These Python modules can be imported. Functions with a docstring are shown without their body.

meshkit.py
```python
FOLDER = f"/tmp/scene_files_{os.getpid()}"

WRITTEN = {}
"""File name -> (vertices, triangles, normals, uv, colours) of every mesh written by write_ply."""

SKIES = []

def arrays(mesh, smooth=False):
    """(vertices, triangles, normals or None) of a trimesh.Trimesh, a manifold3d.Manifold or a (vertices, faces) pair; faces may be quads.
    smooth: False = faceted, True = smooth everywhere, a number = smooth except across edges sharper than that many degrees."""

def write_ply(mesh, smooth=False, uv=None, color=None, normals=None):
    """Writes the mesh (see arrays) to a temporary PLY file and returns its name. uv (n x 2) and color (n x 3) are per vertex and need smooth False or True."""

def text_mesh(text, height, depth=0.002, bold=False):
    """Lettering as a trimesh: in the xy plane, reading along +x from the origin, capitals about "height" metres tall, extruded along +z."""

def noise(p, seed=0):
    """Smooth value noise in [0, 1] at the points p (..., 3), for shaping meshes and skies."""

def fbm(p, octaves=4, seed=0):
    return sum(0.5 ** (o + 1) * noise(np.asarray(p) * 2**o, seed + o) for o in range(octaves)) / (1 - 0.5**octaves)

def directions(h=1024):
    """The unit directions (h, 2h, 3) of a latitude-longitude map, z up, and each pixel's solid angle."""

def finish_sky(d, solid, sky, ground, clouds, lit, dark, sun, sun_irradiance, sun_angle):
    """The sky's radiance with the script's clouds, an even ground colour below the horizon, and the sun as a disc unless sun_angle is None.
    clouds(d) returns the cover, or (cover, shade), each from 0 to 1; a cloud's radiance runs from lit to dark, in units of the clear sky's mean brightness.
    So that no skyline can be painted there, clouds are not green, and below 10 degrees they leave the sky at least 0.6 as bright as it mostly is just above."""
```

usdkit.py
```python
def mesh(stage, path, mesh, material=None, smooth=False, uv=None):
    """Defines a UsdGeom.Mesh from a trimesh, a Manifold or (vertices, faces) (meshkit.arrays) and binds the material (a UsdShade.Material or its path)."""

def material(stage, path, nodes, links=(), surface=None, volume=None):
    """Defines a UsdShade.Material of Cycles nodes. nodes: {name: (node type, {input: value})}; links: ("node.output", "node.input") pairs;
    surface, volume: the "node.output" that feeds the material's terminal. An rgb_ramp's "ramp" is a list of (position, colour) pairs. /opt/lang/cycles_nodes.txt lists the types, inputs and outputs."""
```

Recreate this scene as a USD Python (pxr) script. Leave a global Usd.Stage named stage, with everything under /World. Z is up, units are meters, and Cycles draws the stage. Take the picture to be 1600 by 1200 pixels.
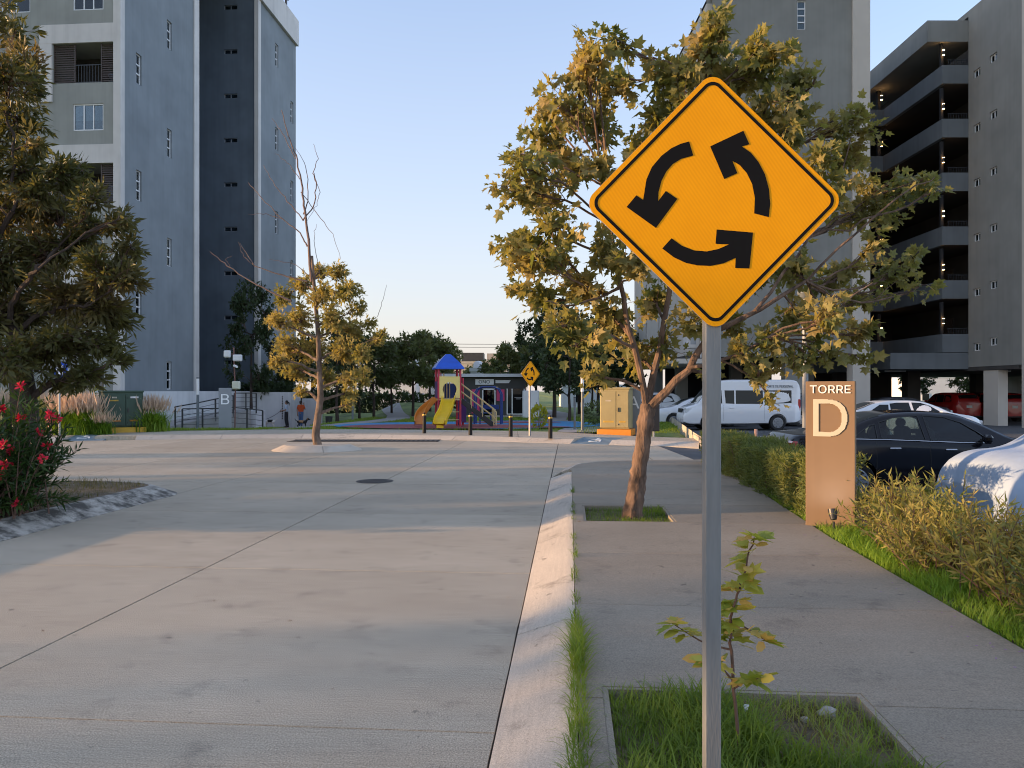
import math, random
import numpy as np, trimesh, manifold3d as m3
from shapely.geometry import Polygon, Point, LineString, box as sbox
from shapely.ops import unary_union
from shapely import affinity
from scipy.interpolate import PchipInterpolator
from scipy.spatial import ConvexHull
from pxr import Usd, UsdGeom, UsdLux, UsdShade, Gf, Sdf, Vt
import usdkit, meshkit

stage = Usd.Stage.CreateInMemory()
UsdGeom.SetStageUpAxis(stage, 'Z')
UsdGeom.Xform.Define(stage, '/World'); UsdGeom.Scope.Define(stage, '/World/Looks')
PI = math.pi
# ------------------------------------------------------------------ camera, sky, sun, exposure
EYE, FPX, HOR = 1.6, 1200.0, 610.0
cam = UsdGeom.Camera.Define(stage, '/World/camera')
cam.CreateHorizontalApertureAttr(36.0); cam.CreateVerticalApertureAttr(27.0); cam.CreateFocalLengthAttr(27.0)
cam.CreateVerticalApertureOffsetAttr(0.225); cam.CreateClippingRangeAttr(Gf.Vec2f(0.05, 5000))
cam.AddTranslateOp().Set(Gf.Vec3d(0, 0, EYE)); cam.AddRotateXOp().Set(90.0)
cam.CreateExposureAttr(EXPOSURE := 2.24)
SUN_EL = math.radians(5.6); SUN_AZ = math.atan2(-0.990, -0.14)
SUN = np.array([math.sin(SUN_AZ) * math.cos(SUN_EL), math.cos(SUN_AZ) * math.cos(SUN_EL), math.sin(SUN_EL)])
dome = UsdLux.DomeLight.Define(stage, '/World/sky')
dome.GetPrim().SetCustomDataByKey('kind', 'structure')
skym = usdkit.material(stage, '/World/Looks/sky_air', {
    'sky': ('sky_texture', {'sky_type': 'single_scattering', 'sun_disc': False, 'sun_elevation': SUN_EL, 'sun_rotation': SUN_AZ,
                            'altitude': 500.0, 'air_density': 1.0, 'aerosol_density': 1.2, 'ozone_density': 2.9}),
    # a thin even evening haze veil, denser towards the horizon all the way round
    'tc': ('texture_coordinate', {}), 'sep': ('separate_xyz', {}), 'ab': ('math', {'math_type': 'absolute'}),
    'veil': ('rgb_ramp', {'ramp': [(0, (.97,) * 3), (.06, (.86,) * 3), (.12, (.74,) * 3), (.25, (.55,) * 3), (.45, (.35,) * 3), (1, (.32,) * 3)]}),
    'mx': ('mix_color', {'blend_type': 'mix', 'b': (1.25, 1.105, 1.055), 'use_clamp': False, 'use_clamp_result': False}),
    'bg': ('background_shader', {'strength': 0.15})}, [('tc.generated', 'sep.vector'), ('sep.z', 'ab.value1'), ('ab.value', 'veil.fac'), ('veil.color', 'mx.fac'), ('sky.color', 'mx.a'), ('mx.result', 'bg.color')], surface='bg.background')
UsdShade.MaterialBindingAPI.Apply(dome.GetPrim()).Bind(skym)
sun = UsdLux.DistantLight.Define(stage, '/World/sun')
sun.CreateIntensityAttr(0.50); sun.CreateNormalizeAttr(True) if hasattr(sun, 'CreateNormalizeAttr') else None
sun.CreateAngleAttr(0.6); sun.CreateColorAttr(Gf.Vec3f(1.0, 0.62, 0.32))
_z = SUN; _x = np.cross([0, 0, 1.0], _z); _x /= np.linalg.norm(_x); _y = np.cross(_z, _x)
sun.AddTransformOp().Set(Gf.Matrix4d(*_x, 0, *_y, 0, *_z, 0, 0, 0, 0, 1))

# ------------------------------------------------------------------ helpers: prims
_used = {}
def numbered(parent, name):
    k = (parent, name); n = _used.get(k, 0); _used[k] = n + 1
    return f'{parent}/{name}' + (f'_{n:03d}' if n else '')
def path_of(parent):
    return '/World' if parent is None else str(parent.GetPath())
def tag(o, label=None, cat=None, group=None, kind=None):
    for k, v in (('label', label), ('category', cat), ('group', group), ('kind', kind)):
        if v: o.SetCustomDataByKey(k, v)
    return o
def thing(name, label, cat, loc=(0, 0, 0), rz=0.0, group=None, scale=None):
    x = UsdGeom.Xform.Define(stage, numbered('/World', name))
    x.AddTranslateOp().Set(Gf.Vec3d(*map(float, loc)))
    if rz: x.AddRotateZOp().Set(math.degrees(rz))
    if scale is not None: x.AddScaleOp().Set(Gf.Vec3f(*np.broadcast_to(scale, 3).astype(float).tolist()))
    return tag(x.GetPrim(), label, cat, group)
def setting(name):
    x = UsdGeom.Xform.Define(stage, numbered('/World', name)); return tag(x.GetPrim(), kind='structure')
def part(parent, name, mesh, mat, smooth=False, label=None, kind=None):
    if isinstance(mesh, MB): mesh = mesh.mesh()
    o = usdkit.mesh(stage, numbered(path_of(parent), name), mesh, MAT[mat], smooth=smooth).GetPrim()
    return tag(o, label=label, kind=kind)
def holder(parent, name):
    return UsdGeom.Xform.Define(stage, numbered(path_of(parent), name)).GetPrim()
def copy_of(src, loc, rz=0.0, label=None, group=None, scale=None):
    was = src.GetCustomData()
    base = str(src.GetPath()).rsplit('/', 1)[1]
    o = thing(base, label or was.get('label'), was.get('category'), loc, rz, group or was.get('group'), scale)
    UsdGeom.Xformable(o)
    o.GetReferences().AddInternalReference(src.GetPath()); o.SetInstanceable(True)
    return o
# ------------------------------------------------------------------ helpers: meshes
class MB:
    def __init__(s): s.v, s.f, s.n = [], [], 0
    def add(s, m, M=None, loc=None, rz=0.0):
        if hasattr(m, 'to_mesh'):
            q = m.to_mesh(); v, f = np.array(q.vert_properties[:, :3], float), np.array(q.tri_verts)
        elif isinstance(m, MB): m = m.mesh(); v, f = np.array(m.vertices), np.array(m.faces)
        elif isinstance(m, (tuple, list)): v, f = np.asarray(m[0], float), np.asarray(m[1], int)
        else: v, f = np.array(m.vertices, float), np.array(m.faces)
        if f.shape[1] == 4: f = np.vstack([f[:, [0, 1, 2]], f[:, [0, 2, 3]]])
        if M is not None: v = v @ np.asarray(M)[:3, :3].T + np.asarray(M)[:3, 3]
        if rz: c, q = math.cos(rz), math.sin(rz); v = v @ np.array([[c, q, 0], [-q, c, 0], [0, 0, 1]])
        if loc is not None: v = v + np.asarray(loc, float)
        s.v.append(v); s.f.append(f + s.n); s.n += len(v); return s
    def box(s, c, size, rz=0.0, rx=0.0, ry=0.0):
        v = (np.array([[i, j, k] for i in (-.5, .5) for j in (-.5, .5) for k in (-.5, .5)]) * size)
        f = np.array([[0, 1, 3], [0, 3, 2], [4, 6, 7], [4, 7, 5], [0, 4, 5], [0, 5, 1], [2, 3, 7], [2, 7, 6], [0, 2, 6], [0, 6, 4], [1, 5, 7], [1, 7, 3]])
        if rx: a, b = math.cos(rx), math.sin(rx); v = v @ np.array([[1, 0, 0], [0, a, b], [0, -b, a]])
        if ry: a, b = math.cos(ry), math.sin(ry); v = v @ np.array([[a, 0, -b], [0, 1, 0], [b, 0, a]])
        return s.add((v, f), loc=None if rz else c) if not rz else s.add((v, f), rz=rz, loc=c)
    def span(s, x0, x1, y0, y1, z0, z1): return s.box(((x0 + x1) / 2, (y0 + y1) / 2, (z0 + z1) / 2), (x1 - x0, y1 - y0, z1 - z0))
    def rbox(s, c, size, r=0.02, rz=0.0): return s.add(rbox(size, r), rz=rz, loc=c)
    def tube(s, p, r, n=8, cap=True): return s.add(tube(p, r, n, cap))
    def cyl(s, p0, p1, r, n=12, r1=None): return s.add(tube([p0, p1], [r, r if r1 is None else r1], n, True))
    def prism(s, poly, z0, z1, M=None, loc=None, rz=0.0):
        for g in getattr(poly, 'geoms', [poly]):
            if g.area > 1e-7:
                m = trimesh.creation.extrude_polygon(g, z1 - z0, engine='earcut'); m.apply_translation([0, 0, z0]); s.add(m, M=M, loc=loc, rz=rz)
        return s
    def beam(s, p0, p1, w, h):
        p0, p1 = np.asarray(p0, float), np.asarray(p1, float); d = p1 - p0; L = np.linalg.norm(d); d /= L
        a = np.cross(d, [0, 0, 1.0]); a = a / np.linalg.norm(a) if np.linalg.norm(a) > 1e-6 else np.array([1.0, 0, 0]); b = np.cross(a, d)
        M = np.eye(4); M[:3, 0], M[:3, 1], M[:3, 2], M[:3, 3] = d, a, b, (p0 + p1) / 2
        return s.add(MB().box((0, 0, 0), (L, w, h)), M=M)
    def mesh(s): return trimesh.Trimesh(np.vstack(s.v), np.vstack(s.f), process=False)
def rbox(size, r=0.02):
    h = np.asarray(size, float) / 2; r = min(r, h.min() * .98); p = []
    for k in range(3):
        q = h - r; q = q.copy(); q[k] = h[k]
        p += [[i * q[0], j * q[1], l * q[2]] for i in (-1, 1) for j in (-1, 1) for l in (-1, 1)]
    return hull(p)
def hull(p):
    p = np.asarray(p, float); h = ConvexHull(p); idx = np.unique(h.simplices); m = -np.ones(len(p), int); m[idx] = np.arange(len(idx))
    f = m[h.simplices]; v = p[idx]; t = v[f]; n = np.cross(t[:, 1] - t[:, 0], t[:, 2] - t[:, 0])
    flip = (n * h.equations[:, :3]).sum(1) < 0; f[flip] = f[flip][:, ::-1]
    return v, f
def tube(p, r, n=8, cap=True):
    p = np.asarray(p, float); r = np.broadcast_to(r, (len(p),)).astype(float)
    t = np.gradient(p, axis=0) if len(p) > 1 else p; t = t / (np.linalg.norm(t, axis=1, keepdims=True) + 1e-12)
    ref = np.array([0, 0, 1.0]) if abs(t[0][2]) < .9 else np.array([1.0, 0, 0])
    A = np.cross(t[0], ref); A /= np.linalg.norm(A); out = []
    ang = np.arange(n) * 2 * PI / n
    for i in range(len(p)):
        A = A - t[i] * (A @ t[i]); A /= np.linalg.norm(A) + 1e-12; B = np.cross(t[i], A)
        out.append(p[i] + r[i] * (np.cos(ang)[:, None] * A + np.sin(ang)[:, None] * B))
    v = np.vstack(out); i, j = np.meshgrid(np.arange(len(p) - 1), np.arange(n), indexing='ij')
    q = np.stack([i * n + j, i * n + (j + 1) % n, (i + 1) * n + (j + 1) % n, (i + 1) * n + j], -1).reshape(-1, 4)
    f = np.vstack([q[:, [0, 1, 2]], q[:, [0, 2, 3]]])
    if cap:
        v = np.vstack([v, p[0], p[-1]]); a, b = len(v) - 2, len(v) - 1; k = np.arange(n); o = (len(p) - 1) * n
        f = np.vstack([f, np.stack([np.full(n, a), (k + 1) % n, k], 1), np.stack([np.full(n, b), o + k, o + (k + 1) % n], 1)])
    return v, f
def revolve(prof, n=24):
    prof = np.asarray(prof, float); a = np.arange(n) * 2 * PI / n
    v = np.stack([prof[:, None, 0] * np.cos(a), prof[:, None, 0] * np.sin(a), np.repeat(prof[:, 1:2], n, 1)], -1).reshape(-1, 3)
    i, j = np.meshgrid(np.arange(len(prof) - 1), np.arange(n), indexing='ij')
    q = np.stack([i * n + j, i * n + (j + 1) % n, (i + 1) * n + (j + 1) % n, (i + 1) * n + j], -1).reshape(-1, 4)
    return v, np.vstack([q[:, [0, 1, 2]], q[:, [0, 2, 3]]])
def RX(a):
    M = np.eye(4); M[1:3, 1:3] = [[math.cos(a), -math.sin(a)], [math.sin(a), math.cos(a)]]; return M
def RZ(a):
    M = np.eye(4); M[:2, :2] = [[math.cos(a), -math.sin(a)], [math.sin(a), math.cos(a)]]; return M
def T(x, y, z):
    M = np.eye(4); M[:3, 3] = x, y, z; return M
UPRIGHT = RX(PI / 2)              # drawing in xy -> standing board facing -y (x right, y up)
def W(px, row, Y): return np.array([(px - 800) / FPX * Y, Y, EYE - (row - HOR) / FPX * Y])      # a place at a known distance
def Rd(u, v): s, c = 0.0748, 0.9972; return np.array([u * c + v * s, -u * s + v * c])           # road frame -> world
ROAD_RZ = -0.0749
def smoothstep(a, b, x): t = np.clip((x - a) / (b - a), 0, 1); return t * t * (3 - 2 * t)
def land(x, y):
    x, y = np.asarray(x, float), np.asarray(y, float)
    zl = np.interp(y, [29, 48, 70, 100], [.10, -.72, -1.1, -1.15]); zr = np.interp(y, [29, 36, 60, 100], [.10, .03, -.12, -.6])
    k = smoothstep(-10.6, -8.0, x + (y - 29) * .02)
    return zl * (1 - k) + zr * k
# ------------------------------------------------------------------ materials
MAT = {}
def mix3(c, k): return tuple(float(min(1, x * k)) for x in c)
def M(name, base, rough=.6, var=.12, scale=3.0, bump=0.0, bscale=60.0, metallic=0.0, coat=0.0, spec=.5, base2=None, detail=6.0, dist=.01, stretch=None, rz=0.0, rain=0.0):
    a = mix3(base, 1 - var); b = mix3(base2 or base, 1 + var)
    n = {'tc': ('texture_coordinate', {}), 'mp': ('mapping', {'mapping_type': 'point', 'scale': stretch or (1, 1, 1), 'rotation': (0, 0, rz)}),
         'n1': ('noise_texture', {'scale': scale, 'detail': detail, 'roughness': .6}),
         'r': ('rgb_ramp', {'ramp': [(0.28, a), (0.72, b)]}),
         'p': ('principled_bsdf', {'roughness': rough, 'metallic': metallic, 'coat_weight': coat, 'specular_ior_level': spec})}
    l = [('tc.object', 'mp.vector'), ('mp.vector', 'n1.vector'), ('n1.fac', 'r.fac'), ('r.color', 'p.base_color')]
    if bump:
        n['n2'] = ('noise_texture', {'scale': bscale, 'detail': 4.0}); n['bp'] = ('bump', {'strength': bump, 'distance': dist})
        l += [('mp.vector', 'n2.vector'), ('n2.fac', 'bp.height'), ('bp.normal', 'p.normal')]
    if rain:      # run-off streaks and patchy repaint
        n['m3'] = ('mapping', {'mapping_type': 'point', 'scale': (2.2, 2.2, .10)}); n['n3'] = ('noise_texture', {'scale': 1.3, 'detail': 9.0, 'roughness': .65}); n['n4'] = ('noise_texture', {'scale': .9, 'detail': 7.0, 'roughness': .6})
        n['r3'] = ('rgb_ramp', {'ramp': [(.30, (1 - rain,) * 3), (.52, (1, 1, 1)), (.75, (1 + rain * .25,) * 3)]}); n['r4'] = ('rgb_ramp', {'ramp': [(.3, (1 - rain * .6,) * 3), (.6, (1 + rain * .2,) * 3)]})
        n['k3'] = ('mix_color', {'blend_type': 'multiply', 'fac': 1.0, 'use_clamp': False}); n['k4'] = ('mix_color', {'blend_type': 'multiply', 'fac': 1.0, 'use_clamp': False})
        l = [x for x in l if x != ('r.color', 'p.base_color')] + [('tc.object', 'm3.vector'), ('m3.vector', 'n3.vector'), ('tc.object', 'n4.vector'), ('n3.fac', 'r3.fac'), ('n4.fac', 'r4.fac'), ('r.color', 'k3.a'), ('r3.color', 'k3.b'), ('k3.result', 'k4.a'), ('r4.color', 'k4.b'), ('k4.result', 'p.base_color')]
    MAT[name] = usdkit.material(stage, '/World/Looks/' + name, n, l, surface='p.BSDF')
def leafmat(name, ramp, trans=.35, rough=.5, tint=(1.25, 1.2, .6), spec=.35, patch=0.0):
    n = {'g': ('geometry', {}), 'r': ('rgb_ramp', {'ramp': ramp}), 'p': ('principled_bsdf', {'roughness': rough, 'specular_ior_level': spec}),
         't': ('translucent_bsdf', {}), 'k': ('mix_color', {'blend_type': 'multiply', 'fac': 1.0, 'b': tint}), 'm': ('mix_closure', {'fac': trans}), 'oi': ('object_info', {}), 'ad': ('math', {'math_type': 'add'}), 'fr': ('math', {'math_type': 'fraction'})}
    l = [('g.random_per_island', 'ad.value1'), ('oi.random', 'ad.value2'), ('ad.value', 'fr.value1'), ('r.color', 'p.base_color'), ('r.color', 'k.a'), ('k.result', 't.color'), ('p.BSDF', 'm.closure1'), ('t.BSDF', 'm.closure2')]
    if patch:      # whole twigs turn together
        n['tc'] = ('texture_coordinate', {}); n['ns'] = ('noise_texture', {'scale': patch, 'detail': 2.0}); n['mf'] = ('mix_float', {'fac': .5})
        n['mr'] = ('map_range', {'from_min': .3, 'from_max': .7, 'to_min': 0.0, 'to_max': 1.0})
        l += [('tc.object', 'ns.vector'), ('ns.fac', 'mr.value'), ('mr.result', 'mf.a'), ('fr.value', 'mf.b'), ('mf.result', 'r.fac')]
    else: l.append(('fr.value', 'r.fac'))
    MAT[name] = usdkit.material(stage, '/World/Looks/' + name, n, l, surface='m.closure')
def glass(name, tint=(.5, .58, .6), ior=1.5, dark=0.55, back=(.02, .025, .03)):
    n = {'f': ('fresnel', {'IOR': ior}), 't': ('transparent_bsdf', {'color': tint}), 'g': ('glossy_bsdf', {'roughness': .02, 'color': (.95, .95, .95)}), 'm': ('mix_closure', {})}
    MAT[name] = usdkit.material(stage, '/World/Looks/' + name, n, [('f.fac', 'm.fac'), ('t.BSDF', 'm.closure1'), ('g.BSDF', 'm.closure2')], surface='m.closure')
def emit(name, col, s): MAT[name] = usdkit.material(stage, '/World/Looks/' + name, {'e': ('emission', {'color': col, 'strength': s})}, [], surface='e.emission')

# concrete carriageway: broomed across the lane, mottled, wheel-worn
def concrete(name, c0, c1, groove=.5, speck=.35, rough=.85, dirt=(.13, .115, .10), dirtk=.46, rz=-ROAD_RZ, gsc=(3.0, 95, 1), d0=.56, dsc=2.6):
    n = {'tc': ('texture_coordinate', {}), 'mp': ('mapping', {'mapping_type': 'point', 'rotation': (0, 0, rz)}),
         'mg': ('mapping', {'mapping_type': 'point', 'scale': gsc}),
         'ms': ('mapping', {'mapping_type': 'point', 'scale': (.25, 1.6, 1)}),
         'big': ('noise_texture', {'scale': .55, 'detail': 8.0, 'roughness': .62}), 'streak': ('noise_texture', {'scale': 1.1, 'detail': 6.0, 'roughness': .6}),
         'spot': ('noise_texture', {'scale': 11.0, 'detail': 3.0}), 'spr': ('rgb_ramp', {'ramp': [(.69, (0, 0, 0)), (.74, (.55, .55, .55))]}), 'spm': ('mix_color', {'blend_type': 'mix', 'b': mix3(dirt, .7)}), 'fine': ('noise_texture', {'scale': 130.0, 'detail': 3.0}), 'gr': ('noise_texture', {'scale': 1.0, 'detail': 3.0, 'roughness': .6}),
         'stain': ('noise_texture', {'scale': dsc, 'detail': 9.0, 'roughness': .7}),
         'rb': ('rgb_ramp', {'ramp': [(.3, c0), (.7, c1)]}),
         'rs': ('rgb_ramp', {'ramp': [(d0, (0, 0, 0)), (d0 + .17, (1, 1, 1))]}),
         'av': ('mix_float', {'fac': .33}), 'md': ('mix_color', {'blend_type': 'mix', 'b': dirt}),
         'sm': ('math', {'math_type': 'multiply', 'value2': dirtk}),
         'fr': ('map_range', {'from_min': .3, 'from_max': .7, 'to_min': 1 - speck, 'to_max': 1 + speck * .6}),
         'gv': ('map_range', {'from_min': .35, 'from_max': .65, 'to_min': 1 - .22 * groove, 'to_max': 1 + .12 * groove}),
         'oi': ('object_info', {}), 'ov': ('map_range', {'from_min': 0.0, 'from_max': 1.0, 'to_min': .92, 'to_max': 1.06}), 'fo': ('math', {'math_type': 'multiply'}), 'fm': ('math', {'math_type': 'multiply'}), 'hv': ('combine_xyz', {}), 'mul': ('mix_color', {'blend_type': 'multiply', 'fac': 1.0, 'use_clamp': False}),
         'ha': ('math', {'math_type': 'multiply_add', 'value2': groove, 'value3': 0.0}),
         'bp': ('bump', {'strength': .55, 'distance': .004}), 'p': ('principled_bsdf', {'roughness': rough, 'specular_ior_level': .3})}
    l = [('tc.object', 'mp.vector'), ('mp.vector', 'mg.vector'), ('mp.vector', 'ms.vector'), ('mp.vector', 'big.vector'), ('ms.vector', 'streak.vector'),
         ('mp.vector', 'fine.vector'), ('mg.vector', 'gr.vector'), ('mp.vector', 'stain.vector'), ('big.fac', 'av.a'), ('streak.fac', 'av.b'), ('av.result', 'rb.fac'),
         ('stain.fac', 'rs.fac'), ('rs.color', 'sm.value1'), ('sm.value', 'md.fac'), ('rb.color', 'md.a'), ('fine.fac', 'fr.value'), ('gr.fac', 'gv.value'),
         ('fr.result', 'fm.value1'), ('gv.result', 'fm.value2'), ('oi.random', 'ov.value'), ('ov.result', 'fo.value1'), ('fm.value', 'fo.value2'), ('fo.value', 'hv.x'), ('fo.value', 'hv.y'), ('fo.value', 'hv.z'), ('mp.vector', 'spot.vector'), ('spot.fac', 'spr.fac'), ('spr.color', 'spm.fac'), ('md.result', 'spm.a'), ('spm.result', 'mul.a'), ('hv.vector', 'mul.b'),
         ('mul.result', 'p.base_color'), ('gr.fac', 'ha.value1'), ('fine.fac', 'ha.value3'), ('ha.value', 'bp.height'), ('bp.normal', 'p.normal')]
    MAT[name] = usdkit.material(stage, '/World/Looks/' + name, n, l, surface='p.BSDF')
concrete('road_concrete', (.43, .36, .272), (.58, .50, .39), groove=.6, speck=.55)
concrete('walk_concrete', (.255, .213, .163), (.375, .318, .248), groove=.25, speck=.3, dirt=(.10, .085, .075), dirtk=.5)
concrete('kerb_concrete', (.47, .41, .345), (.61, .54, .45), groove=.3, speck=.3, dirt=(.16, .14, .12), dirtk=.75, gsc=(40, 2, 1))
concrete('old_kerb', (.30, .275, .24), (.56, .52, .46), groove=.4, speck=.4, dirt=(.065, .06, .052), dirtk=.95, gsc=(30, 3, 1), d0=.42, dsc=4.0)
M('asphalt', (.075, .078, .085), .9, .25, 1.2, .6, 160, detail=8)
M('joint_dirt', (.05, .043, .036), .95, .3, 9)
M('soil', (.12, .085, .055), .95, .4, 5, .9, 30, base2=(.17, .13, .085), dist=.03)
M('lawn', (.085, .14, .035), .95, .45, .9, .8, 45, base2=(.17, .215, .06), dist=.03, detail=9)
M('far_ground', (.11, .11, .07), .95, .4, .05, detail=9)
M('path_concrete', (.27, .26, .25), .9, .15, 2)
M('brick_paving', (.26, .13, .11), .9, .2, 6)
M('stucco', (.30, .305, .28), .92, .14, .35, .35, 60, detail=9, dist=.006, rain=.10)
M('stucco_mid', (.245, .24, .218), .92, .14, .35, .35, 60, detail=9, dist=.006, rain=.10)
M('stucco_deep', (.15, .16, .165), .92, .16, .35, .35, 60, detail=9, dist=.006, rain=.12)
M('stucco_shaded_side', (.215, .24, .258), .92, .16, .35, .35, 60, detail=9, dist=.006, rain=.09)  # darker, bluer stucco: shade on the tower side walls put into the colour
M('stucco_recess_shade', (.12, .15, .185), .85, .22, .3, .3, 50, detail=9, rain=.12)  # grey stucco darkened, with the shade of the recess put into the colour
M('stucco_white', (.62, .59, .56), .9, .07, .5, .2, 60, detail=8, rain=.12)
M('stucco_cream', (.52, .47, .41), .9, .08, .5, .2, 60)
M('wall_white', (.62, .62, .63), .9, .09, .6, .2, 40, detail=8, rain=.14)
M('soffit', (.055, .05, .046), .9, .2, 1)  # near black: shade inside galleries, balconies and undersides put into the colour
M('dark_void', (.02, .02, .022), .9, .2, 1)
M('alu_white', (.78, .78, .78), .4, .03, 5)
M('alu_grey', (.35, .37, .40), .35, .06, 5, metallic=.5)
M('louver_brown', (.075, .055, .047), .5, .15, 8)
M('black_steel', (.022, .024, .028), .4, .2, 10)
M('curtain', (.62, .64, .64), .8, .12, 3, stretch=(8, 8, .3))
M('room_dark', (.06, .06, .065), .9, .3, 2)
MAT['sign_yellow'] = usdkit.material(stage, '/World/Looks/sign_yellow', {'tc': ('texture_coordinate', {}), 'mp': ('mapping', {'mapping_type': 'point', 'rotation': (0, .6, 0)}), 'w': ('wave_texture', {'wave_type': 'bands', 'bands_direction': 'x', 'scale': 30.0, 'distortion': .6, 'detail': 2.0}), 'n': ('noise_texture', {'scale': 5.0, 'detail': 8.0, 'roughness': .65}), 'a': ('mix_float', {'fac': .72}), 'r': ('rgb_ramp', {'ramp': [(.2, (.84, .315, .002)), (.8, (.98, .40, .003))]}), 'p': ('principled_bsdf', {'roughness': .5, 'specular_ior_level': .12})}, [('tc.object', 'mp.vector'), ('mp.vector', 'w.vector'), ('tc.object', 'n.vector'), ('w.fac', 'a.a'), ('n.fac', 'a.b'), ('a.result', 'r.fac'), ('r.color', 'p.base_color')], surface='p.BSDF')
M('sign_black', (.007, .006, .006), .6, .1, 4, spec=.12)
M('galvanised', (.21, .218, .225), .5, .14, 30, .15, 200, metallic=.3, stretch=(1, 1, .12))
M('alu_raw', (.5, .5, .5), .35, .1, 20, metallic=.8)
M('torre_brown', (.205, .135, .082), .6, .08, 1.2, spec=.25, rain=.10)
M('torre_grey', (.22, .235, .25), .5, .06, 2)
M('letter_cream', (.48, .42, .32), .5, .03, 3)
M('letter_white', (.78, .78, .78), .5, .03, 3)
M('box_green', (.03, .062, .042), .5, .15, 3)
M('box_olive', (.30, .25, .12), .55, .12, 2)
M('yellow_paint', (.55, .33, .035), .6, .12, 4)
M('orange_paint', (.62, .22, .02), .6, .1, 4)
M('blue_paint', (.15, .21, .25), .8, .3, 6)
M('white_paint', (.72, .72, .70), .7, .15, 8)
M('gold_cap', (.55, .34, .06), .35, .1, 5, metallic=.4)
M('bollard_black', (.011, .010, .010), .55, .15, 6, spec=.25)
M('lamp_white', (.72, .72, .72), .4, .04, 4)
M('lamp_post', (.13, .15, .165), .45, .1, 6)
M('box_white', (.70, .71, .72), .5, .06, 5)
M('box_cream', (.62, .62, .50), .5, .06, 5)
M('rust_pole', (.16, .075, .06), .7, .25, 8)
M('hydrant_red', (.45, .06, .06), .5, .12, 6)
M('play_red', (.48, .035, .07), .4, .06, 5)
M('play_blue', (.012, .08, .47), .38, .08, 5)
M('play_navy', (.010, .035, .16), .4, .08, 5)
M('play_yellow', (.80, .52, .015), .35, .05, 5)
M('play_pale', (.70, .55, .17), .45, .06, 5)
M('play_orange', (.62, .22, .03), .4, .05, 5)
M('play_purple', (.07, .02, .13), .4, .05, 5)
M('play_tan', (.60, .45, .21), .45, .06, 5)
M('rubber_red', (.26, .07, .07), .95, .25, 12, .3, 90)
M('rubber_blue', (.05, .22, .43), .95, .25, 12, .3, 90)
M('shop_dark', (.05, .05, .047), .6, .1, 2)
M('shop_pink', (.60, .05, .16), .5, .1, 4)
M('house_white', (.62, .63, .65), .9, .08, .6)
M('house_cream', (.52, .45, .37), .9, .08, .6)
M('car_white', (.72, .73, .75), .28, .02, 3, coat=.8)
M('car_black', (.005, .005, .007), .12, .1, 3, spec=.4)
M('car_red', (.38, .012, .010), .25, .05, 3, coat=.8)
M('car_dark', (.02, .022, .027), .25, .1, 3, coat=.8)
M('car_trim', (.015, .015, .016), .55, .1, 10)
M('car_glass', (.008, .011, .013), .06, .1, 3, spec=.4)
M('chrome', (.65, .65, .66), .15, .03, 5, metallic=1.0)
M('tyre', (.018, .018, .018), .85, .2, 20)
M('rim', (.42, .43, .45), .3, .08, 10, metallic=.8)
M('light_red', (.42, .012, .016), .15, .05, 6, coat=1.0)
M('light_clear', (.62, .64, .66), .1, .1, 14, coat=1.0)
M('plate', (.66, .66, .62), .5, .05, 8)
M('seat_dark', (.035, .034, .034), .85, .15, 12)
M('car_cover', (.27, .36, .49), .85, .10, 1.2, .12, 3, base2=(.35, .43, .55), dist=.05)
M('car_cover_blue', (.05, .12, .34), .6, .1, 3)
M('skin', (.36, .20, .13), .55, .08, 12)
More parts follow.
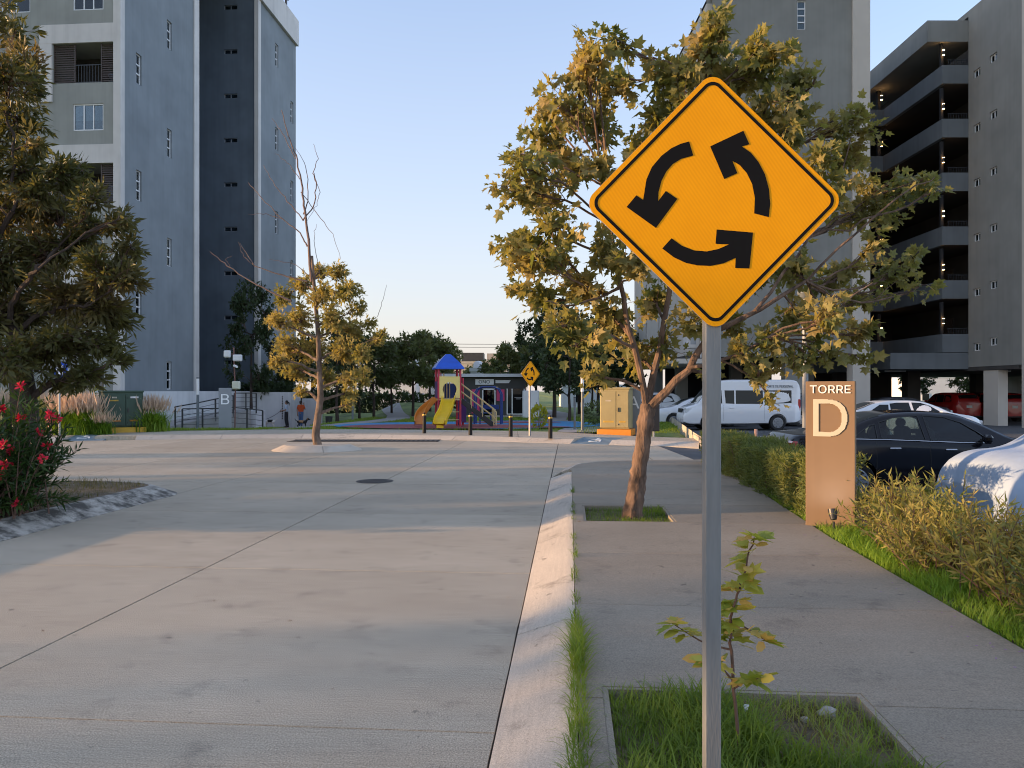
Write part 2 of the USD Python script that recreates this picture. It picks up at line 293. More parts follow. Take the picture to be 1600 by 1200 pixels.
M('hair_black', (.010, .008, .007), .5, .2, 40)
M('shirt_blue', (.42, .50, .60), .9, .1, 12)
M('cloth_black', (.013, .013, .016), .9, .2, 12)
M('shirt_orange', (.55, .085, .018), .9, .1, 12)
M('denim', (.07, .13, .26), .9, .2, 14)
M('dog_white', (.66, .62, .56), .9, .15, 14, .4, 120)
M('dog_black', (.012, .011, .011), .8, .2, 14)
M('dog_tan', (.40, .22, .11), .8, .2, 14)
M('bin_black', (.015, .015, .017), .5, .1, 6)
M('rock', (.36, .33, .30), .9, .25, 8, .8, 30, dist=.02)
M('litter_white', (.72, .74, .76), .5, .05, 5)
M('petal_purple', (.28, .08, .36), .7, .15, 8)
M('dry_leaf', (.20, .11, .06), .8, .3, 12)
M('iron_cast', (.055, .05, .048), .7, .3, 14, .4, 60, metallic=.3)
M('pipe_pink', (.55, .34, .29), .6, .1, 8)
M('wire', (.03, .03, .03), .7, .1, 5)
M('trunk_pale', (.075, .052, .04), .92, .5, 9, 1.0, 16, base2=(.17, .12, .09), dist=.03, stretch=(1, 1, .35), detail=8)
M('trunk_mottled', (.045, .031, .024), .95, .6, 9, 1.0, 13, base2=(.15, .095, .066), dist=.04, stretch=(1, 1, .3), detail=8)
M('trunk_dark', (.055, .038, .030), .95, .4, 8, 1.0, 18, dist=.03, stretch=(1, 1, .3))
M('twig', (.13, .075, .055), .9, .2, 8)
M('bare_twig', (.15, .10, .085), .9, .25, 8)
emit('lamp_glow', (1.0, .55, .20), 5.0)
emit('spot_glow', (.85, .9, 1.0), 25.0)
glass('pane', (.55, .62, .66), 1.6)
glass('car_pane', (.42, .50, .47), 1.55)
G = [(.0, (.08, .14, .02)), (.35, (.16, .24, .035)), (.75, (.27, .35, .06)), (1.0, (.40, .40, .13))]
leafmat('grass', G, .5, .6, patch=3.0)
leafmat('grass_bright', [(0, (.10, .20, .02)), (.5, (.19, .33, .035)), (1, (.33, .44, .07))], .5, .6, patch=2.5)
leafmat('grass_dry', [(0, (.12, .12, .04)), (.5, (.2, .17, .07)), (1, (.30, .23, .12))], .35, .7)
leafmat('plume', [(0, (.66, .54, .42)), (.5, (.76, .64, .50)), (1, (.84, .74, .62))], .45, .8, tint=(1.1, 1.0, .9))
leafmat('sycamore', [(0, (.10, .13, .04)), (.25, (.19, .195, .065)), (.5, (.30, .255, .10)), (.74, (.40, .30, .125)), (.92, (.52, .38, .16)), (1, (.62, .52, .22))], .50, .5, patch=2.2)
leafmat('laurel', [(0, (.06, .078, .026)), (.4, (.12, .115, .044)), (.68, (.20, .14, .065)), (.88, (.32, .20, .10)), (1, (.40, .34, .11))], .38, .45, patch=.9)
leafmat('oak', [(0, (.10, .12, .04)), (.3, (.22, .21, .07)), (.65, (.34, .28, .105)), (1, (.50, .38, .16))], .45, .55, patch=1.2)
leafmat('oleander', [(0, (.016, .040, .010)), (.5, (.032, .070, .016)), (1, (.07, .115, .03))], .25, .4, patch=2)
leafmat('flower_red', [(0, (.50, .015, .045)), (.5, (.66, .03, .07)), (1, (.80, .07, .13))], .3, .6, tint=(1, .5, .5))
leafmat('hedge', [(0, (.085, .125, .038)), (.4, (.17, .20, .062)), (.7, (.27, .25, .08)), (.9, (.44, .30, .12)), (1, (.54, .40, .19))], .42, .6, patch=1.4)
leafmat('shrub', [(0, (.10, .13, .035)), (.3, (.22, .22, .06)), (.6, (.40, .31, .095)), (.88, (.54, .34, .14)), (1, (.62, .48, .22))], .38, .6, patch=2.0)
leafmat('dark_tree', [(0, (.022, .038, .015)), (.5, (.042, .065, .024)), (1, (.08, .10, .034))], .2, .5, patch=.6)
leafmat('park_tree', [(0, (.06, .08, .028)), (.5, (.115, .14, .05)), (1, (.20, .20, .075))], .28, .55, patch=.5)
leafmat('sapling', [(0, (.22, .28, .04)), (.4, (.38, .38, .07)), (.75, (.55, .45, .12)), (1, (.58, .36, .12))], .45, .5)
leafmat('lime_plant', [(0, (.20, .25, .02)), (1, (.36, .36, .04))], .4, .6)
# ------------------------------------------------------------------ ground, road, pavements
rng = np.random.default_rng(11); random.seed(11)
KX = np.array([-30, -20, -14, -10.5, -6.4, -2, 1.9, 4.4, 5.3]); KY = np.array([21.0, 22.9, 24.2, 25.2, 25.6, 24.7, 23.0, 22.0, 21.75])
kerb_y = PchipInterpolator(KX, KY)
far_kerb = np.array([[x, float(kerb_y(x))] for x in np.linspace(-30, 5.3, 90)])
LOT_EDGE = [(5.5, 21.75), (5.75, 23.5), (7.9, 37), (10.5, 62)]
def lot_left(y): return np.interp(y, [-6, 16.4, 16.6, 21.7, 23.5, 37, 62, 90], [3.2, 4.85, 4.2, 4.2, 5.75, 7.9, 10.5, 13])
def ground_z(x, y):
    x, y = np.asarray(x, float), np.asarray(y, float)
    z = np.where(y < 27.2, -.16, land(x, y) - .02)
    z = np.where((x > lot_left(y) + .1) & (y < 75), -.36, z)
    z = np.where((x > lot_left(y) - .25) & (x <= lot_left(y) + .1) & (y > 22), -.16, z)
    bump = .75 * np.exp(-(((x + 13) / 6) ** 2 + ((y - 60) / 5) ** 2)) + .5 * np.exp(-(((x + 7.5) / 3) ** 2 + ((y - 62) / 3) ** 2))
    return z + np.where((y > 45) & (x < 2), bump, 0)
gx = np.unique(np.concatenate([np.linspace(-700, -60, 12), np.arange(-60, 60, 1.0), np.linspace(60, 700, 12)]))
gy = np.unique(np.concatenate([np.linspace(-300, -10, 8), np.arange(-10, 100, 1.0), np.linspace(100, 1500, 16)]))
XX, YY = np.meshgrid(gx, gy); ZZ = ground_z(XX, YY)
nx = len(gx); i, j = np.meshgrid(np.arange(len(gy) - 1), np.arange(nx - 1), indexing='ij')
q = np.stack([i * nx + j, i * nx + j + 1, (i + 1) * nx + j + 1, (i + 1) * nx + j], -1).reshape(-1, 4)
gr = part(None, 'ground', (np.stack([XX, YY, ZZ], -1).reshape(-1, 3), q), 'lawn', smooth=True); tag(gr, kind='structure')

def Rpoly(uv): return Polygon([tuple(Rd(*p)) for p in uv])
def rounded_nose(u0, u1, vend, v0=-4, n=16):
    r = (u1 - u0) / 2; pts = [(u0, v0)] + [(u0 + r - r * math.cos(a), vend - .55 * r + .55 * r * math.sin(a)) for a in np.linspace(0, PI, n)] + [(u1, v0)]
    return pts
median_uv = rounded_nose(-9.3, -6.0, 12.15)
median = Rpoly(median_uv)
ISL = np.array([-5.25, 20.7])
island = affinity.scale(Point(*ISL).buffer(1.0, 24), 1.2, 1.0)
WALK_END = [(1.08, 14.5), (1.3, 15.35), (1.75, 15.9), (2.5, 16.25), (3.4, 16.4), (4.2, 16.45)]
w0 = Rd(.04, -4)
walk_poly = Polygon([tuple(w0), tuple(Rd(.04, 14.2))] + WALK_END + [tuple(Rd(2.95, 15.2)), tuple(Rd(2.62, 8)), tuple(Rd(2.58, 4)), tuple(Rd(2.58, -4))])
jag = [tuple(Rd(-.350 + .018 * (float(meshkit.fbm(np.array([v_ * 2.3, .5, .5]), 4)) - .5), v_)) for v_ in np.arange(-4, 14.01, .06)]
road_region = Polygon([tuple(Rd(-15, -4))] + jag + [ (.95, 15.0), (1.1, 15.75), (1.6, 16.25), (2.4, 16.6), (4.2, 16.8)] + [(4.2, float(kerb_y(4.2)))] +
                      [tuple(p) for p in far_kerb[::-1] if p[0] < 4.2] + [(-30, 13.2), tuple(Rd(-15, 12.6))]).buffer(0)
full_region = unary_union([road_region, LineString(jag).buffer(.03)]).difference(median).difference(island)
road_region = road_region.difference(median.buffer(.0)).difference(island)
road = setting('road')
part(road, 'joint_filler', MB().prism(full_region.buffer(-.005).simplify(.02), -.15, -.010), 'joint_dirt')
us = [-40, -34, -28, -22, -18, -15, -12.1, -9.3, -6.05, -3.27, -.34, 1.9, 8]; vs = [-5.8, -2.67, .45, 3.57, 6.70, 9.83, 12.96, 16.1, 19.25, 22.4, 30]
for a, b in zip(us[:-1], us[1:]):
    for c, d in zip(vs[:-1], vs[1:]):
        cell = Rpoly([(a + .009, c + .006), (b - .009, c + .006), (b - .009, d - .006), (a + .009, d - .006)])
        g = road_region.intersection(cell)
        if g.area > .05: part(road, 'concrete_slab', MB().prism(g.simplify(.002), -.13, 0.0), 'road_concrete')
# sunken things in the carriageway
def grate(name, c, rz, L, Wd, nb, label, bars=True):
    t = thing(name, label, 'drain grate', (c[0], c[1], 0), rz)
    part(t, 'frame', MB().span(-L / 2 - .05, L / 2 + .05, -Wd / 2 - .05, Wd / 2 + .05, -.012, .005), 'dark_void')  # filled plate under the bars; the dark of the pit is its colour
    for k in range(nb):
        x = -L / 2 + (k + .5) * L / nb; part(t, 'bar', MB().span(x - L / nb * .24, x + L / nb * .24, -Wd / 2, Wd / 2, .005, .012), 'iron_cast')
    f = MB(); f.span(-L / 2 - .05, L / 2 + .05, -Wd / 2 - .05, -Wd / 2, .005, .014).span(-L / 2 - .05, L / 2 + .05, Wd / 2, Wd / 2 + .05, .005, .014)
    part(t, 'rim', f, 'iron_cast'); return t
grate('trench_grate', (-4.65, 24.35), 0.0, 4.6, .85, 30, 'long dark trench grate in the road along the far kerb, beyond the island tree')
grate('drain_grate', (-7.05, 12.75), -.06, .95, .85, 9, 'square dark drain grate in the road beyond the nose of the flower bed')
mh = thing('manhole_cover', 'round cast iron manhole cover in the middle of the concrete lane', 'manhole', (*Rd(-3.42, 13.3), 0))
part(mh, 'rim', (lambda r: r)(revolve([(.27, .002), (.27, .006), (.325, .006), (.325, .002)], 32)), 'iron_cast')
part(mh, 'lid', revolve([(0, .008), (.262, .008), (.262, .001)], 32), 'iron_cast')
for k in range(10):
    part(mh, 'rib', MB().box((.0 + .045 * (k - 4.5), 0, .0095), (.012, 2 * math.sqrt(max(.01, .24 ** 2 - (.045 * (k - 4.5)) ** 2)), .005)), 'joint_dirt')

# roll kerbs: each cast length is a piece
def kerb_run(parent, pts, w, h, step, mat, skip=(), gap=.012, name='kerb_stone', low=-.12, top=0.0):
    pts = np.asarray(pts, float); seg = np.linalg.norm(np.diff(pts, axis=0), axis=1); S = np.concatenate([[0], np.cumsum(seg)])
    t = np.gradient(pts, axis=0); t /= np.linalg.norm(t, axis=1, keepdims=True); nn = np.stack([-t[:, 1], t[:, 0]], 1)
    n = max(1, int(round(S[-1] / step)))
    for k in range(n):
        a, b = S[-1] * k / n + gap / 2, S[-1] * (k + 1) / n - gap / 2
        for lo, hi in skip:
            if a < hi and b > lo: a, b = (a, lo) if a < lo else (hi, b)
        if b - a < .05: continue
        ss = np.unique(np.concatenate([[a, b], S[(S > a) & (S < b)]]))
        P = np.stack([np.interp(ss, S, pts[:, c]) for c in (0, 1)], 1); N = np.stack([np.interp(ss, S, nn[:, c]) for c in (0, 1)], 1)
        prof = [(0, low), (0, .006), (w * .12, h * .16), (w * .82, h * .93), (w, h), (w + top, h), (w + top, low)]
        m = len(prof); v = np.array([[*(P[i] + N[i] * o), z] for i in range(len(ss)) for o, z in prof]); f = []
        for i in range(len(ss) - 1):
            for j in range(m):
                A, B = i * m + j, i * m + (j + 1) % m; f += [[A, B, B + m], [A, B + m, A + m]]
        for j in range(1, m - 1): f += [[0, j + 1, j], [(len(ss) - 1) * m, (len(ss) - 1) * m + j, (len(ss) - 1) * m + j + 1]]
        mm = trimesh.Trimesh(v, np.array(f)[:, ::-1], process=False); trimesh.repair.fix_normals(mm)
        part(parent, name, mm, mat, smooth=25)
kerbs = setting('kerb')
gut = [tuple(Rd(-.34, v)) for v in np.arange(-4, 14.01, .5)]
kerb_run(kerbs, gut[::-1], .375, .12, 3.13, 'kerb_concrete')          # nearside gutter
endp = [(.95, 15.0), (1.1, 15.75), (1.6, 16.25), (2.4, 16.6), (4.2, 16.8)]
kerb_run(kerbs, endp[::-1], .34, .12, 2.0, 'kerb_concrete')
RS = np.concatenate([[0], np.cumsum(np.linalg.norm(np.diff(far_kerb, axis=0), axis=1))])
def s_at(x): return float(np.interp(x, far_kerb[:, 0], RS))
kerb_run(kerbs, far_kerb, .42, .12, 2.6, 'kerb_concrete', skip=[(s_at(1.75), s_at(2.75)), (s_at(-14.2), s_at(-13.3))])
mo = np.array([tuple(Rd(u, v)) for u, v in median_uv])
mo = np.array(LineString(mo).segmentize(.5).coords)
kerb_run(kerbs, mo[::-1], .40, .15, 3.0, 'old_kerb')
io = np.array(island.exterior.coords)[::-1]
io = io if Polygon(io).exterior.is_ccw else io[::-1]
kerb_run(kerbs, np.vstack([io, io[1:2]]), .36, .14, 1.4, 'kerb_concrete')
for k, (xa, xb) in enumerate([(1.75, 2.75), (-14.2, -13.3)]):                       # dropped kerbs painted blue
    t = thing('blue_kerb_ramp', ['blue painted dropped kerb with wheelchair symbol, near the tan utility box', 'blue painted dropped kerb with wheelchair symbol, before the tall fountain grass'][k], 'kerb ramp', (0, 0, 0))
    pa, pb = np.array([xa - .25, float(kerb_y(xa - .25))]), np.array([xb + .25, float(kerb_y(xb + .25))])
    d = (pb - pa) / np.linalg.norm(pb - pa); nrm = np.array([-d[1], d[0]]); L = np.linalg.norm(pb - pa)
    def at(s, o, z): return [*(pa + d * s + nrm * o), z]
    v = [at(0, 0, .004), at(L, 0, .004), at(L, 1.5, .126), at(0, 1.5, .126), at(0, 0, -.1), at(L, 0, -.1), at(L, 1.5, -.1), at(0, 1.5, -.1)]
    f = [[0, 1, 2], [0, 2, 3], [0, 4, 5], [0, 5, 1], [1, 5, 6], [1, 6, 2], [2, 6, 7], [2, 7, 3], [3, 7, 4], [3, 4, 0]]
    part(t, 'slope', (v, f), 'blue_paint')
    g = unary_union([Point(-.02, .36).buffer(.06), LineString([(-.02, .28), (.0, .08), (.16, .06), (.22, -.12)]).buffer(.035), LineString([(-.02, .19), (.12, .19)]).buffer(.03),
                     LineString([(.17 * math.cos(a), -.05 + .17 * math.sin(a)) for a in np.linspace(1.7, 5.6, 14)]).buffer(.03)])
    mm = MB().prism(affinity.scale(g, .9, 1.3), 0, .004).mesh(); ux = np.array([d[0], d[1], 0]); uy = np.array([nrm[0], nrm[1], .122 / 1.5]); uy /= np.linalg.norm(uy)
    Mx = np.eye(4); Mx[:3, 0], Mx[:3, 1], Mx[:3, 2] = ux, uy, np.cross(ux, uy); Mx[:3, 3] = at(L / 2, .75, .068)
    part(t, 'wheelchair_symbol', MB().add(mm, M=Mx), 'white_paint')
# near pavement, cut into bays, with two planting pits
pit1 = Rpoly([(.16, 2.18), (1.42, 2.18), (1.42, 3.87), (.16, 3.87)]); pit2 = Rpoly([(.16, 8.75), (1.20, 8.75), (1.20, 9.95), (.16, 9.95)])
walk = setting('pavement')
wreg = walk_poly.difference(pit1).difference(pit2)
part(walk, 'joint_filler', MB().prism(wreg.buffer(-.01), -.12, .105), 'joint_dirt')
wv = [-4.2, -1, .6, 2.17, 3.72, 5.35, 7.05, 8.7, 10.1, 11.6, 13.1, 14.0, 14.75, 17.5]
for c, d in zip(wv[:-1], wv[1:]):
    g = wreg.intersection(Rpoly([(-.5, c + .004), (5.5, c + .004), (5.5, d - .004), (-.5, d - .004)]))
    if g.area > .02: part(walk, 'pavement_slab', MB().prism(g.simplify(.006), -.1, .12), 'walk_concrete')
for g in (pit1, pit2):                                                         # thin concrete rim of each pit
    rim = g.buffer(-.001, join_style=2).difference(g.buffer(-.03, join_style=2))
    part(walk, 'pit_rim', MB().prism(rim, -.05, .116), 'walk_concrete')
    part(walk, 'pit_soil', MB().prism(g.buffer(-.031, join_style=2), -.1, .06), 'soil')
# far pavement beyond the roundabout kerb
off = []
tt = np.gradient(far_kerb, axis=0); tt /= np.linalg.norm(tt, axis=1, keepdims=True); nn_ = np.stack([-tt[:, 1], tt[:, 0]], 1)
inner = far_kerb + nn_ * .425; outer = far_kerb + nn_ * np.interp(far_kerb[:, 0], [-30, -14, -9, 0, 3, 5.3], [2.6, 2.5, 3.6, 3.8, 2.6, 2.0])[:, None]
fp = Polygon(np.vstack([inner, outer[::-1]])).buffer(0)
fpv = setting('far_pavement')
ramps = unary_union([LineString(far_kerb[(far_kerb[:, 0] > a - .3) & (far_kerb[:, 0] < b + .3)]).buffer(1.52, cap_style=2) for a, b in [(1.75, 2.75), (-14.2, -13.3)]])
fp2 = fp.difference(ramps)
for a in np.arange(-31, 6, 2.6):
    g = fp2.intersection(sbox(a + .005, 15, a + 2.6 - .005, 32))
    if g.area > .02: part(fpv, 'pavement_slab', MB().prism(g.simplify(.01), -.1, .12), 'road_concrete')
# flower bed fill, island fill
part(setting('bed_soil'), 'soil', MB().prism(median.buffer(-.41), -.1, .145), 'soil')
part(setting('island_paving'), 'paving', MB().prism(island.buffer(-.365), -.1, .14), 'kerb_concrete')
# car park
lot = setting('car_park')
lp = Polygon([(3.5, -4), (4.9, 16.5), (7.2, 16.5), (7.2, 21.7), (6.0, 23.4), (8.05, 37), (10.6, 62), (60, 62), (60, -4)])
part(lot, 'asphalt', MB().prism(lp, -.34, -.2), 'asphalt')
part(lot, 'driveway', ([(4.206, 16.82, .002), (7.2, 16.5, -.196), (7.2, 21.7, -.196), (4.206, 22.02, .002), (5.7, 16.6, -.08), (5.7, 21.9, -.08), (4.206, 16.82, -.3), (4.206, 22.02, -.3)],
     [(0, 4, 5), (0, 5, 3), (4, 1, 2), (4, 2, 5), (0, 3, 7), (0, 7, 6)]), 'asphalt')
kerb_run(lot, np.array(LineString(LOT_EDGE).segmentize(1.0).coords), .16, .30, 3.0, 'kerb_concrete', low=-.4, name='kerb_stone')
for k in range(9):
    y = 8.0 + 2.75 * k
    if not 15.5 < y < 22.5: part(lot, 'bay_line', MB().span(7.4 if y > 20 else 5.4, 10.4, y - .05, y + .05, -.2, -.196), 'white_paint')
# park paths and play surface, draped on the land
def drape(poly, dz, cell=.8, thick=.0):
    x0, y0, x1, y1 = poly.bounds; out = MB()
    for a in np.arange(x0, x1, cell):
        for b in np.arange(y0, y1, cell):
            g = poly.intersection(sbox(a, b, min(a + cell, x1), min(b + cell, y1)))
            for gg in getattr(g, 'geoms', [g]):
                if gg.geom_type == 'Polygon' and gg.area > 1e-4:
                    v, f = trimesh.creation.triangulate_polygon(gg, engine='earcut'); v = np.asarray(v)
                    z = ground_z(v[:, 0], v[:, 1]) + dz; out.add((np.column_stack([v, z]), f))
    return out
pathp = LineString([(-9.6, 30.5), (-8.2, 33.5), (-7.6, 36.5), (-6.9, 40), (-6.6, 44.5), (-7.4, 50), (-9.5, 60)]).buffer(.7)
pathp2 = LineString([(-14.5, 48.2), (-10, 36), (-9.4, 33)]).buffer(.6)
pathr = LineString([(2.4, 28.0), (3.4, 34), (2.2, 42), (3.5, 55), (3, 75)]).buffer(.75)
part(setting('park_path'), 'path', drape(unary_union([pathp, pathp2, pathr]), .03), 'path_concrete')
part(setting('brick_path'), 'paving', drape(Polygon([(-15.4, 43), (-11.5, 38.5), (-10.2, 38.5), (-11.4, 47), (-14, 51)]), .045), 'brick_paving')
blue = unary_union([affinity.scale(Point(-2.3, 33.6).buffer(1, 40), 5.4, 4.4), affinity.scale(Point(.5, 35.0).buffer(1, 40), 3.6, 4.6)]).intersection(sbox(-12, 29.6, 8, 50)).difference(fp.buffer(.02))
redp = unary_union([affinity.scale(Point(-3.0, 32.0).buffer(1, 40), 4.1, 2.6), affinity.scale(Point(-.2, 31.2).buffer(1, 40), 2.6, .9), affinity.scale(Point(-.2, 37.2).buffer(1, 40), 2.6, 1.1)])
ps = setting('play_surface')
part(ps, 'blue_rubber', drape(blue, .055), 'rubber_blue')
part(ps, 'red_rubber', drape(redp.intersection(blue), .063), 'rubber_red')
# ------------------------------------------------------------------ left apartment block (local: x across the road, y along it)
def opening_window(parent, face, x, z, w, h, n, mode='cols', depth=.06, frame=.055, blind=0.0, mat='alu_white', back='room_dark'):
    """A window on a wall: face 'f' looks to -y (x across), face 'r' looks to +x (x is then the distance along y)."""
    def put(mb):
        if face[0] == 'f': return MB().add(mb, M=T(x, face[1], z))
        return MB().add(mb, M=T(face[1], x, z) @ RZ(PI / 2))
    wn = holder(parent, 'window')
    f = MB(); f.span(0, frame, -.035, .03, 0, h).span(w - frame, w, -.035, .03, 0, h).span(frame, w - frame, -.035, .03, 0, frame).span(frame, w - frame, -.035, .03, h - frame, h)
    iw, ih = w - 2 * frame, h - 2 * frame
    for k in range(1, n):
        if mode == 'cols': f.span(frame + iw * k / n - .025, frame + iw * k / n + .025, -.03, .025, frame, h - frame)
        else: f.span(frame, w - frame, -.03, .025, frame + ih * k / n - .03, frame + ih * k / n + .03)
    part(wn, 'frame', put(f), mat)
    for k in range(n):
        g = MB()
        if mode == 'cols': g.span(frame + iw * k / n, frame + iw * (k + 1) / n, .0, .008, frame, h - frame)
        else: g.span(frame, w - frame, .0, .008, frame + ih * k / n, frame + ih * (k + 1) / n)
        part(wn, 'pane', put(g), 'pane')
    part(wn, 'reveal', put(MB().span(.02, w - .02, .055, .07, .02, h - .02)), back)
    if blind > 0: part(wn, 'blind', put(MB().span(frame, w - frame, .03, .04, h - frame - ih * blind, h - frame)), 'curtain')
    return wn
def panel_with_holes(x0, x1, z0, z1, holes, y0, y1, face='f', at=0.0):
    g = sbox(x0, z0, x1, z1)
    for a, b, c, d in holes: g = g.difference(sbox(a, c, b, d))
    mb = MB().prism(g, -y1, -y0, M=UPRIGHT)
    return mb if face == 'f' else MB().add(mb, M=T(at, 0, 0) @ RZ(PI / 2))
B = thing('apartment_tower', 'grey and white apartment tower at left with louvred balconies and tall dark recess', 'building', (-18.7, 36.8, -.15), ROAD_RZ)
TOP = 28.8
fw = [(-2.45, -.9)]; fr_h = []; sw = []
zb = [16.4 - 5.8 * k for k in range(-2, 3)]              # balcony sills
balc = [(-3.45, -.40, z + .15, z + 2.05) for z in zb if z < 27]
wins = [(-2.45, -.92, z, z + 1.28) for z in (25.85, 20.05, 14.25, 8.45)] + [(-2.75, -.86, 1.68, 2.82)]
lw = [(-6.1, -4.62, z, z + 1.28) for z in (25.85, 20.05, 14.25, 8.45, 2.75 + .2)] + [(-8.4, -6.9, z, z + 1.28) for z in (22.9, 17.1, 11.3, 5.5, 1.68)]
lb = [(-6.6, -4.3, z, z + 1.9) for z in (22.4, 16.6, 10.8, 5.0)]
lb = [(a - 3.2, b - 3.2, c, d) for a, b, c, d in lb]; lw = [w for w in lw if w[0] > -6.5]
part(B, 'front_wall', panel_with_holes(-22, -.37, 0, TOP, [(a, b, c, d) for a, b, c, d in balc + wins + lw + lb], 0, .25), 'stucco')
part(B, 'corner_pilaster', MB().span(-.37, 0, -.10, .25, 0, TOP), 'stucco_white')
fr = MB()
for z in zb:
    if z < 27: fr.span(-4.1, -.372, -.09, .0, z + 2.05, z + 2.95)
for z in zb[::2] if False else zb:
    if z < 27:
        fr.span(-4.12, -3.47, -.085, .0, z - .75, z + 2.048)
        fr.span(-22, -4.122, -.088, .0, z - .95, z - .45)
part(B, 'white_band', fr, 'stucco_white')
for a, b, c, d in balc + lb:
    bc = holder(B, 'balcony')
    y0 = .25
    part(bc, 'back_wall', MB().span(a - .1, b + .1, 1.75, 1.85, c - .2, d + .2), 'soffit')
    sh = MB(); sh.span(a - .1, a, .251, 1.75, c, d).span(b, b + .1, .251, 1.75, c, d).span(a - .1, b + .1, .251, 1.75, d, d + .1).span(a - .1, b + .1, .251, 1.75, c - .12, c)
    part(bc, 'surround', sh, 'stucco')
    part(bc, 'glass_door', MB().span(a + 1.75, a + 2.25, 1.66, 1.7, c, c + 1.55), 'pane'); part(bc, 'door_curtain', MB().span(a + 1.75, a + 2.25, 1.71, 1.73, c, c + 1.55), 'curtain')
    for lx0, lx1 in ((a, a + 1.08), (b - .68, b)):
        fm = MB(); fm.span(lx0, lx0 + .04, .06, .12, c, d).span(lx1 - .04, lx1, .06, .12, c, d)
        part(bc, 'louver_frame', fm, 'louver_brown')
        for k in range(17):
            z = c + .05 + k * (d - c - .08) / 17; part(bc, 'slat', MB().box(((lx0 + lx1) / 2, .09, z + .05), (lx1 - lx0 - .08, .014, .085), rx=-.5), 'louver_brown')
    rl = MB(); rl.span(a + 1.08, b - .68, .07, .11, c + .86, c + .90).span(a + 1.08, b - .68, .07, .11, c + .04, c + .07)
    part(bc, 'rail', rl, 'black_steel')
    for k in range(1, 9):
        x = a + 1.08 + (b - a - 1.76) * k / 9; part(bc, 'baluster', MB().span(x - .012, x + .012, .078, .102, c + .07, c + .86), 'black_steel')
for k, (a, b, c, d) in enumerate(wins): opening_window(B, ('f', .08), a, c, b - a, d - c, 3, blind=[.75, .5, .62, .9, 1.0][k])
for k, (a, b, c, d) in enumerate(lw): opening_window(B, ('f', .08), a, c, b - a, d - c, 2, blind=[.6, .8, .5, .7, .9][k])
# side wall (looks to +x), y from 0 to 7.6
sholes = []
for yv, zs in ((1.22, (22.75, 16.95, 11.15, 5.35)), (4.15, (25.75, 20.0, 14.2, 8.35, 1.75))):
    for z in zs: sholes.append((yv, yv + .5, z + .05, z + 1.55))
g = sbox(.252, 0, 7.05, TOP)
for a, b, c, d in sholes: g = g.difference(sbox(a, c, b, d))
part(B, 'side_wall', MB().add(MB().prism(g, 0, .24, M=UPRIGHT), M=T(-.245, 0, 0) @ RZ(PI / 2)), 'stucco_shaded_side')
for a, b, c, d in sholes: opening_window(B, ('r', -.12), a, c, .5, 1.5, 3, mode='rows', frame=.05, back='curtain')
part(B, 'edge_pilaster', MB().span(-.26, .05, 7.05, 7.62, 0, TOP), 'stucco_white')
part(B, 'recess_return', MB().span(-3.2, -.262, 7.35, 7.6, 0, TOP), 'stucco_recess_shade')
part(B, 'recess_side', MB().span(-3.4, -3.2, 7.35, 13.4, 0, TOP), 'stucco_recess_shade')
# rear volume
dh = [(-1.15, -.25, z, z + .3) for z in (26.65, 23.75, 20.85, 17.95, 15.05, 12.15, 9.25, 6.35, 3.45)]
part(B, 'recess_wall', MB().add(panel_with_holes(-3.2, .93, 0, TOP + 1, dh, 0, .25), M=T(0, 13.4, 0)), 'stucco_recess_shade')
for a, b, c, d in dh: opening_window(B, ('f', 13.5), a, c, b - a, d - c, 2, frame=.035, mat='alu_grey')
part(B, 'rear_pilaster', MB().span(.93, 1.2, 13.3, 13.75, 0, TOP + 1), 'stucco_white')
rh = []
for yv, zs in ((16.3, (24.2, 18.4, 12.6, 6.8)), (19.2, (21.3, 15.5, 9.7, 3.9))):
    for z in zs: rh.append((yv, yv + .55, z, z + 1.55))
g = sbox(13.75, 0, 20.2, TOP)
for a, b, c, d in rh: g = g.difference(sbox(a, c, b, d))
part(B, 'rear_side_wall', MB().add(MB().prism(g, 0, .24, M=UPRIGHT), M=T(1.165 - .245, 0, 0) @ RZ(PI / 2)), 'stucco_shaded_side')
for a, b, c, d in rh: opening_window(B, ('r', 1.165 - .12), a, c, .55, 1.55, 3, mode='rows', frame=.05, back='curtain')
part(B, 'parapet', MB().span(.9, 1.35, 13.2, 20.4, TOP - 1.5, TOP + .35), 'stucco_white')
part(B, 'roof', MB().span(-22, .9,   .25, 20.2, TOP - .3, TOP - .05), 'stucco')
part(B, 'back_wall', MB().span(-22, 1.1, 20.2, 20.45, 0, TOP), 'stucco')
part(B, 'left_wall', MB().span(-22.25, -22, 0, 20.45, 0, TOP), 'stucco')
rs = MB()
for y in (15.2, 17.4, 19.8): rs.beam((.6, y, TOP + .3), (.6, y, TOP + 2.0), .12, .12)
rs.beam((.6, 14.8, TOP + 1.9), (.6, 20.2, TOP + 1.9), .14, .14); rs.beam((.6, 14.8, TOP + 1.1), (.6, 20.2, TOP + 1.1), .06, .06); rs.beam((-1.5, 19.8, TOP + 1.9), (.6, 19.8, TOP + 1.9), .14, .14)
part(B, 'roof_steelwork', rs, 'black_steel')

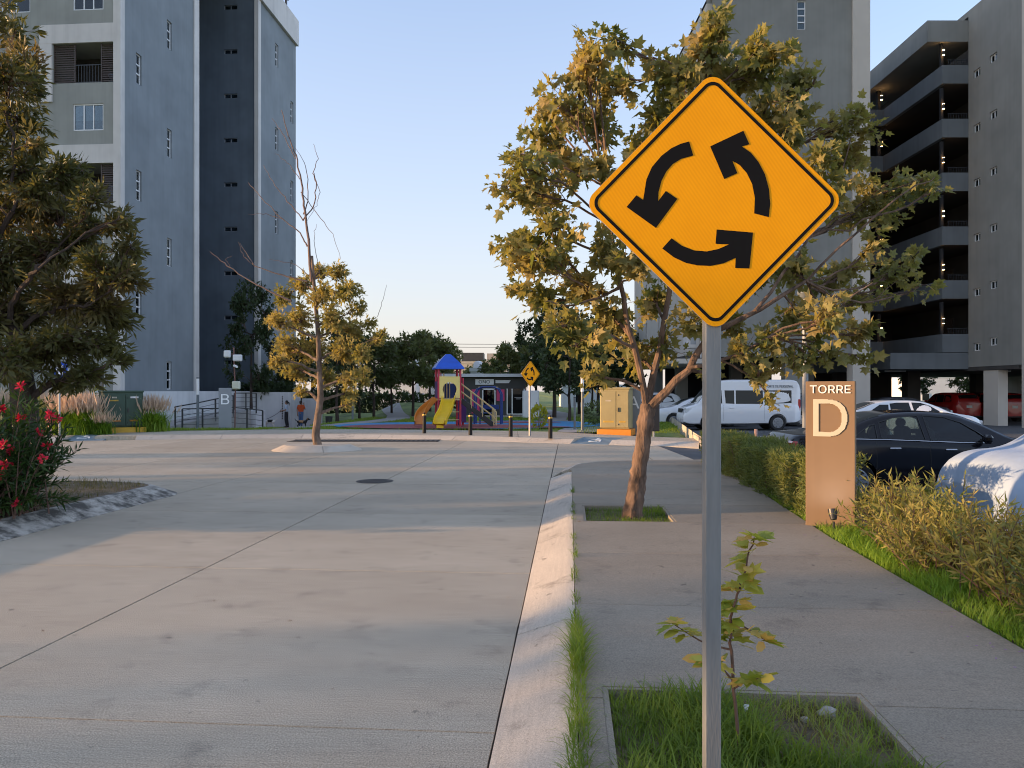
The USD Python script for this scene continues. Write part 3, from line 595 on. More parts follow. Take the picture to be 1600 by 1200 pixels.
# ------------------------------------------------------------------ middle block on the right, raised over parking
C = thing('middle_tower', 'grey apartment tower behind the round traffic sign, raised on pillars over parking', 'building', (10.5, 40, -.2), 0)
CW, CT, C0 = 8.1, 22.3, 3.55
ch = [(4.35, 4.80, z, z + 1.5) for z in (20.6, 14.8, 9.0)] + [(.9, 1.3, z, z + 1.5) for z in (17.7, 11.9, 6.1)]
part(C, 'front_wall', panel_with_holes(0, CW - .9, C0, CT, ch, 0, .3), 'stucco_mid')
for a, b, c, d in ch: opening_window(C, ('f', .1), a, c, b - a, d - c, 4, mode='rows', frame=.045, back='curtain')
part(C, 'pilaster', MB().span(CW - .9, CW, -.12, .6, 0, CT), 'stucco_cream')
part(C, 'parapet', MB().span(-.1, CW + .1, -.1, .35, CT, CT + .3), 'stucco_white')
part(C, 'side_wall', MB().add(panel_with_holes(.302, 24, C0 + .3, CT, [(y, y + .6, z, z + 1.4) for y in (3, 8, 13, 18) for z in (5.5, 8.4, 11.3, 14.2, 17.1, 20)], 0, .3), M=RZ(PI / 2)), 'stucco_cream')
for y in (3, 8, 13, 18):
    for z in (5.5, 8.4, 11.3, 14.2, 17.1, 20):
        wn = holder(C, 'window'); part(wn, 'frame', MB().span(-.22, -.16, y, y + .6, z, z + .06).span(-.22, -.16, y, y + .6, z + 1.34, z + 1.4).span(-.22, -.16, y, y + .05, z + .06, z + 1.34).span(-.22, -.16, y + .55, y + .6, z + .06, z + 1.34), 'alu_white'); part(wn, 'pane', MB().span(-.2, -.19, y + .05, y + .55, z + .06, z + 1.34), 'car_glass')
part(C, 'right_wall', MB().span(CW - .25, CW, .6, 24, C0, CT), 'stucco_mid')
part(C, 'roof', MB().span(-.3, CW, .3, 24, CT - .2, CT - .02), 'stucco_mid')
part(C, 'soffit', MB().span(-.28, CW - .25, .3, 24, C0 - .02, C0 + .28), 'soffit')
for k, (x, y, w, d) in enumerate([(-.2, .9, .7, .6), (-.2, 8, .7, .6), (-.2, 16, .7, .6), (3.9, .5, 1.1, .6), (3.5, 9, .7, .6), (7.0, 6, .6, .6)]):
    part(C, 'pillar', MB().span(x, x + w, y, y + d, 0, C0 - .02), 'stucco_mid')
part(C, 'core_wall', MB().span(.5, CW, 15, 15.2, 0, C0 - .03), 'dark_void')  # added back wall, coloured dark to stand for the shade under the block
ac = holder(C, 'utility_box'); part(ac, 'cabinet', MB().rbox((-.65, 2.2, 4.6), (.7, .9, 1.0), .04), 'stucco_white')
part(ac, 'louvre', MB().span(-.8, -.5, 1.735, 1.749, 4.3, 4.9), 'alu_grey')
part(C, 'wall_pipe', MB().tube([(-.36, 1.2, C0), (-.36, 1.2, CT)], .05, 8), 'stucco_white')
cn = MB(); cn.span(-2.2, -.3, -.1, 9.0, 3.2, 3.45); part(C, 'canopy', cn, 'stucco_cream')

# ------------------------------------------------------------------ right block with open galleries
D = thing('gallery_tower', 'grey tower at far right with open access galleries and warm wall lamps', 'building', (24.6, 37.0, -.2), 0)
DT = 21.95
dsh = []
for k in range(9):
    dsh += [(2.0 - .05, 2.55, 2.9 * k + 1.75 + 2.35, 2.9 * k + 4.5), (3.35, 3.95, 2.9 * k + 1.55 + 2.35, 2.9 * k + 4.3)]
dsh = [h for h in dsh if h[3] < DT - .5]
g = sbox(0.0, 3.05, 4.4, DT)
for a, b, c, d in dsh: g = g.difference(sbox(a, c, b, d))
part(D, 'side_wall', MB().add(MB().prism(g, 0, .3, M=UPRIGHT), M=RZ(PI / 2)), 'stucco_mid')      # looks to -x
def win_l(parent, y, z, w, h):
    wn = holder(parent, 'window')
    part(wn, 'frame', MB().span(.02 - .02, .05, y, y + w, z, z + .04).span(0, .05, y, y + w, z + h - .04, z + h).span(0, .05, y, y + .04, z + .04, z + h - .04).span(0, .05, y + w / 2 - .02, y + w / 2 + .02, z + .04, z + h - .04).span(0, .05, y + w - .04, y + w, z + .04, z + h - .04), 'alu_white')
    part(wn, 'pane', MB().span(.02, .03, y + .04, y + w - .04, z + .04, z + h - .04), 'pane'); part(wn, 'reveal', MB().span(.1, .12, y, y + w, z, z + h), 'room_dark')
# the wall is 0.3 thick towards -x: put the windows on its inner plane
for a, b, c, d in dsh:
    wn = holder(D, 'window')
    for nm, mb, mt in (('frame', MB().span(.08, .14, a, b, c, c + .04).span(.08, .14, a, b, d - .04, d).span(.08, .14, a, a + .04, c + .04, d - .04).span(.08, .14, (a + b) / 2 - .02, (a + b) / 2 + .02, c + .04, d - .04).span(.08, .14, b - .04, b, c + .04, d - .04), 'alu_white'),
                       ('pane', MB().span(.10, .11, a + .04, b - .04, c + .04, d - .04), 'pane'), ('reveal', MB().span(.2, .22, a, b, c, d), 'room_dark')): part(wn, nm, mb, mt)
part(D, 'front_fin', MB().span(-.04, .3, -.6, -.001, 0, DT + .2), 'stucco_cream')
part(D, 'front_wall', MB().span(.302, 14, .0, .3, 3.05, DT), 'stucco_mid')
part(D, 'roof', MB().span(0, 14, .4, 24, DT, DT + .3), 'stucco_mid')
part(D, 'right_wall', MB().span(13.7, 14, .3, 24, 0, DT), 'stucco_mid')
part(D, 'back_wall', MB().span(.6, 13.7, 23.7, 24, 3.05, DT), 'stucco_mid')
# roof overhang above the galleries
rf = MB(); rf.span(-2.2, -.002, 4.402, 4.55, 20.6, 21.75).span(-2.2, -1.95, 4.55, 13.0, 20.6, 21.75).span(-1.95, .6, 4.55, 13.0, 20.62, 20.8)
part(D, 'gallery_roof', rf, 'stucco_mid')
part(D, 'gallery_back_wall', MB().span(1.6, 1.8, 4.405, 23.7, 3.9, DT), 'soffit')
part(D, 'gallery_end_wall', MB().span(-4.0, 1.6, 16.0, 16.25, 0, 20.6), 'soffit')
for k in range(6):
    z = 2.9 * k + 3.99
    ga = holder(D, 'gallery')
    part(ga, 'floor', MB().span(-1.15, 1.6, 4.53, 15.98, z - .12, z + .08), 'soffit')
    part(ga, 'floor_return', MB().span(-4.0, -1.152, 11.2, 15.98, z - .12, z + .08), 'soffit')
    p = MB(); p.span(-1.4, -.002, 4.402, 4.52, z - .14, z + .85).span(-1.4, -1.16, 4.52, 11.0, z - .14, z + .85).span(-4.2, -1.402, 11.0, 11.18, z - .14, z + .85)
    part(ga, 'parapet', p, 'stucco_deep')
    rl = MB(); rl.span(-1.1, -.002, 4.44, 4.47, z + 1.12, z + 1.16); part(ga, 'rail', rl, 'black_steel')
    for x in np.linspace(-1.05, -.06, 8): part(ga, 'baluster', MB().span(x - .012, x + .012, 4.445, 4.465, z + .85, z + 1.12), 'black_steel')
    part(ga, 'door', MB().span(1.55, 1.598, 5.2, 6.1, z + .08, z + 2.1), 'louver_brown')
    part(ga, 'door', MB().span(1.55, 1.598, 8.6, 9.5, z + .08, z + 2.1), 'louver_brown')
    part(ga, 'post', MB().span(-1.36, -1.22, 4.62, 4.76, z + .85, z + 2.6), 'dark_void')
    for lx, ly in ((-1.28, 4.52), (-1.55, 10.9)):
        part(ga, 'wall_lamp', MB().cyl((lx, ly, z + 1.45), (lx, ly, z + 1.68), .05, 10), 'black_steel')
        part(ga, 'lamp_glow', MB().cyl((lx, ly, z + 1.69), (lx, ly, z + 1.71), .065, 10), 'lamp_glow'); part(ga, 'lamp_glow', MB().cyl((lx, ly, z + 1.42), (lx, ly, z + 1.44), .065, 10), 'lamp_glow')
    part(ga, 'return_post', MB().span(-1.65, -1.45, 11.2, 11.4, z + .85, z + 2.6), 'dark_void')
part(D, 'ground_beam', MB().span(-4.2, -.002, 4.41, 16, 2.95, 3.82), 'stucco_deep')
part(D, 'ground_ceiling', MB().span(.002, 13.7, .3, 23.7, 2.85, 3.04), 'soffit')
for x, y, w, d in [(-1.1, 8.6, .75, .7), (-3.9, 12, .7, .7), (5.0, .45, .7, .7), (5, 12, .7, .7), (-.2, 16.2, .7, .7), (.05, 1.95, .5, 1.2)]:
    part(D, 'pillar', MB().span(x, x + w, y, y + d, 0, 2.94 if x < -.9 else 2.84), 'stucco_cream' if y < 2 else 'soffit')
for x, y in ((1.4, 4), (-2.4, 7.5), (-2.4, 13)): part(D, 'ceiling_lamp', MB().span(x - .6, x + .6, y - .06, y + .06, 2.88 if x < 0 else 2.8, 2.948 if x < 0 else 2.849), 'lamp_white')
# ------------------------------------------------------------------ far buildings seen over the park
def house(name, label, px0, px1, row_top, Y, mat, depth=9, extra=None):
    a, b = W(px0, row_top, Y), W(px1, row_top, Y); w = b[0] - a[0]; z0 = -1.25; h = a[2] - z0
    t = thing(name, label, 'house', (a[0], Y, z0))
    part(t, 'wall', MB().span(0, w, 0, depth, 0, h), mat)
    part(t, 'parapet', MB().span(-.1, w + .1, -.1, .15, h - .02, h + .35), mat)
    for k in range(max(2, int(w / 3))):
        for z in np.arange(1.2, h - 1.2, 2.8):
            x = (k + .5) * w / max(2, int(w / 3)); wn = holder(t, 'window')
            part(wn, 'frame', MB().span(x - .6, x + .6, -.05, -.003, z, z + 1.2), 'alu_white'); part(wn, 'pane', MB().span(x - .53, x + .53, -.062, -.052, z + .07, z + 1.13), 'car_glass')
    for m in (extra or []):
        if m[0] == 'tank': part(t, 'water_tank', revolve([(0, 1.15), (.25, 1.12), (.5, .95), (.55, .5), (.55, 0)], 14) if False else MB().add(revolve([(.001, 1.15), (.25, 1.12), (.5, .95), (.55, .5), (.55, 0)], 14), loc=(m[1] * w, 2, h)), m[2], smooth=True)
        if m[0] == 'room': part(t, 'roof_room', MB().span(m[1] * w, m[2] * w, 1, 6, h, h + m[3]), m[4])
        if m[0] == 'mast': part(t, 'mast', MB().cyl((m[1] * w, 2, h), (m[1] * w, 2, h + m[2]), .05, 6), 'wire')
    return t
house('far_house', 'cream stepped house with roof room, right of the blue play roof', 758, 800, 568, 95, 'house_cream', extra=[('room', .06, .42, 1.3, 'house_cream'), ('tank', .6, 'hydrant_red'), ('mast', .75, 3.0)])
house('far_house', 'white house with roof tanks behind the dark kiosk, left of the far yellow sign', 792, 824, 562, 110, 'house_white', extra=[('tank', .25, 'house_cream'), ('tank', .7, 'pipe_pink')])
house('far_house', 'low white flat roofed house directly above the kiosk roof', 735, 772, 580, 80, 'house_white', extra=[('tank', .3, 'house_white')])
house('far_house', 'pale house with dark upper storey behind the play tower roof', 704, 758, 568, 125, 'house_cream', extra=[('room', .3, .95, 1.8, 'shop_dark')])
house('far_house', 'long bluish white building above the park trees at left', 594, 646, 545, 130, 'house_white', extra=[('room', .1, .5, 1.4, 'house_white')])
house('far_house', 'low white house behind the park trees, right of the blue play roof eaves', 640, 700, 562, 140, 'house_white', extra=[('tank', .8, 'house_white')])
house('far_house', 'white perimeter building seen through the right park trunks', 880, 985, 605, 100, 'house_white')
house('far_house', 'white house seen between the pillars at far right', 1430, 1560, 590, 120, 'house_white')
# dark kiosk
K = thing('kiosk', 'dark flat roofed kiosk with pink banners behind the playground', 'kiosk', (*W(716, 640, 48)[:2], float(land(0, 48)) - .02), scale=(.89, .89, .77))
kw = 4.75
part(K, 'wall', panel_with_holes(0, kw, 0, 3.25, [(1.75, 2.55, .1, 2.2)], 0, 4.5), 'shop_dark')
part(K, 'roof', MB().span(-1.6, kw + .3, -.5, 4.9, 3.25, 3.5), 'house_white')
part(K, 'plinth', MB().span(-.05, kw + .05, -.15, 0, 0, .14), 'kerb_concrete')
part(K, 'door_frame', MB().span(1.68, 1.76, -.05, .05, .1, 2.3).span(2.54, 2.62, -.05, .05, .1, 2.3).span(1.68, 2.62, -.05, .05, 2.2, 2.32), 'alu_white')
part(K, 'glass_door', MB().span(1.76, 2.54, .1, .12, .1, 2.2), 'car_pane'); part(K, 'interior', MB().span(1.7, 2.6, .8, .9, .1, 2.3), 'room_dark')
part(K, 'pink_banner', MB().span(.95, 1.5, -.08, -.02, .3, 2.25), 'shop_pink'); part(K, 'pink_banner', MB().span(2.7, 3.25, -.08, -.02, 1.3, 2.25), 'shop_pink')
for x, z, n in ((1.22, .5, 9), (2.97, 1.45, 4)):
    for k in range(n): part(K, 'banner_mark', MB().span(x - .05, x + .05, -.09, -.081, z + k * .18, z + k * .18 + .09), 'letter_white')
part(K, 'shop_window', MB().span(3.45, 4.62, -.03, -.01, .25, 2.3), 'car_glass')
f = MB(); f.span(3.4, 4.68, -.05, .0, .2, .28); 
for x in (3.4, 3.75, 4.6): f.span(x, x + .08, -.05, -.005, .28, 2.3)
part(K, 'window_frame', f, 'alu_white')
part(K, 'menu_board', MB().span(3.84, 4.6, -.07, -.05, .32, 1.85), 'sign_black')
for z, a, b in ((1.55, 3.95, 4.5), (1.45, 4.05, 4.4)): part(K, 'menu_line', MB().span(a, b, -.08, -.071, z, z + .05), 'alu_grey')
part(K, 'name_sign', MB().span(1.2, 2.5, -.08, -.01, 2.62, 3.08), 'alu_white')
part(K, 'name_lettering', MB().add(meshkit.text_mesh('ONO', .26, .01), M=T(1.42, -.081, 2.73) @ UPRIGHT), 'sign_black')
g = Polygon([(2.62, 2.75), (3.55, 2.75), (3.7, 3.0), (2.62, 3.0)]); part(K, 'arrow_sign', MB().prism(g, .01, .08, M=UPRIGHT), 'alu_white')
cb = thing('white_cabinet', 'white metal cabinet beside the dark kiosk, left of the far yellow sign post', 'cabinet', (*W(817, 640, 45)[:2], float(land(0, 45))), scale=.85)
part(cb, 'body', MB().rbox((.55, .4, .95), (1.15, .8, 1.9), .03), 'box_white'); part(cb, 'door', MB().span(.06, 1.04, -.02, .0, .1, 1.85), 'alu_white'); part(cb, 'handle', MB().span(.9, .94, -.05, -.02, .9, 1.1), 'black_steel')
# ------------------------------------------------------------------ vegetation tools
def unit(a): return a / (np.linalg.norm(a, axis=-1, keepdims=True) + 1e-12)
def scatter(tv, tf, pos, d, up, sc):
    """Copies of a leaf (x along, y across, z up) at pos, pointing along d, facing up."""
    pos, d, up = np.asarray(pos, float), unit(np.asarray(d, float)), np.asarray(up, float)
    y = unit(np.cross(up, d)); z = np.cross(d, y); sc = np.broadcast_to(sc, (len(pos),))
    v = pos[:, None] + sc[:, None, None] * (tv[None, :, 0:1] * d[:, None] + tv[None, :, 1:2] * y[:, None] + tv[None, :, 2:3] * z[:, None])
    f = tf[None] + (np.arange(len(pos)) * len(tv))[:, None, None]
    return v.reshape(-1, 3), f.reshape(-1, 3)
_o = [(0, 0), (-.06, .16), (.08, .47), (.27, .27), (.58, .46), (.60, .17), (1.0, 0)]
_o = _o + [(x, -y) for x, y in _o[-2:0:-1]]
MAPLE = (np.array([(.34, 0, -.07)] + [(x, y, .05 * abs(y) * 2 - .12 * x * x) for x, y in _o]), np.array([[0, k + 1, (k + 1) % len(_o) + 1] for k in range(len(_o))]))
LANCE = (np.array([(0, 0, 0), (.4, .16, .03), (.42, 0, -.01), (.4, -.16, .03), (1, 0, -.10)]), np.array([[0, 2, 1], [0, 3, 2], [2, 4, 1], [2, 3, 4]]))
NARROW = (np.array([(0, 0, 0), (.45, .085, .01), (.45, -.085, .01), (1, 0, -.06)]), np.array([[0, 2, 1], [1, 2, 3]]))
OVAL = (np.array([(0, 0, 0), (.3, .24, .03), (.75, .2, 0), (1, 0, -.05), (.75, -.2, 0), (.3, -.24, .03)]), np.array([[0, 5, 1], [1, 5, 4], [1, 4, 2], [2, 4, 3]]))
SPRAY = (np.array([(0, 0, 0), (.35, .3, .04), (.5, .08, .0), (1, .22, -.05), (.7, -.05, 0), (.85, -.35, -.02), (.4, -.2, .03)]), np.array([[0, 2, 1], [2, 4, 3], [0, 6, 2], [2, 6, 4], [4, 6, 5]]))
BLADE = (np.array([(0, .03, 0), (0, -.03, 0), (.4, .026, .05), (.4, -.026, .05), (.75, .016, -.03), (.75, -.016, -.03), (1, 0, -.18)]), np.array([[0, 1, 3], [0, 3, 2], [2, 3, 5], [2, 5, 4], [4, 5, 6]]))
def rdir(rng, n): return unit(rng.normal(size=(n, 3)))
def bez(p0, p1, p2, n): t = np.linspace(0, 1, n)[:, None]; return (1 - t) ** 2 * p0 + 2 * t * (1 - t) * p1 + t * t * p2
class Tree:
    def __init__(s, seed): s.rng = np.random.default_rng(seed); s.wood, s.nodes, s.rad = MB(), [], []; s.P, s.D, s.U, s.S = [], [], [], []; s.twigs = MB()
    def limb(s, pts, r0, r1, n=8, pw=1.0):
        pts = np.asarray(pts, float); r = r0 + (r1 - r0) * np.linspace(0, 1, len(pts)) ** pw
        s.wood.add(tube(pts, r, n)); s.nodes += list(pts); s.rad += list(r)
    def reach(s, c, r1=.012, back=None, wob=.06, n=9, rmax=.07, zmin=-9):
        N, R = np.array(s.nodes), np.array(s.rad); c = np.asarray(c, float); d = np.linalg.norm(N - c, axis=1)
        cost = d + 1.1 * np.maximum(0, N[:, 2] + .25 * d - c[2]) + 4 * (R < r1 * 1.3) + 9 * (N[:, 2] < zmin)
        k = int(np.argmin(cost)); p0, r0 = N[k], min(R[k] * .78, rmax); L = np.linalg.norm(c - p0)
        mid = (p0 + c) / 2 + s.rng.normal(size=3) * wob * L + np.array([0, 0, -.06 * L]) + (0 if k == 0 else .18 * L) * unit(N[k] - N[k - 1])
        pts = bez(p0, mid, c, n); pts[1:-1] += s.rng.normal(size=(n - 2, 3)) * .012 * L
        s.limb(pts, max(r0 * .8, r1), r1, 6); return pts
    zmin = -9
    def cluster(s, c, rad, nleaf, ntw, size, twr=.0045, spread=.07, droop=.25, outward=.6, shell=.55, svar=.3, up=.5):
        c, rad = np.asarray(c, float), np.broadcast_to(rad, 3); lim = s.reach(c, zmin=s.zmin); rg = s.rng
        per = max(1, nleaf // ntw)
        for _ in range(ntw):
            e = rdir(rg, 1)[0]; e = e * (shell + (1 - shell) * rg.random()); tip = c + e * rad
            p0 = lim[rg.integers(len(lim) // 2, len(lim))]; L = np.linalg.norm(tip - p0)
            pts = bez(p0, (p0 + tip) / 2 + rg.normal(size=3) * .1 * L + [0, 0, .06 * L], tip, 5)
            s.twigs.add(tube(pts, np.linspace(twr * 1.7, twr * .6, 5), 3, False))
            t = .35 + .65 * rg.random(per) ** .8; k = np.clip((t * 4).astype(int), 0, 3); w = (t * 4 - k)[:, None]
            p = pts[k] * (1 - w) + pts[k + 1] * w; dd = unit(pts[4] - pts[0])
            o = rdir(rg, per); p = p + o * spread * rg.random((per, 1))
            s.P.append(p); s.D.append(unit(o + outward * dd + [0, 0, -droop])); s.U.append(unit(rdir(rg, per) + [0, 0, up])); s.S.append(size * (1 + svar * rg.normal(size=per)).clip(.45, 1.7))
    def leaves(s): return np.vstack(s.P), np.vstack(s.D), np.vstack(s.U), np.concatenate(s.S)

# ------------------------------------------------------------------ the plane tree in the pavement pit
SY0 = np.array([1.50, 9.22, .06])
t = Tree(5); t.zmin = 1.42
def L(px, row, dy=0.0): return W(px, row, 9.22 + dy) - SY0
trunk = np.array([L(988, 812), L(990, 790), L(998, 740), L(1003, 700), L(1009, 660), L(1012, 632)])
trunk[:, 1] += [0, 0, .02, .0, -.02, 0]
fl = np.array([.135, .108, .096, .09, .098, .085]); t.limb(trunk, 0, 0, 14); t.wood = MB(); tt_ = np.linspace(0, 1, 30); pp = np.array([np.interp(tt_, np.linspace(0, 1, 6), trunk[:, k]) for k in range(3)]).T
v, f = tube(pp, np.interp(tt_, np.linspace(0, 1, 6), fl), 18); v += (meshkit.fbm(v * 14, 3, 4)[:, None] - .5) * .07 * unit(v - np.repeat(pp, 18, 0)[:len(v)] if False else v * [1, 1, 0]); t.wood.add((v, f)); t.rad = list(fl)
def limbpx(p, r0, r1, n=8): t.limb(np.array([np.array([np.interp(q, np.linspace(0, 1, len(p)), [L(*a)[k] for a in p]) for k in range(3)]) for q in np.linspace(0, 1, 12)]) + np.vstack([[0, 0, 0], t.rng.normal(size=(11, 3)) * .012]), r0 * .78, r1 * .7, n)
limbpx([(1012, 640), (1045, 608, -.1), (1080, 570, -.2), (1112, 520, -.3), (1180, 485, -.4), (1260, 440, -.3)], .075, .028)
limbpx([(1010, 640), (1018, 600, .1), (1035, 540, .15), (1045, 470, .2), (1050, 380, .2), (1075, 250, .2), (1110, 120, .1), (1120, 60, .1)], .062, .014)
limbpx([(1010, 640), (1003, 590, -.05), (985, 520, -.1), (968, 440, -.1), (955, 340, -.1), (945, 220, 0), (935, 110, 0)], .058, .012)
limbpx([(985, 525, -.1), (930, 460, .2), (880, 400, .4), (840, 330, .4), (825, 250, .4)], .032, .010)
limbpx([(968, 450, -.1), (900, 480, -.5), (850, 470, -.6)], .024, .010)
limbpx([(1075, 575, -.2), (1150, 560, -.5), (1210, 520, -.6), (1290, 500, -.7), (1360, 440, -.6)], .030, .010)
limbpx([(1112, 520, -.3), (1150, 400, .2), (1170, 280, .4), (1195, 160, .5), (1205, 90, .5)], .034, .010)
limbpx([(1180, 485, -.4), (1260, 380, -.1), (1310, 290, .1), (1330, 215, .1)], .028, .009)
limbpx([(1260, 440, -.3), (1350, 350, -.3), (1430, 290, -.3), (1462, 278, -.3)], .020, .008)
CL = [(930, 75, .30, 70), (905, 110, .26, 60), (948, 130, .34, 100), (925, 190, .36, 110), (880, 165, .28, 70), (850, 215, .34, 90), (815, 262, .30, 80), (800, 300, .24, 50), (845, 300, .36, 90), (890, 260, .34, 90), (930, 260, .3, 70),
      (960, 60, .18, 30), (840, 160, .15, 20), (800, 240, .12, 12), (860, 350, .32, 70), (800, 385, .28, 55), (835, 400, .30, 60), (783, 390, .12, 14), (840, 460, .30, 60), (800, 455, .18, 26), (870, 510, .28, 60), (905, 450, .34, 80), (900, 540, .28, 50), (930, 590, .16, 22),
      (955, 500, .34, 80), (950, 400, .36, 80), (975, 330, .3, 60), (990, 560, .3, 60), (1035, 545, .28, 44), (1020, 470, .34, 80), (1000, 410, .30, 60), (880, 410, .28, 60),
      (1125, 35, .26, 70), (1105, 75, .32, 90), (1130, 115, .36, 100), (1060, 105, .30, 70), (1030, 120, .22, 40), (1020, 90, .12, 12), (1070, 165, .38, 100), (1025, 180, .32, 80), (1000, 235, .30, 70), (1050, 240, .34, 80), (985, 290, .28, 54), (1120, 200, .4, 90),
      (1190, 75, .26, 60), (1165, 120, .32, 80), (1215, 95, .26, 56), (1245, 130, .28, 64), (1200, 160, .36, 90), (1255, 175, .22, 40), (1230, 205, .30, 70), (1180, 215, .34, 80), (1275, 120, .10, 10),
      (1320, 200, .30, 60), (1345, 170, .16, 20), (1290, 240, .30, 60), (1345, 245, .28, 54), (1305, 300, .30, 60), (1365, 205, .16, 22), (1370, 300, .26, 46), (1410, 300, .26, 46), (1445, 280, .22, 34), (1462, 300, .10, 8), (1345, 330, .26, 44),
      (1390, 340, .18, 26), (1365, 385, .22, 32), (1420, 405, .20, 28), (1440, 445, .16, 16), (1385, 435, .20, 26), (1320, 425, .24, 36), (1350, 470, .26, 44), (1290, 440, .26, 44), (1300, 500, .30, 54), (1345, 525, .24, 36), (1250, 420, .3, 54), (1240, 490, .30, 50),
      (1200, 530, .28, 44), (1260, 555, .24, 36), (1160, 555, .26, 40), (1150, 505, .28, 44), (1185, 590, .18, 22), (1205, 625, .10, 9), (1290, 555, .18, 20), (1115, 585, .12, 12), (1350, 560, .14, 14), (1080, 500, .3, 44), (1100, 440, .34, 50), (1180, 440, .34, 50), (1130, 330, .4, 60)]
for px, row, r, n in CL:
    t.cluster(L(px, row, float(t.rng.uniform(-.75, .75)) * min(1, r / .25)), (r * 1.3, r * 1.5, r * 1.3), int(n * 2.9), max(4, n // 4), .094, twr=.0035, spread=.11, droop=.35, outward=.35, up=.15, shell=.12)
PL = thing('plane_tree', 'plane tree with lobed golden green leaves in a pavement pit behind the big traffic sign', 'tree', SY0)
part(PL, 'trunk', t.wood, 'trunk_mottled', smooth=40); part(PL, 'twigs', t.twigs, 'twig', kind='stuff')
P, Dd, U, S = t.leaves(); size_in_view = S / (P[:, 1] + SY0[1])
order = np.argsort(-size_in_view * (1 + .5 * np.random.default_rng(3).random(len(S)))); big, rest = order[:300], order[300:]
cr = holder(PL, 'crown')
part(cr, 'foliage', scatter(*MAPLE, P[rest], Dd[rest], U[rest], S[rest]), 'sycamore', kind='stuff')
for k in big: part(cr, 'leaf', scatter(*MAPLE, P[k:k + 1], Dd[k:k + 1], U[k:k + 1], S[k:k + 1] * 1.1), 'sycamore')

# ------------------------------------------------------------------ dark evergreen on the left flower bed
LT0 = np.array([-6.75, 10.55, .14]); t = Tree(8)
def L2(px, row, dy=0.0): return W(px, row, 10.55 + dy) - LT0
tr = np.array([L2(33, 780), L2(38, 720), L2(40, 660), L2(36, 610), L2(30, 570), L2(26, 520)]); tr[0, 2] = -.02
t.limb(np.array([np.interp(np.linspace(0, 1, 16), np.linspace(0, 1, 6), tr[:, k]) for k in range(3)]).T, .20, .13, 14)
for e, r in [((-40, 400, .3), .09), ((60, 420, -.5), .07), ((100, 380, .4), .07), ((20, 330, 0), .10), ((-90, 250, .2), .06), ((10, 180, .2), .05), ((130, 480, -.2), .05), ((-30, 90, .2), .04)]: t.reach(L2(*e), r1=r * .35, rmax=r, n=12)
CL2 = [(20, 50, .30, 40), (-20, 20, .4, 60), (45, 95, .26, 40), (10, 120, .5, 90), (-60, 120, .7, 120), (50, 135, .2, 22), (30, 190, .34, 60), (-20, 220, .6, 120), (55, 225, .2, 24), (-90, 260, .8, 140), (40, 270, .4, 80), (100, 270, .3, 50), (10, 330, .55, 130), (80, 330, .45, 110), (130, 265, .18, 22), (145, 310, .24, 36), (60, 300, .3, 50),
       (150, 350, .28, 50), (120, 380, .45, 110), (185, 350, .22, 30), (205, 385, .22, 34), (200, 340, .12, 12), (160, 420, .4, 90), (200, 430, .26, 44), (60, 400, .55, 150), (0, 420, .6, 150), (-70, 380, .8, 160), (100, 460, .5, 130), (165, 480, .36, 80), (190, 500, .24, 40), (40, 490, .55, 140), (-30, 500, .6, 130), (120, 530, .42, 100), (170, 545, .26, 44), (70, 550, .45, 100), (10, 560, .45, 90), (140, 585, .22, 32), (190, 560, .14, 16), (90, 600, .2, 24), (120, 600, .14, 14), (-50, 570, .5, 80)]
for px, row, r, n in CL2:
    t.cluster(L2(px, row, float(t.rng.uniform(-.9, .9)) * min(1, r / .3)), (r * 1.1, r * 1.4, r), int(n * 10), max(8, n // 2), .112, twr=.005, spread=.075, droop=.2, outward=1.0, shell=.2, up=.5)
LT = thing('evergreen_tree', 'dark leafy evergreen tree rising from the flower bed at left', 'tree', LT0)
part(LT, 'trunk', t.wood, 'trunk_dark', smooth=40); cr = holder(LT, 'crown')
part(cr, 'twigs', t.twigs, 'twig', kind='stuff'); part(cr, 'foliage', scatter(*LANCE, *t.leaves()), 'laurel', kind='stuff')

# ------------------------------------------------------------------ small tree with a dead leader on the roundabout island
IT0 = np.array([ISL[0] + .02, ISL[1], .11]); t = Tree(21)
def L3(px, row, dy=0.0): return W(px, row, 20.7 + dy) - IT0
tr = np.array([L3(491, 702), L3(493, 680), L3(497, 650), L3(501, 620), L3(499, 580), L3(497, 520), L3(492, 460), L3(487, 400)]); tr[0] = (0, 0, -.02)
t.limb(np.array([np.interp(np.linspace(0, 1, 24), np.linspace(0, 1, 8), tr[:, k]) for k in range(3)]).T, .120, .040, 12)
CL3 = [(500, 425, .28, 60), (530, 425, .26, 60), (470, 445, .3, 70), (440, 465, .28, 60), (505, 460, .4, 110), (545, 455, .34, 90), (430, 500, .3, 70), (470, 500, .45, 130), (520, 500, .45, 130), (560, 480, .2, 30), (555, 515, .3, 70), (445, 540, .36, 90), (490, 550, .45, 130), (540, 550, .4, 110), (565, 555, .24, 44), (430, 565, .22, 40), (460, 580, .32, 80), (510, 590, .36, 90), (550, 590, .3, 70), (470, 610, .2, 30), (548, 615, .2, 36), (570, 590, .2, 26), (595, 530, .2, 30), (580, 505, .14, 18), (548, 632, .12, 14), (600, 520, .1, 8)]
for px, row, r, n in CL3:
    t.cluster(L3(px, row, float(t.rng.uniform(-.8, .8))), (r * 1.2, r * 1.4, r * 1.15), int(n * 6.0), max(8, n // 3), .115, twr=.006, spread=.1, droop=.2, outward=.5, up=.3, shell=.2)
bare = MB()
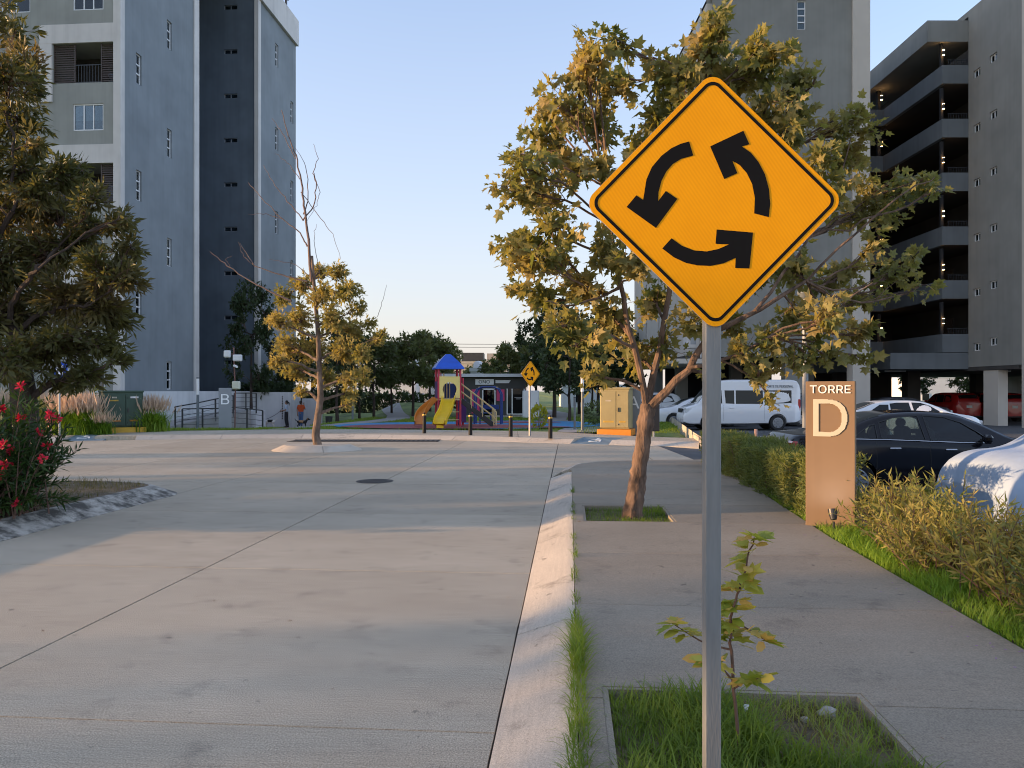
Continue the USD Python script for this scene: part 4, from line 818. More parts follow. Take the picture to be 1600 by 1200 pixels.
def twig(p, r0, r1):
    q = np.array([np.array([np.interp(u, np.linspace(0, 1, len(p)), [L3(*a)[k] for a in p]) for k in range(3)]) for u in np.linspace(0, 1, 4 * len(p))]); q[1:-1] += t.rng.normal(size=(len(q) - 2, 3)) * .012
    bare.add(tube(q, np.linspace(r0, r1, len(q)), 6))
twig([(487, 440), (482, 380), (478, 340), (472, 300), (465, 250), (452, 215), (440, 172)], .042, .010)
twig([(480, 385), (470, 365), (445, 345), (405, 305), (388, 285, .3)], .022, .006); twig([(474, 345), (455, 320), (430, 290), (412, 258, .2)], .018, .005)
twig([(474, 335), (482, 310), (478, 260), (462, 232)], .018, .005); twig([(473, 345), (492, 320), (494, 285), (490, 268), (497, 245), (490, 225)], .018, .005)
twig([(462, 248), (442, 210), (425, 185)], .014, .005); twig([(468, 280), (455, 260), (430, 240)], .012, .004); twig([(470, 300), (496, 335), (520, 365), (532, 405)], .012, .005)
twig([(480, 440), (440, 430), (398, 415), (375, 380)], .026, .006); twig([(455, 470), (400, 445), (355, 415), (328, 393)], .030, .006); twig([(398, 415), (383, 404), (372, 378)], .010, .004)
twig([(445, 345), (420, 335), (388, 335)], .012, .004); twig([(482, 430), (460, 412), (420, 405)], .012, .004); twig([(500, 430), (490, 372), (495, 350)], .010, .004); twig([(362, 420), (352, 405), (362, 400)], .008, .004)
twig([(488, 270), (500, 300), (495, 320), (480, 345)], .010, .004); twig([(590, 495, -.3), (598, 470, -.3), (604, 445, -.3)], .008, .004)
IT = thing('island_tree', 'small golden green tree with dead bare top twigs on the roundabout island', 'tree', IT0)
part(IT, 'trunk', t.wood, 'trunk_pale', smooth=40); part(IT, 'dead_branches', bare, 'bare_twig', smooth=40); cr = holder(IT, 'crown')
part(cr, 'twigs', t.twigs, 'twig', kind='stuff'); part(cr, 'foliage', scatter(*SPRAY, *t.leaves()), 'oak', kind='stuff')

# ------------------------------------------------------------------ park trees (three kinds, repeated)
def round_tree(seed, H, R, trunk_h, r0, nl, size, shape=1.0, mat='park_tree', tmpl=SPRAY):
    t = Tree(seed); rg = t.rng; t.limb([(0, 0, -.1), (.03, 0, trunk_h * .5), (0, .05, trunk_h), (.05, 0, H * .6)], r0, r0 * .45, 8)
    for k in range(26):
        a, zz = rg.random() * 2 * PI, rg.random(); rr = R * math.sqrt(max(.05, 1 - (2 * zz - 1) ** 2 * .85)) * (.45 + .4 * rg.random()) * (1 - shape * .35 * zz)
        c = np.array([rr * math.cos(a), rr * math.sin(a), trunk_h + (H - trunk_h) * (.08 + .84 * zz)])
        cr = R * (.22 + .16 * rg.random()); t.cluster(c, (cr, cr, cr * .85), nl // 26, 8, size, twr=.008, spread=.14, outward=.4, up=.4)
    return t
PT = {}
def first_tree(key, name, label, loc, t, mat, scale=1.0, rz=0, tm='trunk_dark', tmpl=SPRAY, group=None):
    o = thing(name, label, 'tree', loc, rz, scale=scale, group=group); part(o, 'trunk', t.wood, tm, smooth=40); c = holder(o, 'crown')
    part(c, 'twigs', t.twigs, 'twig', kind='stuff'); part(c, 'foliage', scatter(*tmpl, *t.leaves()), mat, kind='stuff'); PT[key] = o; return o
def on_land(px, Y): x = (px - 800) / FPX * Y; return (x, Y, float(ground_z(x, Y)))
tA = round_tree(31, 5.2, 2.2, 1.9, .10, 2600, .30); tB = round_tree(32, 8.5, 3.0, 2.0, .16, 4200, .34, shape=.4); tC = round_tree(33, 7.0, 2.6, 1.2, .15, 3600, .26, shape=.8)
first_tree('A', 'park_tree', 'rounded park tree left of the play tower, beside the curving path', on_land(645, 50), tA, 'park_tree', scale=1.04)
for px, Y, s, rz, lb in [(584, 47, .98, 1.1, 'park tree with thin trunk behind the right edge of the island tree'), (612, 54, .93, 2.0, 'park tree on the grass mound, between two other round trees left of the playground'),
                         (672, 57, 1.12, 3.0, 'park tree directly behind the left posts of the play tower'), (690, 78, 1.3, 4.0, 'paler park tree top showing above the left eave of the play roof'),
                         (770, 75, .95, 5.0, 'grey green tree standing in front of the far white house, above the kiosk'), (742, 84, .92, .5, 'small far tree beside the dark upper storey, right of the play roof'), (800, 58, 1.0, 2.4, 'tree overhanging the right end of the kiosk')]:
    copy_of(PT['A'], on_land(px, Y), rz, lb, scale=s)
first_tree('B', 'tall_park_tree', 'tall dark tree behind the far yellow sign', on_land(866, 46), tB, 'dark_tree', scale=.86)
for px, Y, s, rz, lb in [(890, 40, .62, 1.0, 'dark tree left of the thin grey lamp post, over the lawn'), (905, 56, .8, 2.2, 'dark park tree farther along the right hand path'), (935, 50, .8, 3.1, 'park tree behind the tan utility box, left part of its top'), (965, 62, .9, 4.0, 'park tree farther behind the tan utility box'),
                         (838, 62, .95, .4, 'tall dark tree between the white cabinet and the far yellow sign'), (925, 72, .9, 5.1, 'farthest dark tree at the end of the right hand path'),
                         (1430, 75, .7, 1.7, 'tree seen through the first gap under the gallery tower'), (1512, 66, .7, 2.7, 'tree seen through the middle gap under the gallery tower'), (1585, 70, .78, .8, 'tree seen at the far right under the gallery tower')]:
    copy_of(PT['B'], on_land(px, Y), rz, lb, scale=s)
first_tree('C', 'courtyard_tree', 'dark conical tree against the recess of the left tower', (*W(392, 640, 45)[:2], float(land(0, 45))), tC, 'dark_tree', scale=(.78, .78, 1.16))
for px, Y, s, rz, lb in [(432, 50.5, .72, 1.0, 'low dark tree above the white wall block, behind the two walkers'), (527, 44, .86, 2.0, 'dark tree with a thick trunk just right of the walkers, behind the island tree'), (562, 52, .8, 3.0, 'dark tree behind the white topped lamp post in the park'), (488, 52, .9, 4.0, 'dark tree behind the trunk of the island tree')]:
    copy_of(PT['C'], on_land(px, Y), rz, lb, scale=s)
hs = MB()
rg = np.random.default_rng(61)
def leafy_mass(box, n, tmpl, size, rg, up=.4, outward=.5):
    (x0, x1), (y0, y1), (z0, z1) = box; p = np.column_stack([rg.uniform(x0, x1, n), rg.uniform(y0, y1, n), rg.uniform(z0, z1, n)])
    c = np.array([(x0 + x1) / 2, (y0 + y1) / 2, z0]); return scatter(*tmpl, p, unit(rdir(rg, n) + outward * unit(p - c)), unit(rdir(rg, n) + [0, 0, up]), size * rg.uniform(.6, 1.4, n))
th = thing('terrace_hedge', 'low dark hedge on top of the white wall block below the left tower', 'hedge', (-15.2, 47.6, .9)); part(th, 'foliage', leafy_mass(((-1.8, 1.5), (-.2, .9), (.3, 1.1)), 1500, SPRAY, .22, rg), 'dark_tree', kind='stuff')
bh = thing('park_hedge', 'long dark hedge line at the back of the left lawn', 'hedge', (-15, 66, -1.1)); part(bh, 'foliage', leafy_mass(((-3, 12), (-.6, .6), (0, 2.4)), 4200, SPRAY, .4, rg), 'dark_tree', kind='stuff')
# ------------------------------------------------------------------ oleander with red flowers
rg = np.random.default_rng(71)
OL = thing('oleander_bush', 'oleander bush with red flowers at the left edge of the flower bed', 'bush', (-6.15, 9.0, .14))
st, P, D_, U_, S_ = MB(), [], [], [], []; tips = []
for k in range(210):
    a, e = rg.random() * 2 * PI, rg.uniform(.15, 1.45); Lk = rg.uniform(.75, 1.30) * (.58 + .47 * math.sin(e)); d = np.array([math.cos(a) * math.cos(e), math.sin(a) * math.cos(e), math.sin(e)])
    b = np.array([rg.normal() * .22, rg.normal() * .22, 0]); tip = b + d * Lk * [.92, .92, 1.15]; pts = bez(b, b + d * Lk * .5 + [0, 0, .22 * Lk], tip, 6); st.add(tube(pts, np.linspace(.011, .003, 6), 4, False)); tips.append(tip)
    for s_ in np.linspace(.28, 1, 16):
        i_ = min(4, int(s_ * 5)); w = s_ * 5 - i_; p = pts[i_] * (1 - w) + pts[i_ + 1] * w; dd = unit(pts[i_ + 1] - pts[i_])
        for q in range(3): P.append(p); D_.append(dd * .9 + rdir(rg, 1)[0] * .9); U_.append(rdir(rg, 1)[0] + [0, 0, .8]); S_.append(rg.uniform(.10, .17))
part(OL, 'stems', st, 'twig', kind='stuff'); part(OL, 'foliage', scatter(*NARROW, np.array(P), unit(np.array(D_)), unit(np.array(U_)), np.array(S_)), 'oleander', kind='stuff')
tips = np.array(tips); vis = [i for i in np.argsort(-(tips[:, 0] * .5 - tips[:, 1] * .9 + tips[:, 2] * .1)) if tips[i, 2] > .1]; chosen = []
for i in vis:
    if all(np.linalg.norm(tips[i] - tips[k]) > .17 for k in chosen): chosen.append(i)
    if len(chosen) == 38: break
for i in chosen:
    n = 22; o = rdir(rg, n) + [0, -.2, .3]; part(OL, 'flower', scatter(*OVAL, tips[i] + unit(o) * .022 * rg.random((n, 1)), unit(o), unit(rdir(rg, n)), (.050 * rg.uniform(.7, 1.3, n))), 'flower_red')

# ------------------------------------------------------------------ hedges and shrubs along the pavement
def hedge(v0, v1, u0, u1, h0, h1, n, seed, label, fade=1.0):
    rg = np.random.default_rng(seed); c = Rd((u0 + u1) / 2, (v0 + v1) / 2); o = thing('clipped_hedge', label, 'hedge', (*c, .06), ROAD_RZ)
    Lh, Wh = (v1 - v0) / 2, (u1 - u0) / 2
    y = rg.uniform(-Lh, Lh, n); tv = (y + Lh) / (2 * Lh); H = h0 + (h1 - h0) * tv; H = H + .16 * (meshkit.fbm(np.column_stack([y * 1.7, y * 0, y * 0 + seed]), 3) - .5)
    face = rg.random(n); x = np.where(face < .62, -Wh + np.abs(rg.normal(size=n)) * .10, rg.uniform(-Wh, Wh, n)); z = np.where(face < .62, rg.uniform(0.02, 1, n) * H, H - np.abs(rg.normal(size=n)) * .09)
    back = rg.random(n) < .12; x = np.where(back, Wh - np.abs(rg.normal(size=n)) * .1, x); z = np.where(back, rg.uniform(0.02, 1, n) * H, z)
    wob = (meshkit.fbm(np.column_stack([x * 0, y * 2.2, z * 2.2 + seed]), 3) - .5) * .34; x = x + wob
    d = rdir(rg, n) + np.column_stack([-.5 * (x < 0), np.zeros(n), np.full(n, .55)])
    part(o, 'foliage', scatter(*NARROW, np.column_stack([x, y, z]), unit(d), unit(rdir(rg, n) + [0, 0, .5]), rg.uniform(.055, .115, n)), 'hedge', kind='stuff')
    st = MB()
    for k in range(int((v1 - v0) * 14)):
        yy = rg.uniform(-Lh, Lh); x0 = rg.uniform(-Wh * .7, Wh * .7); hh = (h0 + (h1 - h0) * (yy + Lh) / (2 * Lh)) * rg.uniform(.75, 1.03)
        st.add(tube(bez(np.array([x0, yy, 0]), np.array([x0 + rg.normal() * .1, yy + rg.normal() * .1, hh * .5]), np.array([x0 + rg.normal() * .2, yy + rg.normal() * .2, hh]), 5), np.linspace(.008, .003, 5), 3, False))
    part(o, 'stems', st, 'twig', kind='stuff')
    # dark core block added so that the hedge is not see-through
    core = rbox((2 * Wh * .62, 2 * Lh * .98, min(h0, h1) * .72), .1); part(o, 'inner_growth', MB().add(core, loc=(0.05, 0, min(h0, h1) * .37)), 'trunk_dark')
    return o
hedge(9.0, 16.3, 2.75, 3.4, .74, .68, 30000, 81, 'long clipped green brown hedge along the pavement, behind the brown tower sign')
def shrub(u, v, r, h, n, seed, label, mat='shrub'):
    rg = np.random.default_rng(seed); o = thing('feathery_shrub', label, 'shrub', (*Rd(u, v), .08)); st, P, D_, S_ = MB(), [], [], []
    for k in range(n):
        a, e = rg.random() * 2 * PI, rg.uniform(.5, 1.5); Lk = h * rg.uniform(.55, 1.08); d = np.array([math.cos(a) * math.cos(e) * r / h * 1.3, math.sin(a) * math.cos(e) * r / h * 1.3, math.sin(e)])
        b = np.array([rg.normal() * r * .35, rg.normal() * r * .35, 0]); pts = bez(b, b + d * Lk * .5 + [0, 0, .15 * Lk], b + d * Lk, 6); st.add(tube(pts, np.linspace(.006, .002, 6), 3, False))
        m = 26; s_ = rg.uniform(.2, 1.0, m) * 4.999; i_ = s_.astype(int); w = (s_ - i_)[:, None]; p = pts[i_] * (1 - w) + pts[np.minimum(i_ + 1, 5)] * w
        P.append(p); D_.append(unit(d)[None] * .7 + rdir(rg, m) * .9 + [0, 0, .1]); S_.append(rg.uniform(.05, .115, m))
    P, D_, S_ = np.vstack(P), np.vstack(D_), np.concatenate(S_)
    part(o, 'stems', st, 'twig', kind='stuff'); part(o, 'foliage', scatter(*NARROW, P, unit(D_), unit(rdir(rg, len(P)) + [0, 0, .6]), S_), mat, kind='stuff'); return o
SH = [(3.42, 8.25, .40, .60, 'bushy yellow green shrub just right of the brown tower sign'), (3.25, 7.45, .44, .72, 'tall yellow brown shrub before the rear wheel of the black saloon'), (3.10, 6.65, .46, .66, 'brownish shrub before the door of the black saloon'), (3.4, 6.05, .48, .66, 'feathery shrub before the left end of the covered car'),
      (3.12, 5.55, .46, .64, 'dense brown shrub before the covered car, middle of the row'), (3.35, 4.95, .46, .62, 'shrub at the right edge of the picture before the covered car'), (3.05, 4.75, .34, .5, 'low green shrub nearest the pavement edge at far right'), (3.5, 4.3, .5, .7, 'nearest shrub of the row, cut by the right edge of the picture'), (3.9, 5.6, .5, .72, 'shrub at the back of the row beside the covered car')]
for k, (u, v, r, h, lb) in enumerate(SH): shrub(u, v, r, h, 120, 90 + k, lb)

# ------------------------------------------------------------------ grasses
def turf(name, label, poly, dens, hmin, hmax, zf, seed, mat, lean=.55, clump=.0, kind='stuff', cat='grass', wide=1.0):
    rg = np.random.default_rng(seed); x0, y0, x1, y1 = poly.bounds; n = int(dens * (x1 - x0) * (y1 - y0)); p = np.column_stack([rg.uniform(x0, x1, n), rg.uniform(y0, y1, n)])
    from shapely import contains_xy
    p = p[contains_xy(poly, p[:, 0], p[:, 1])]
    if clump:
        w = meshkit.fbm(np.column_stack([p * 3.2, np.full(len(p), seed)]), 3); p = p[w > clump + rg.normal(size=len(p)) * .05]
    n = len(p); a = rg.random(n) * 2 * PI; ln = rg.uniform(.05, lean, n); d = np.column_stack([np.cos(a) * ln, np.sin(a) * ln, np.ones(n)]); hh = rg.uniform(hmin, hmax, n) * (.55 + .9 * meshkit.noise(np.column_stack([p * 2.1, np.full(n, 3.0)])))
    o = part(None, name, scatter(BLADE[0] * [1, wide, 1.6], BLADE[1], np.column_stack([p, np.full(n, 0) + zf(p)]), d, np.column_stack([np.cos(a + PI), np.sin(a + PI), np.full(n, .1)]), hh), mat); return tag(o, label, cat, kind=kind)
flat = lambda z: (lambda p: np.full(len(p), z))
turf('pit_grass', 'long bright grass filling the near pavement pit round the sign post', Rpoly([(.19, 2.2), (1.39, 2.2), (1.39, 3.15), (.9, 3.3), (.75, 3.84), (.19, 3.84)]), 6500, .05, .16, flat(.055), 101, 'grass', clump=.38, lean=1.0, wide=.7)
turf('pit_grass', 'sparse short grass over bare soil along the right of the near pavement pit', Rpoly([(.75, 3.1), (1.39, 3.0), (1.39, 3.84), (.7, 3.84)]), 4000, .03, .10, flat(.055), 111, 'grass', clump=.47, lean=1.1, wide=.7)
turf('pit_grass', 'dry brown grass patch at the back of the near pavement pit', Rpoly([(.8, 3.3), (1.38, 3.3), (1.38, 3.84), (.8, 3.84)]), 1500, .03, .08, flat(.055), 102, 'grass_dry', lean=1.2)
turf('pit_grass', 'short grass round the foot of the plane tree', pit2.buffer(-.03), 2600, .04, .10, flat(.055), 103, 'grass')
turf('pit_grass', 'tall dense grass at the near end of the pavement pit, at the foot of the sign post', Rpoly([(.19, 2.2), (1.39, 2.2), (1.39, 2.85), (.19, 3.05)]), 6000, .09, .20, flat(.055), 112, 'grass', clump=.36, lean=.9, wide=.7)
turf('joint_grass', 'tufts of grass growing in the joint between gutter and pavement, near end', Rpoly([(-.02, 1.8), (.09, 1.8), (.07, 5.0), (.02, 5.0)]), 9000, .06, .17, flat(.09), 104, 'grass', lean=1.1, clump=.36, wide=.7)
turf('joint_grass', 'sparse weeds in the pavement joint farther up the kerb, before the plane tree', Rpoly([(.015, 5.0), (.075, 5.0), (.06, 13.5), (.02, 13.5)]), 5200, .03, .10, flat(.10), 105, 'grass', lean=1.1, clump=.55)
verge = Rpoly([(2.60, 2.0), (2.60, 4.0), (2.63, 8.0), (2.80, 12), (2.9, 16), (3.2, 16), (3.05, 9), (3.2, 7.8), (3.1, 5.5), (3.2, 3.6), (3.4, 2.0)])
part(setting('verge_soil'), 'soil', MB().prism(Rpoly([(2.585, -4), (2.585, 4.0), (2.63, 8.0), (2.93, 15.3), (3.0, 16.3), (3.8, 16.3), (3.75, 8), (4.4, 5), (5.2, -4)]), -.3, .085), 'soil')
turf('verge_grass', 'bright green grass strip between pavement edge and shrubs at right', verge, 3600, .05, .15, flat(.08), 106, 'grass_bright', lean=.9, clump=.33)
turf('bed_grass', 'dry weedy grass on the nose of the flower bed', median.buffer(-.45).intersection(sbox(-12, 9.0, 0, 14)), 500, .04, .12, flat(.14), 107, 'grass_dry', lean=1.0)
lz = lambda p: ground_z(p[:, 0], p[:, 1])
lawnpoly = unary_union([sbox(-12, 29, 7.8, 46)]).difference(unary_union([fp, pathp, pathp2, pathr, blue.buffer(.1), Polygon([(-15.4, 43), (-11.5, 38.5), (-10.2, 38.5), (-11.4, 47), (-14, 51)])])).difference(lp.buffer(.3))
turf('lawn_grass', 'mown park lawn round the playground', lawnpoly, 130, .05, .13, lz, 108, 'grass', wide=3.0)
turf('lawn_grass', 'mown grass wedge between the tan utility box and the car park kerb', Polygon([(2.2, 25.8), (5.3, 23.4), (7.6, 36.5), (3.0, 36)]).difference(fp), 200, .04, .1, lambda p: np.full(len(p), .0) + ground_z(p[:, 0], p[:, 1]), 109, 'grass', wide=3.0)
turf('lawn_grass', 'small patch of grass at the foot of the sign with the letter B', Polygon([(-14.2, 30.2), (-10, 30.2), (-10, 32.6), (-14.4, 32.4)]), 260, .05, .12, lz, 110, 'grass', wide=3.0)
# fountain grass clumps
def fountain(loc, r, h, n, seed, label, plume=1.0):
    rg = np.random.default_rng(seed); o = thing('fountain_grass', label, 'ornamental grass', loc); a = rg.random(n) * 2 * PI; ln = rg.uniform(.1, .9, n); d = np.column_stack([np.cos(a) * ln, np.sin(a) * ln, np.ones(n)])
    b = np.column_stack([rg.normal(size=n) * r * .4, rg.normal(size=n) * r * .4, np.zeros(n)])
    part(o, 'blades', scatter(BLADE[0] * [1, .5, 2.2], BLADE[1], b, d, np.column_stack([-np.cos(a), -np.sin(a), np.full(n, .1)]), h * .78 * rg.uniform(.6, 1.1, n)), 'grass_bright', kind='stuff')
    m = int(n * .28 * plume); a = rg.random(m) * 2 * PI; ln = rg.uniform(.0, .55, m); d = unit(np.column_stack([np.cos(a) * ln, np.sin(a) * ln, np.ones(m)])); b = np.column_stack([rg.normal(size=m) * r * .42, rg.normal(size=m) * r * .42, np.zeros(m)]); hh = h * rg.uniform(.8, 1.15, m)
    pv = np.array([(0, .012, 0), (0, -.006, .01), (0, -.006, -.01), (.18, .05, 0), (.18, -.025, .043), (.18, -.025, -.043), (1, 0, -.15)]); pf = np.array([[0, 1, 4], [0, 4, 3], [1, 2, 5], [1, 5, 4], [2, 0, 3], [2, 3, 5], [3, 4, 6], [4, 5, 6], [5, 3, 6]])
    part(o, 'plumes', scatter(pv, pf, b + d * hh[:, None] * .72, d, rdir(rg, m), hh * .34), 'plume', kind='stuff'); return o
for k, (px, Y, r, h, n, lb) in enumerate([(128, 26.0, .55, 1.25, 1500, 'fountain grass clump with pale plumes, directly left of the green utility box'), (105, 26.2, .60, 1.25, 1300, 'fountain grass clump behind the thin sign post at left'), (160, 25.9, .34, .72, 700, 'fountain grass clump before the lower left door of the green utility box'), (75, 27.5, .7, 1.35, 1200, 'fountain grass clump behind the small red hydrant'),
                                         (236, 27.8, .55, 1.2, 1200, 'fountain grass clump directly right of the green utility box'), (40, 29.5, .9, 1.4, 1100, 'fountain grass drift behind the trunk of the evergreen tree'), (5, 29, .9, 1.4, 900, 'fountain grass drift at the left edge of the picture'), (110, 29.5, .8, 1.45, 1000, 'back drift of fountain grass below the ground floor windows')]):
    fountain(((px - 800) / FPX * Y, Y, .1), r, h, n, 120 + k, lb)
for k, (px, Y, lb) in enumerate([(55, 26.0, 'leafy green shrub right of the evergreen trunk'), (134, 30.5, 'small green shrub behind the plumes, left of the green utility box')]):
    o = thing('leafy_shrub', lb, 'shrub', ((px - 800) / FPX * Y, Y, .1)); part(o, 'foliage', leafy_mass(((-.6, .6), (-.5, .5), (0, 1.2 + .4 * k)), 500, SPRAY, .16, rg), 'hedge', kind='stuff')
lm = thing('lime_shrub', 'small bright lime shrub just right of the far yellow sign', 'shrub', on_land(842, 30.5)); n = 220; e = rdir(rg, n) * [.26, .26, .36]
part(lm, 'foliage', scatter(*OVAL, e + [0, 0, .5], unit(e + [0, 0, .2]), unit(rdir(rg, n) + [0, 0, .4]), rg.uniform(.10, .18, n)), 'lime_plant', kind='stuff'); part(lm, 'stem', MB().cyl((0, 0, 0), (0, 0, .5), .02, 6), 'twig')
gsh = thing('round_shrub', 'dark green round shrub beside the right hand path, left of the tan utility box', 'shrub', on_land(930, 34)); e = rdir(rg, 420) * rg.random((420, 1)) ** .3 * [.55, .55, .5]
part(gsh, 'foliage', scatter(*SPRAY, e + [0, 0, .55], unit(e), unit(rdir(rg, 420)), rg.uniform(.1, .2, 420)), 'park_tree', kind='stuff')

# ------------------------------------------------------------------ sapling in the near pit
rg = np.random.default_rng(131); SP0 = np.array([*Rd(.95, 2.95), .055])
def L4(px, row, dy=0.0): return W(px, row, float(SP0[1]) + .35 + dy) - SP0
sp = thing('sapling', 'thin young sapling with pale green leaves, right of the sign post in the pit', 'sapling', SP0); st = MB(); leafs = []
main = np.array([L4(1158, 1105), L4(1140, 1010), L4(1142, 960), L4(1160, 905), L4(1178, 840)]); main[0, 2] = 0
def curve(c, n): return np.array([np.interp(np.linspace(0, 1, n), np.linspace(0, 1, len(c)), c[:, k]) for k in range(3)]).T
mc = curve(main, 26) + rg.normal(size=(26, 3)) * .003; st.add(tube(mc, np.linspace(.008, .003, 26), 6))
br = [curve(np.array([L4(1140, 1015), L4(1100, 1005, .02), L4(1075, 990, .03), L4(1052, 975, .03)]), 8), curve(np.array([L4(1142, 970), L4(1165, 980, -.03), L4(1195, 1000, -.05)]), 6), curve(np.array([L4(1142, 1060), L4(1125, 1040, -.05), L4(1110, 1030, -.1)]), 5), curve(np.array([L4(1148, 1075), L4(1165, 1065, -.05), L4(1185, 1060, -.06)]), 5)]
for b in br: st.add(tube(b, np.linspace(.005, .002, len(b)), 5))
part(sp, 'stem', st, 'twig', smooth=40)
for k in range(7, 26):
    for q in range(3 if k < 25 else 6): leafs.append((mc[k], rg.uniform(.045, .075)))
for b in br:
    for k in range(len(b) // 2, len(b)):
        for q in range(3 if k < len(b) - 1 else 5): leafs.append((b[k], rg.uniform(.04, .07)))
for p, s_ in leafs:
    a = rg.random() * 2 * PI; d = np.array([[math.cos(a), math.sin(a), rg.uniform(-.35, .45)]]); part(sp, 'leaf', scatter(*(MAPLE if rg.random() < .5 else OVAL), p[None] + d * .012, d, np.array([[rg.normal() * .4, rg.normal() * .4, 1]]), np.array([s_ * 1.5])), 'sapling')
# stones, litter, fallen leaves
for k, (px, row, s_) in enumerate([(1172, 1085, .052), (1293, 1122, .042), (1218, 1098, .026), (1010, 1085, .022), (1258, 1128, .02), (1100, 1080, .02)]):
    Y = 1.54 * FPX / (row - HOR); m = trimesh.creation.icosphere(2); v = m.vertices * (1 + .7 * (meshkit.fbm(m.vertices * 1.6, 3, k) - .5)[:, None]) * [1.1, .8, .75] * s_
    o = part(None, 'stone', (v + [(px - 800) / FPX * Y, Y, .06 + s_ * .5], m.faces), 'rock'); tag(o, ['largest pale stone behind the sapling stem in the pit', 'pale stone at the right end of the near pit', 'small stone right of the sapling, among dry grass', 'small stone in the back left corner of the near pit', 'little flat stone between the two larger stones', 'small stone left of the sapling, by the sign post'][k], 'stone')
bc = thing('bottle_cap', 'bluish white plastic cap lying in the grass below the sapling', 'litter', ((1166 - 800) / FPX * 3.55, 3.55, .13)); part(bc, 'cap', MB().add(revolve([(.001, .02), (.014, .02), (.016, 0), (.001, 0)], 14), M=RX(.9)), 'litter_white'); part(bc, 'ring', MB().add(revolve([(.0165, .004), (.018, .004), (.018, -.004), (.0165, -.004)], 14), M=RX(.9)), 'litter_white')
lit = MB(); n = 60
for k in range(n):
    u = 2.45 + rg.normal() * .10; v_ = rg.uniform(3.0, 8.5); p = Rd(u, v_); lit.add(scatter(*OVAL, np.array([[p[0], p[1], .124 + .004 * rg.random()]]), np.array([[math.cos(k), math.sin(k), .1]]), np.array([[0, 0, 1.0]]), np.array([.018])))
tag(part(None, 'fallen_petals', lit, 'petal_purple'), 'purple petals scattered along the right edge of the pavement', 'petals', kind='stuff')
lit = MB()
for k in range(70):
    p = Rd(rg.uniform(-5.8, 2.5), rg.uniform(3.2, 12)) ; z = .004 if p[0] - .075 * p[1] < -.35 else .124
    if -.36 < p[0] - .075 * p[1] < .05: z = .07
    lit.add(scatter(*OVAL, np.array([[p[0], p[1], z]]), np.array([[math.cos(k * 2.4), math.sin(k * 2.4), .15]]), np.array([[.1, 0, 1.0]]), np.array([rg.uniform(.012, .035)])))
tag(part(None, 'fallen_leaves', lit, 'dry_leaf'), 'small dry leaves and specks scattered over the road and pavement', 'leaf litter', kind='stuff')
# unseen trees outside the frame at left, placed to throw dappled evening shade
for k, (x, y, s_, rz) in enumerate([(-24.5, -4.4, 1.0, 1.0), (-31.0, -4.9, 1.05, 2.3), (-38.0, 8.2, 1.0, 3.4), (-28.5, 10.2, .95, 4.4), (-35, -4.5, 1.0, 5.2), (-44, -3.0, 1.1, .6), (-36, 6.0, 1.0, 2.9), (-41, 13.5, 1.0, 4.0)]):
    copy_of(PL, (x, y, 0), rz, ['unseen plane tree left of the picture, shading the road', 'second unseen plane tree left of the picture, shading the road', 'third unseen plane tree left of the picture, shading the road', 'fourth unseen plane tree left of the picture, shading the road', 'unseen plane tree behind the camera at left, shading the road', 'farther unseen plane tree out of view at left, dappling the gutter', 'unseen plane tree out of view at left, shading the covered car', 'last unseen plane tree out of view at left, shading the road'][k], scale=s_)
# ------------------------------------------------------------------ traffic signs
def zp(pts): return [((x - 594) * .000769, (588 - y) * .000769) for x, y in pts]
ARR = [[(490, 330), (455, 339), (415, 357), (372, 389), (330, 437), (306, 490), (291, 577), (262, 557), (220, 606), (344, 697), (437, 574), (388, 540), (355, 583), (357, 545), (370, 497), (392, 456), (420, 425), (455, 404), (507, 390)],
       [(764, 640), (826, 657), (833, 600), (828, 535), (812, 474), (785, 421), (752, 380), (715, 354), (747, 345), (722, 287), (580, 352), (638, 492), (694, 468), (674, 415), (705, 433), (735, 468), (757, 515), (768, 575)],
       [(410, 742), (370, 785), (420, 824), (470, 848), (520, 859), (575, 862), (630, 852), (683, 829), (680, 872), (741, 875), (758, 722), (603, 707), (598, 768), (655, 771), (610, 790), (560, 800), (505, 795), (455, 775)]]
def diamond(r): return sbox(-.303, -.303, .303, .303).buffer(-.06 - r if False else 0)
def sq(half, rad): return affinity.rotate(sbox(-half + rad, -half + rad, half - rad, half - rad).buffer(rad, 12), 45, origin=(0, 0))
def round_sign(name, label, loc, rz, zc, group=None, roll=0.0):
    t = thing(name, label, 'traffic sign', loc, rz)
    Mx = T(0, 0, zc) @ UPRIGHT @ RZ(roll)
    part(t, 'panel', MB().prism(sq(.3035, .047), -.006, -.0005, M=Mx), 'alu_raw')
    part(t, 'yellow_face', MB().prism(sq(.303, .046), 0, .0012, M=Mx), 'sign_yellow')
    part(t, 'black_border', MB().prism(sq(.2885, .036).difference(sq(.2785, .028)), .0016, .0022, M=Mx), 'sign_black')
    for a in ARR: part(t, 'black_arrow', MB().prism(Polygon(zp(a)).buffer(0), .0016, .0022, M=Mx), 'sign_black')
    w, wl = .0225, .003
    pl = Polygon([(-w, -w), (w, -w), (w, w), (-w, w)]).buffer(.003)
    part(t, 'post', MB().prism(pl.difference(pl.buffer(-wl)), 0, zc + .28, loc=(.0, .032, 0)), 'galvanised')
    return t
near = round_sign('traffic_sign', 'big yellow diamond roundabout sign on grey steel post, close to the camera', (.6635, 2.522, .055), 0.0, EYE + (610 - 315) / FPX * 2.52 - .055, roll=math.radians(.7))
round_sign('traffic_sign', 'small far yellow roundabout sign on pale post beside the playground', (.60, 24.95, .12), .72, 2.02)
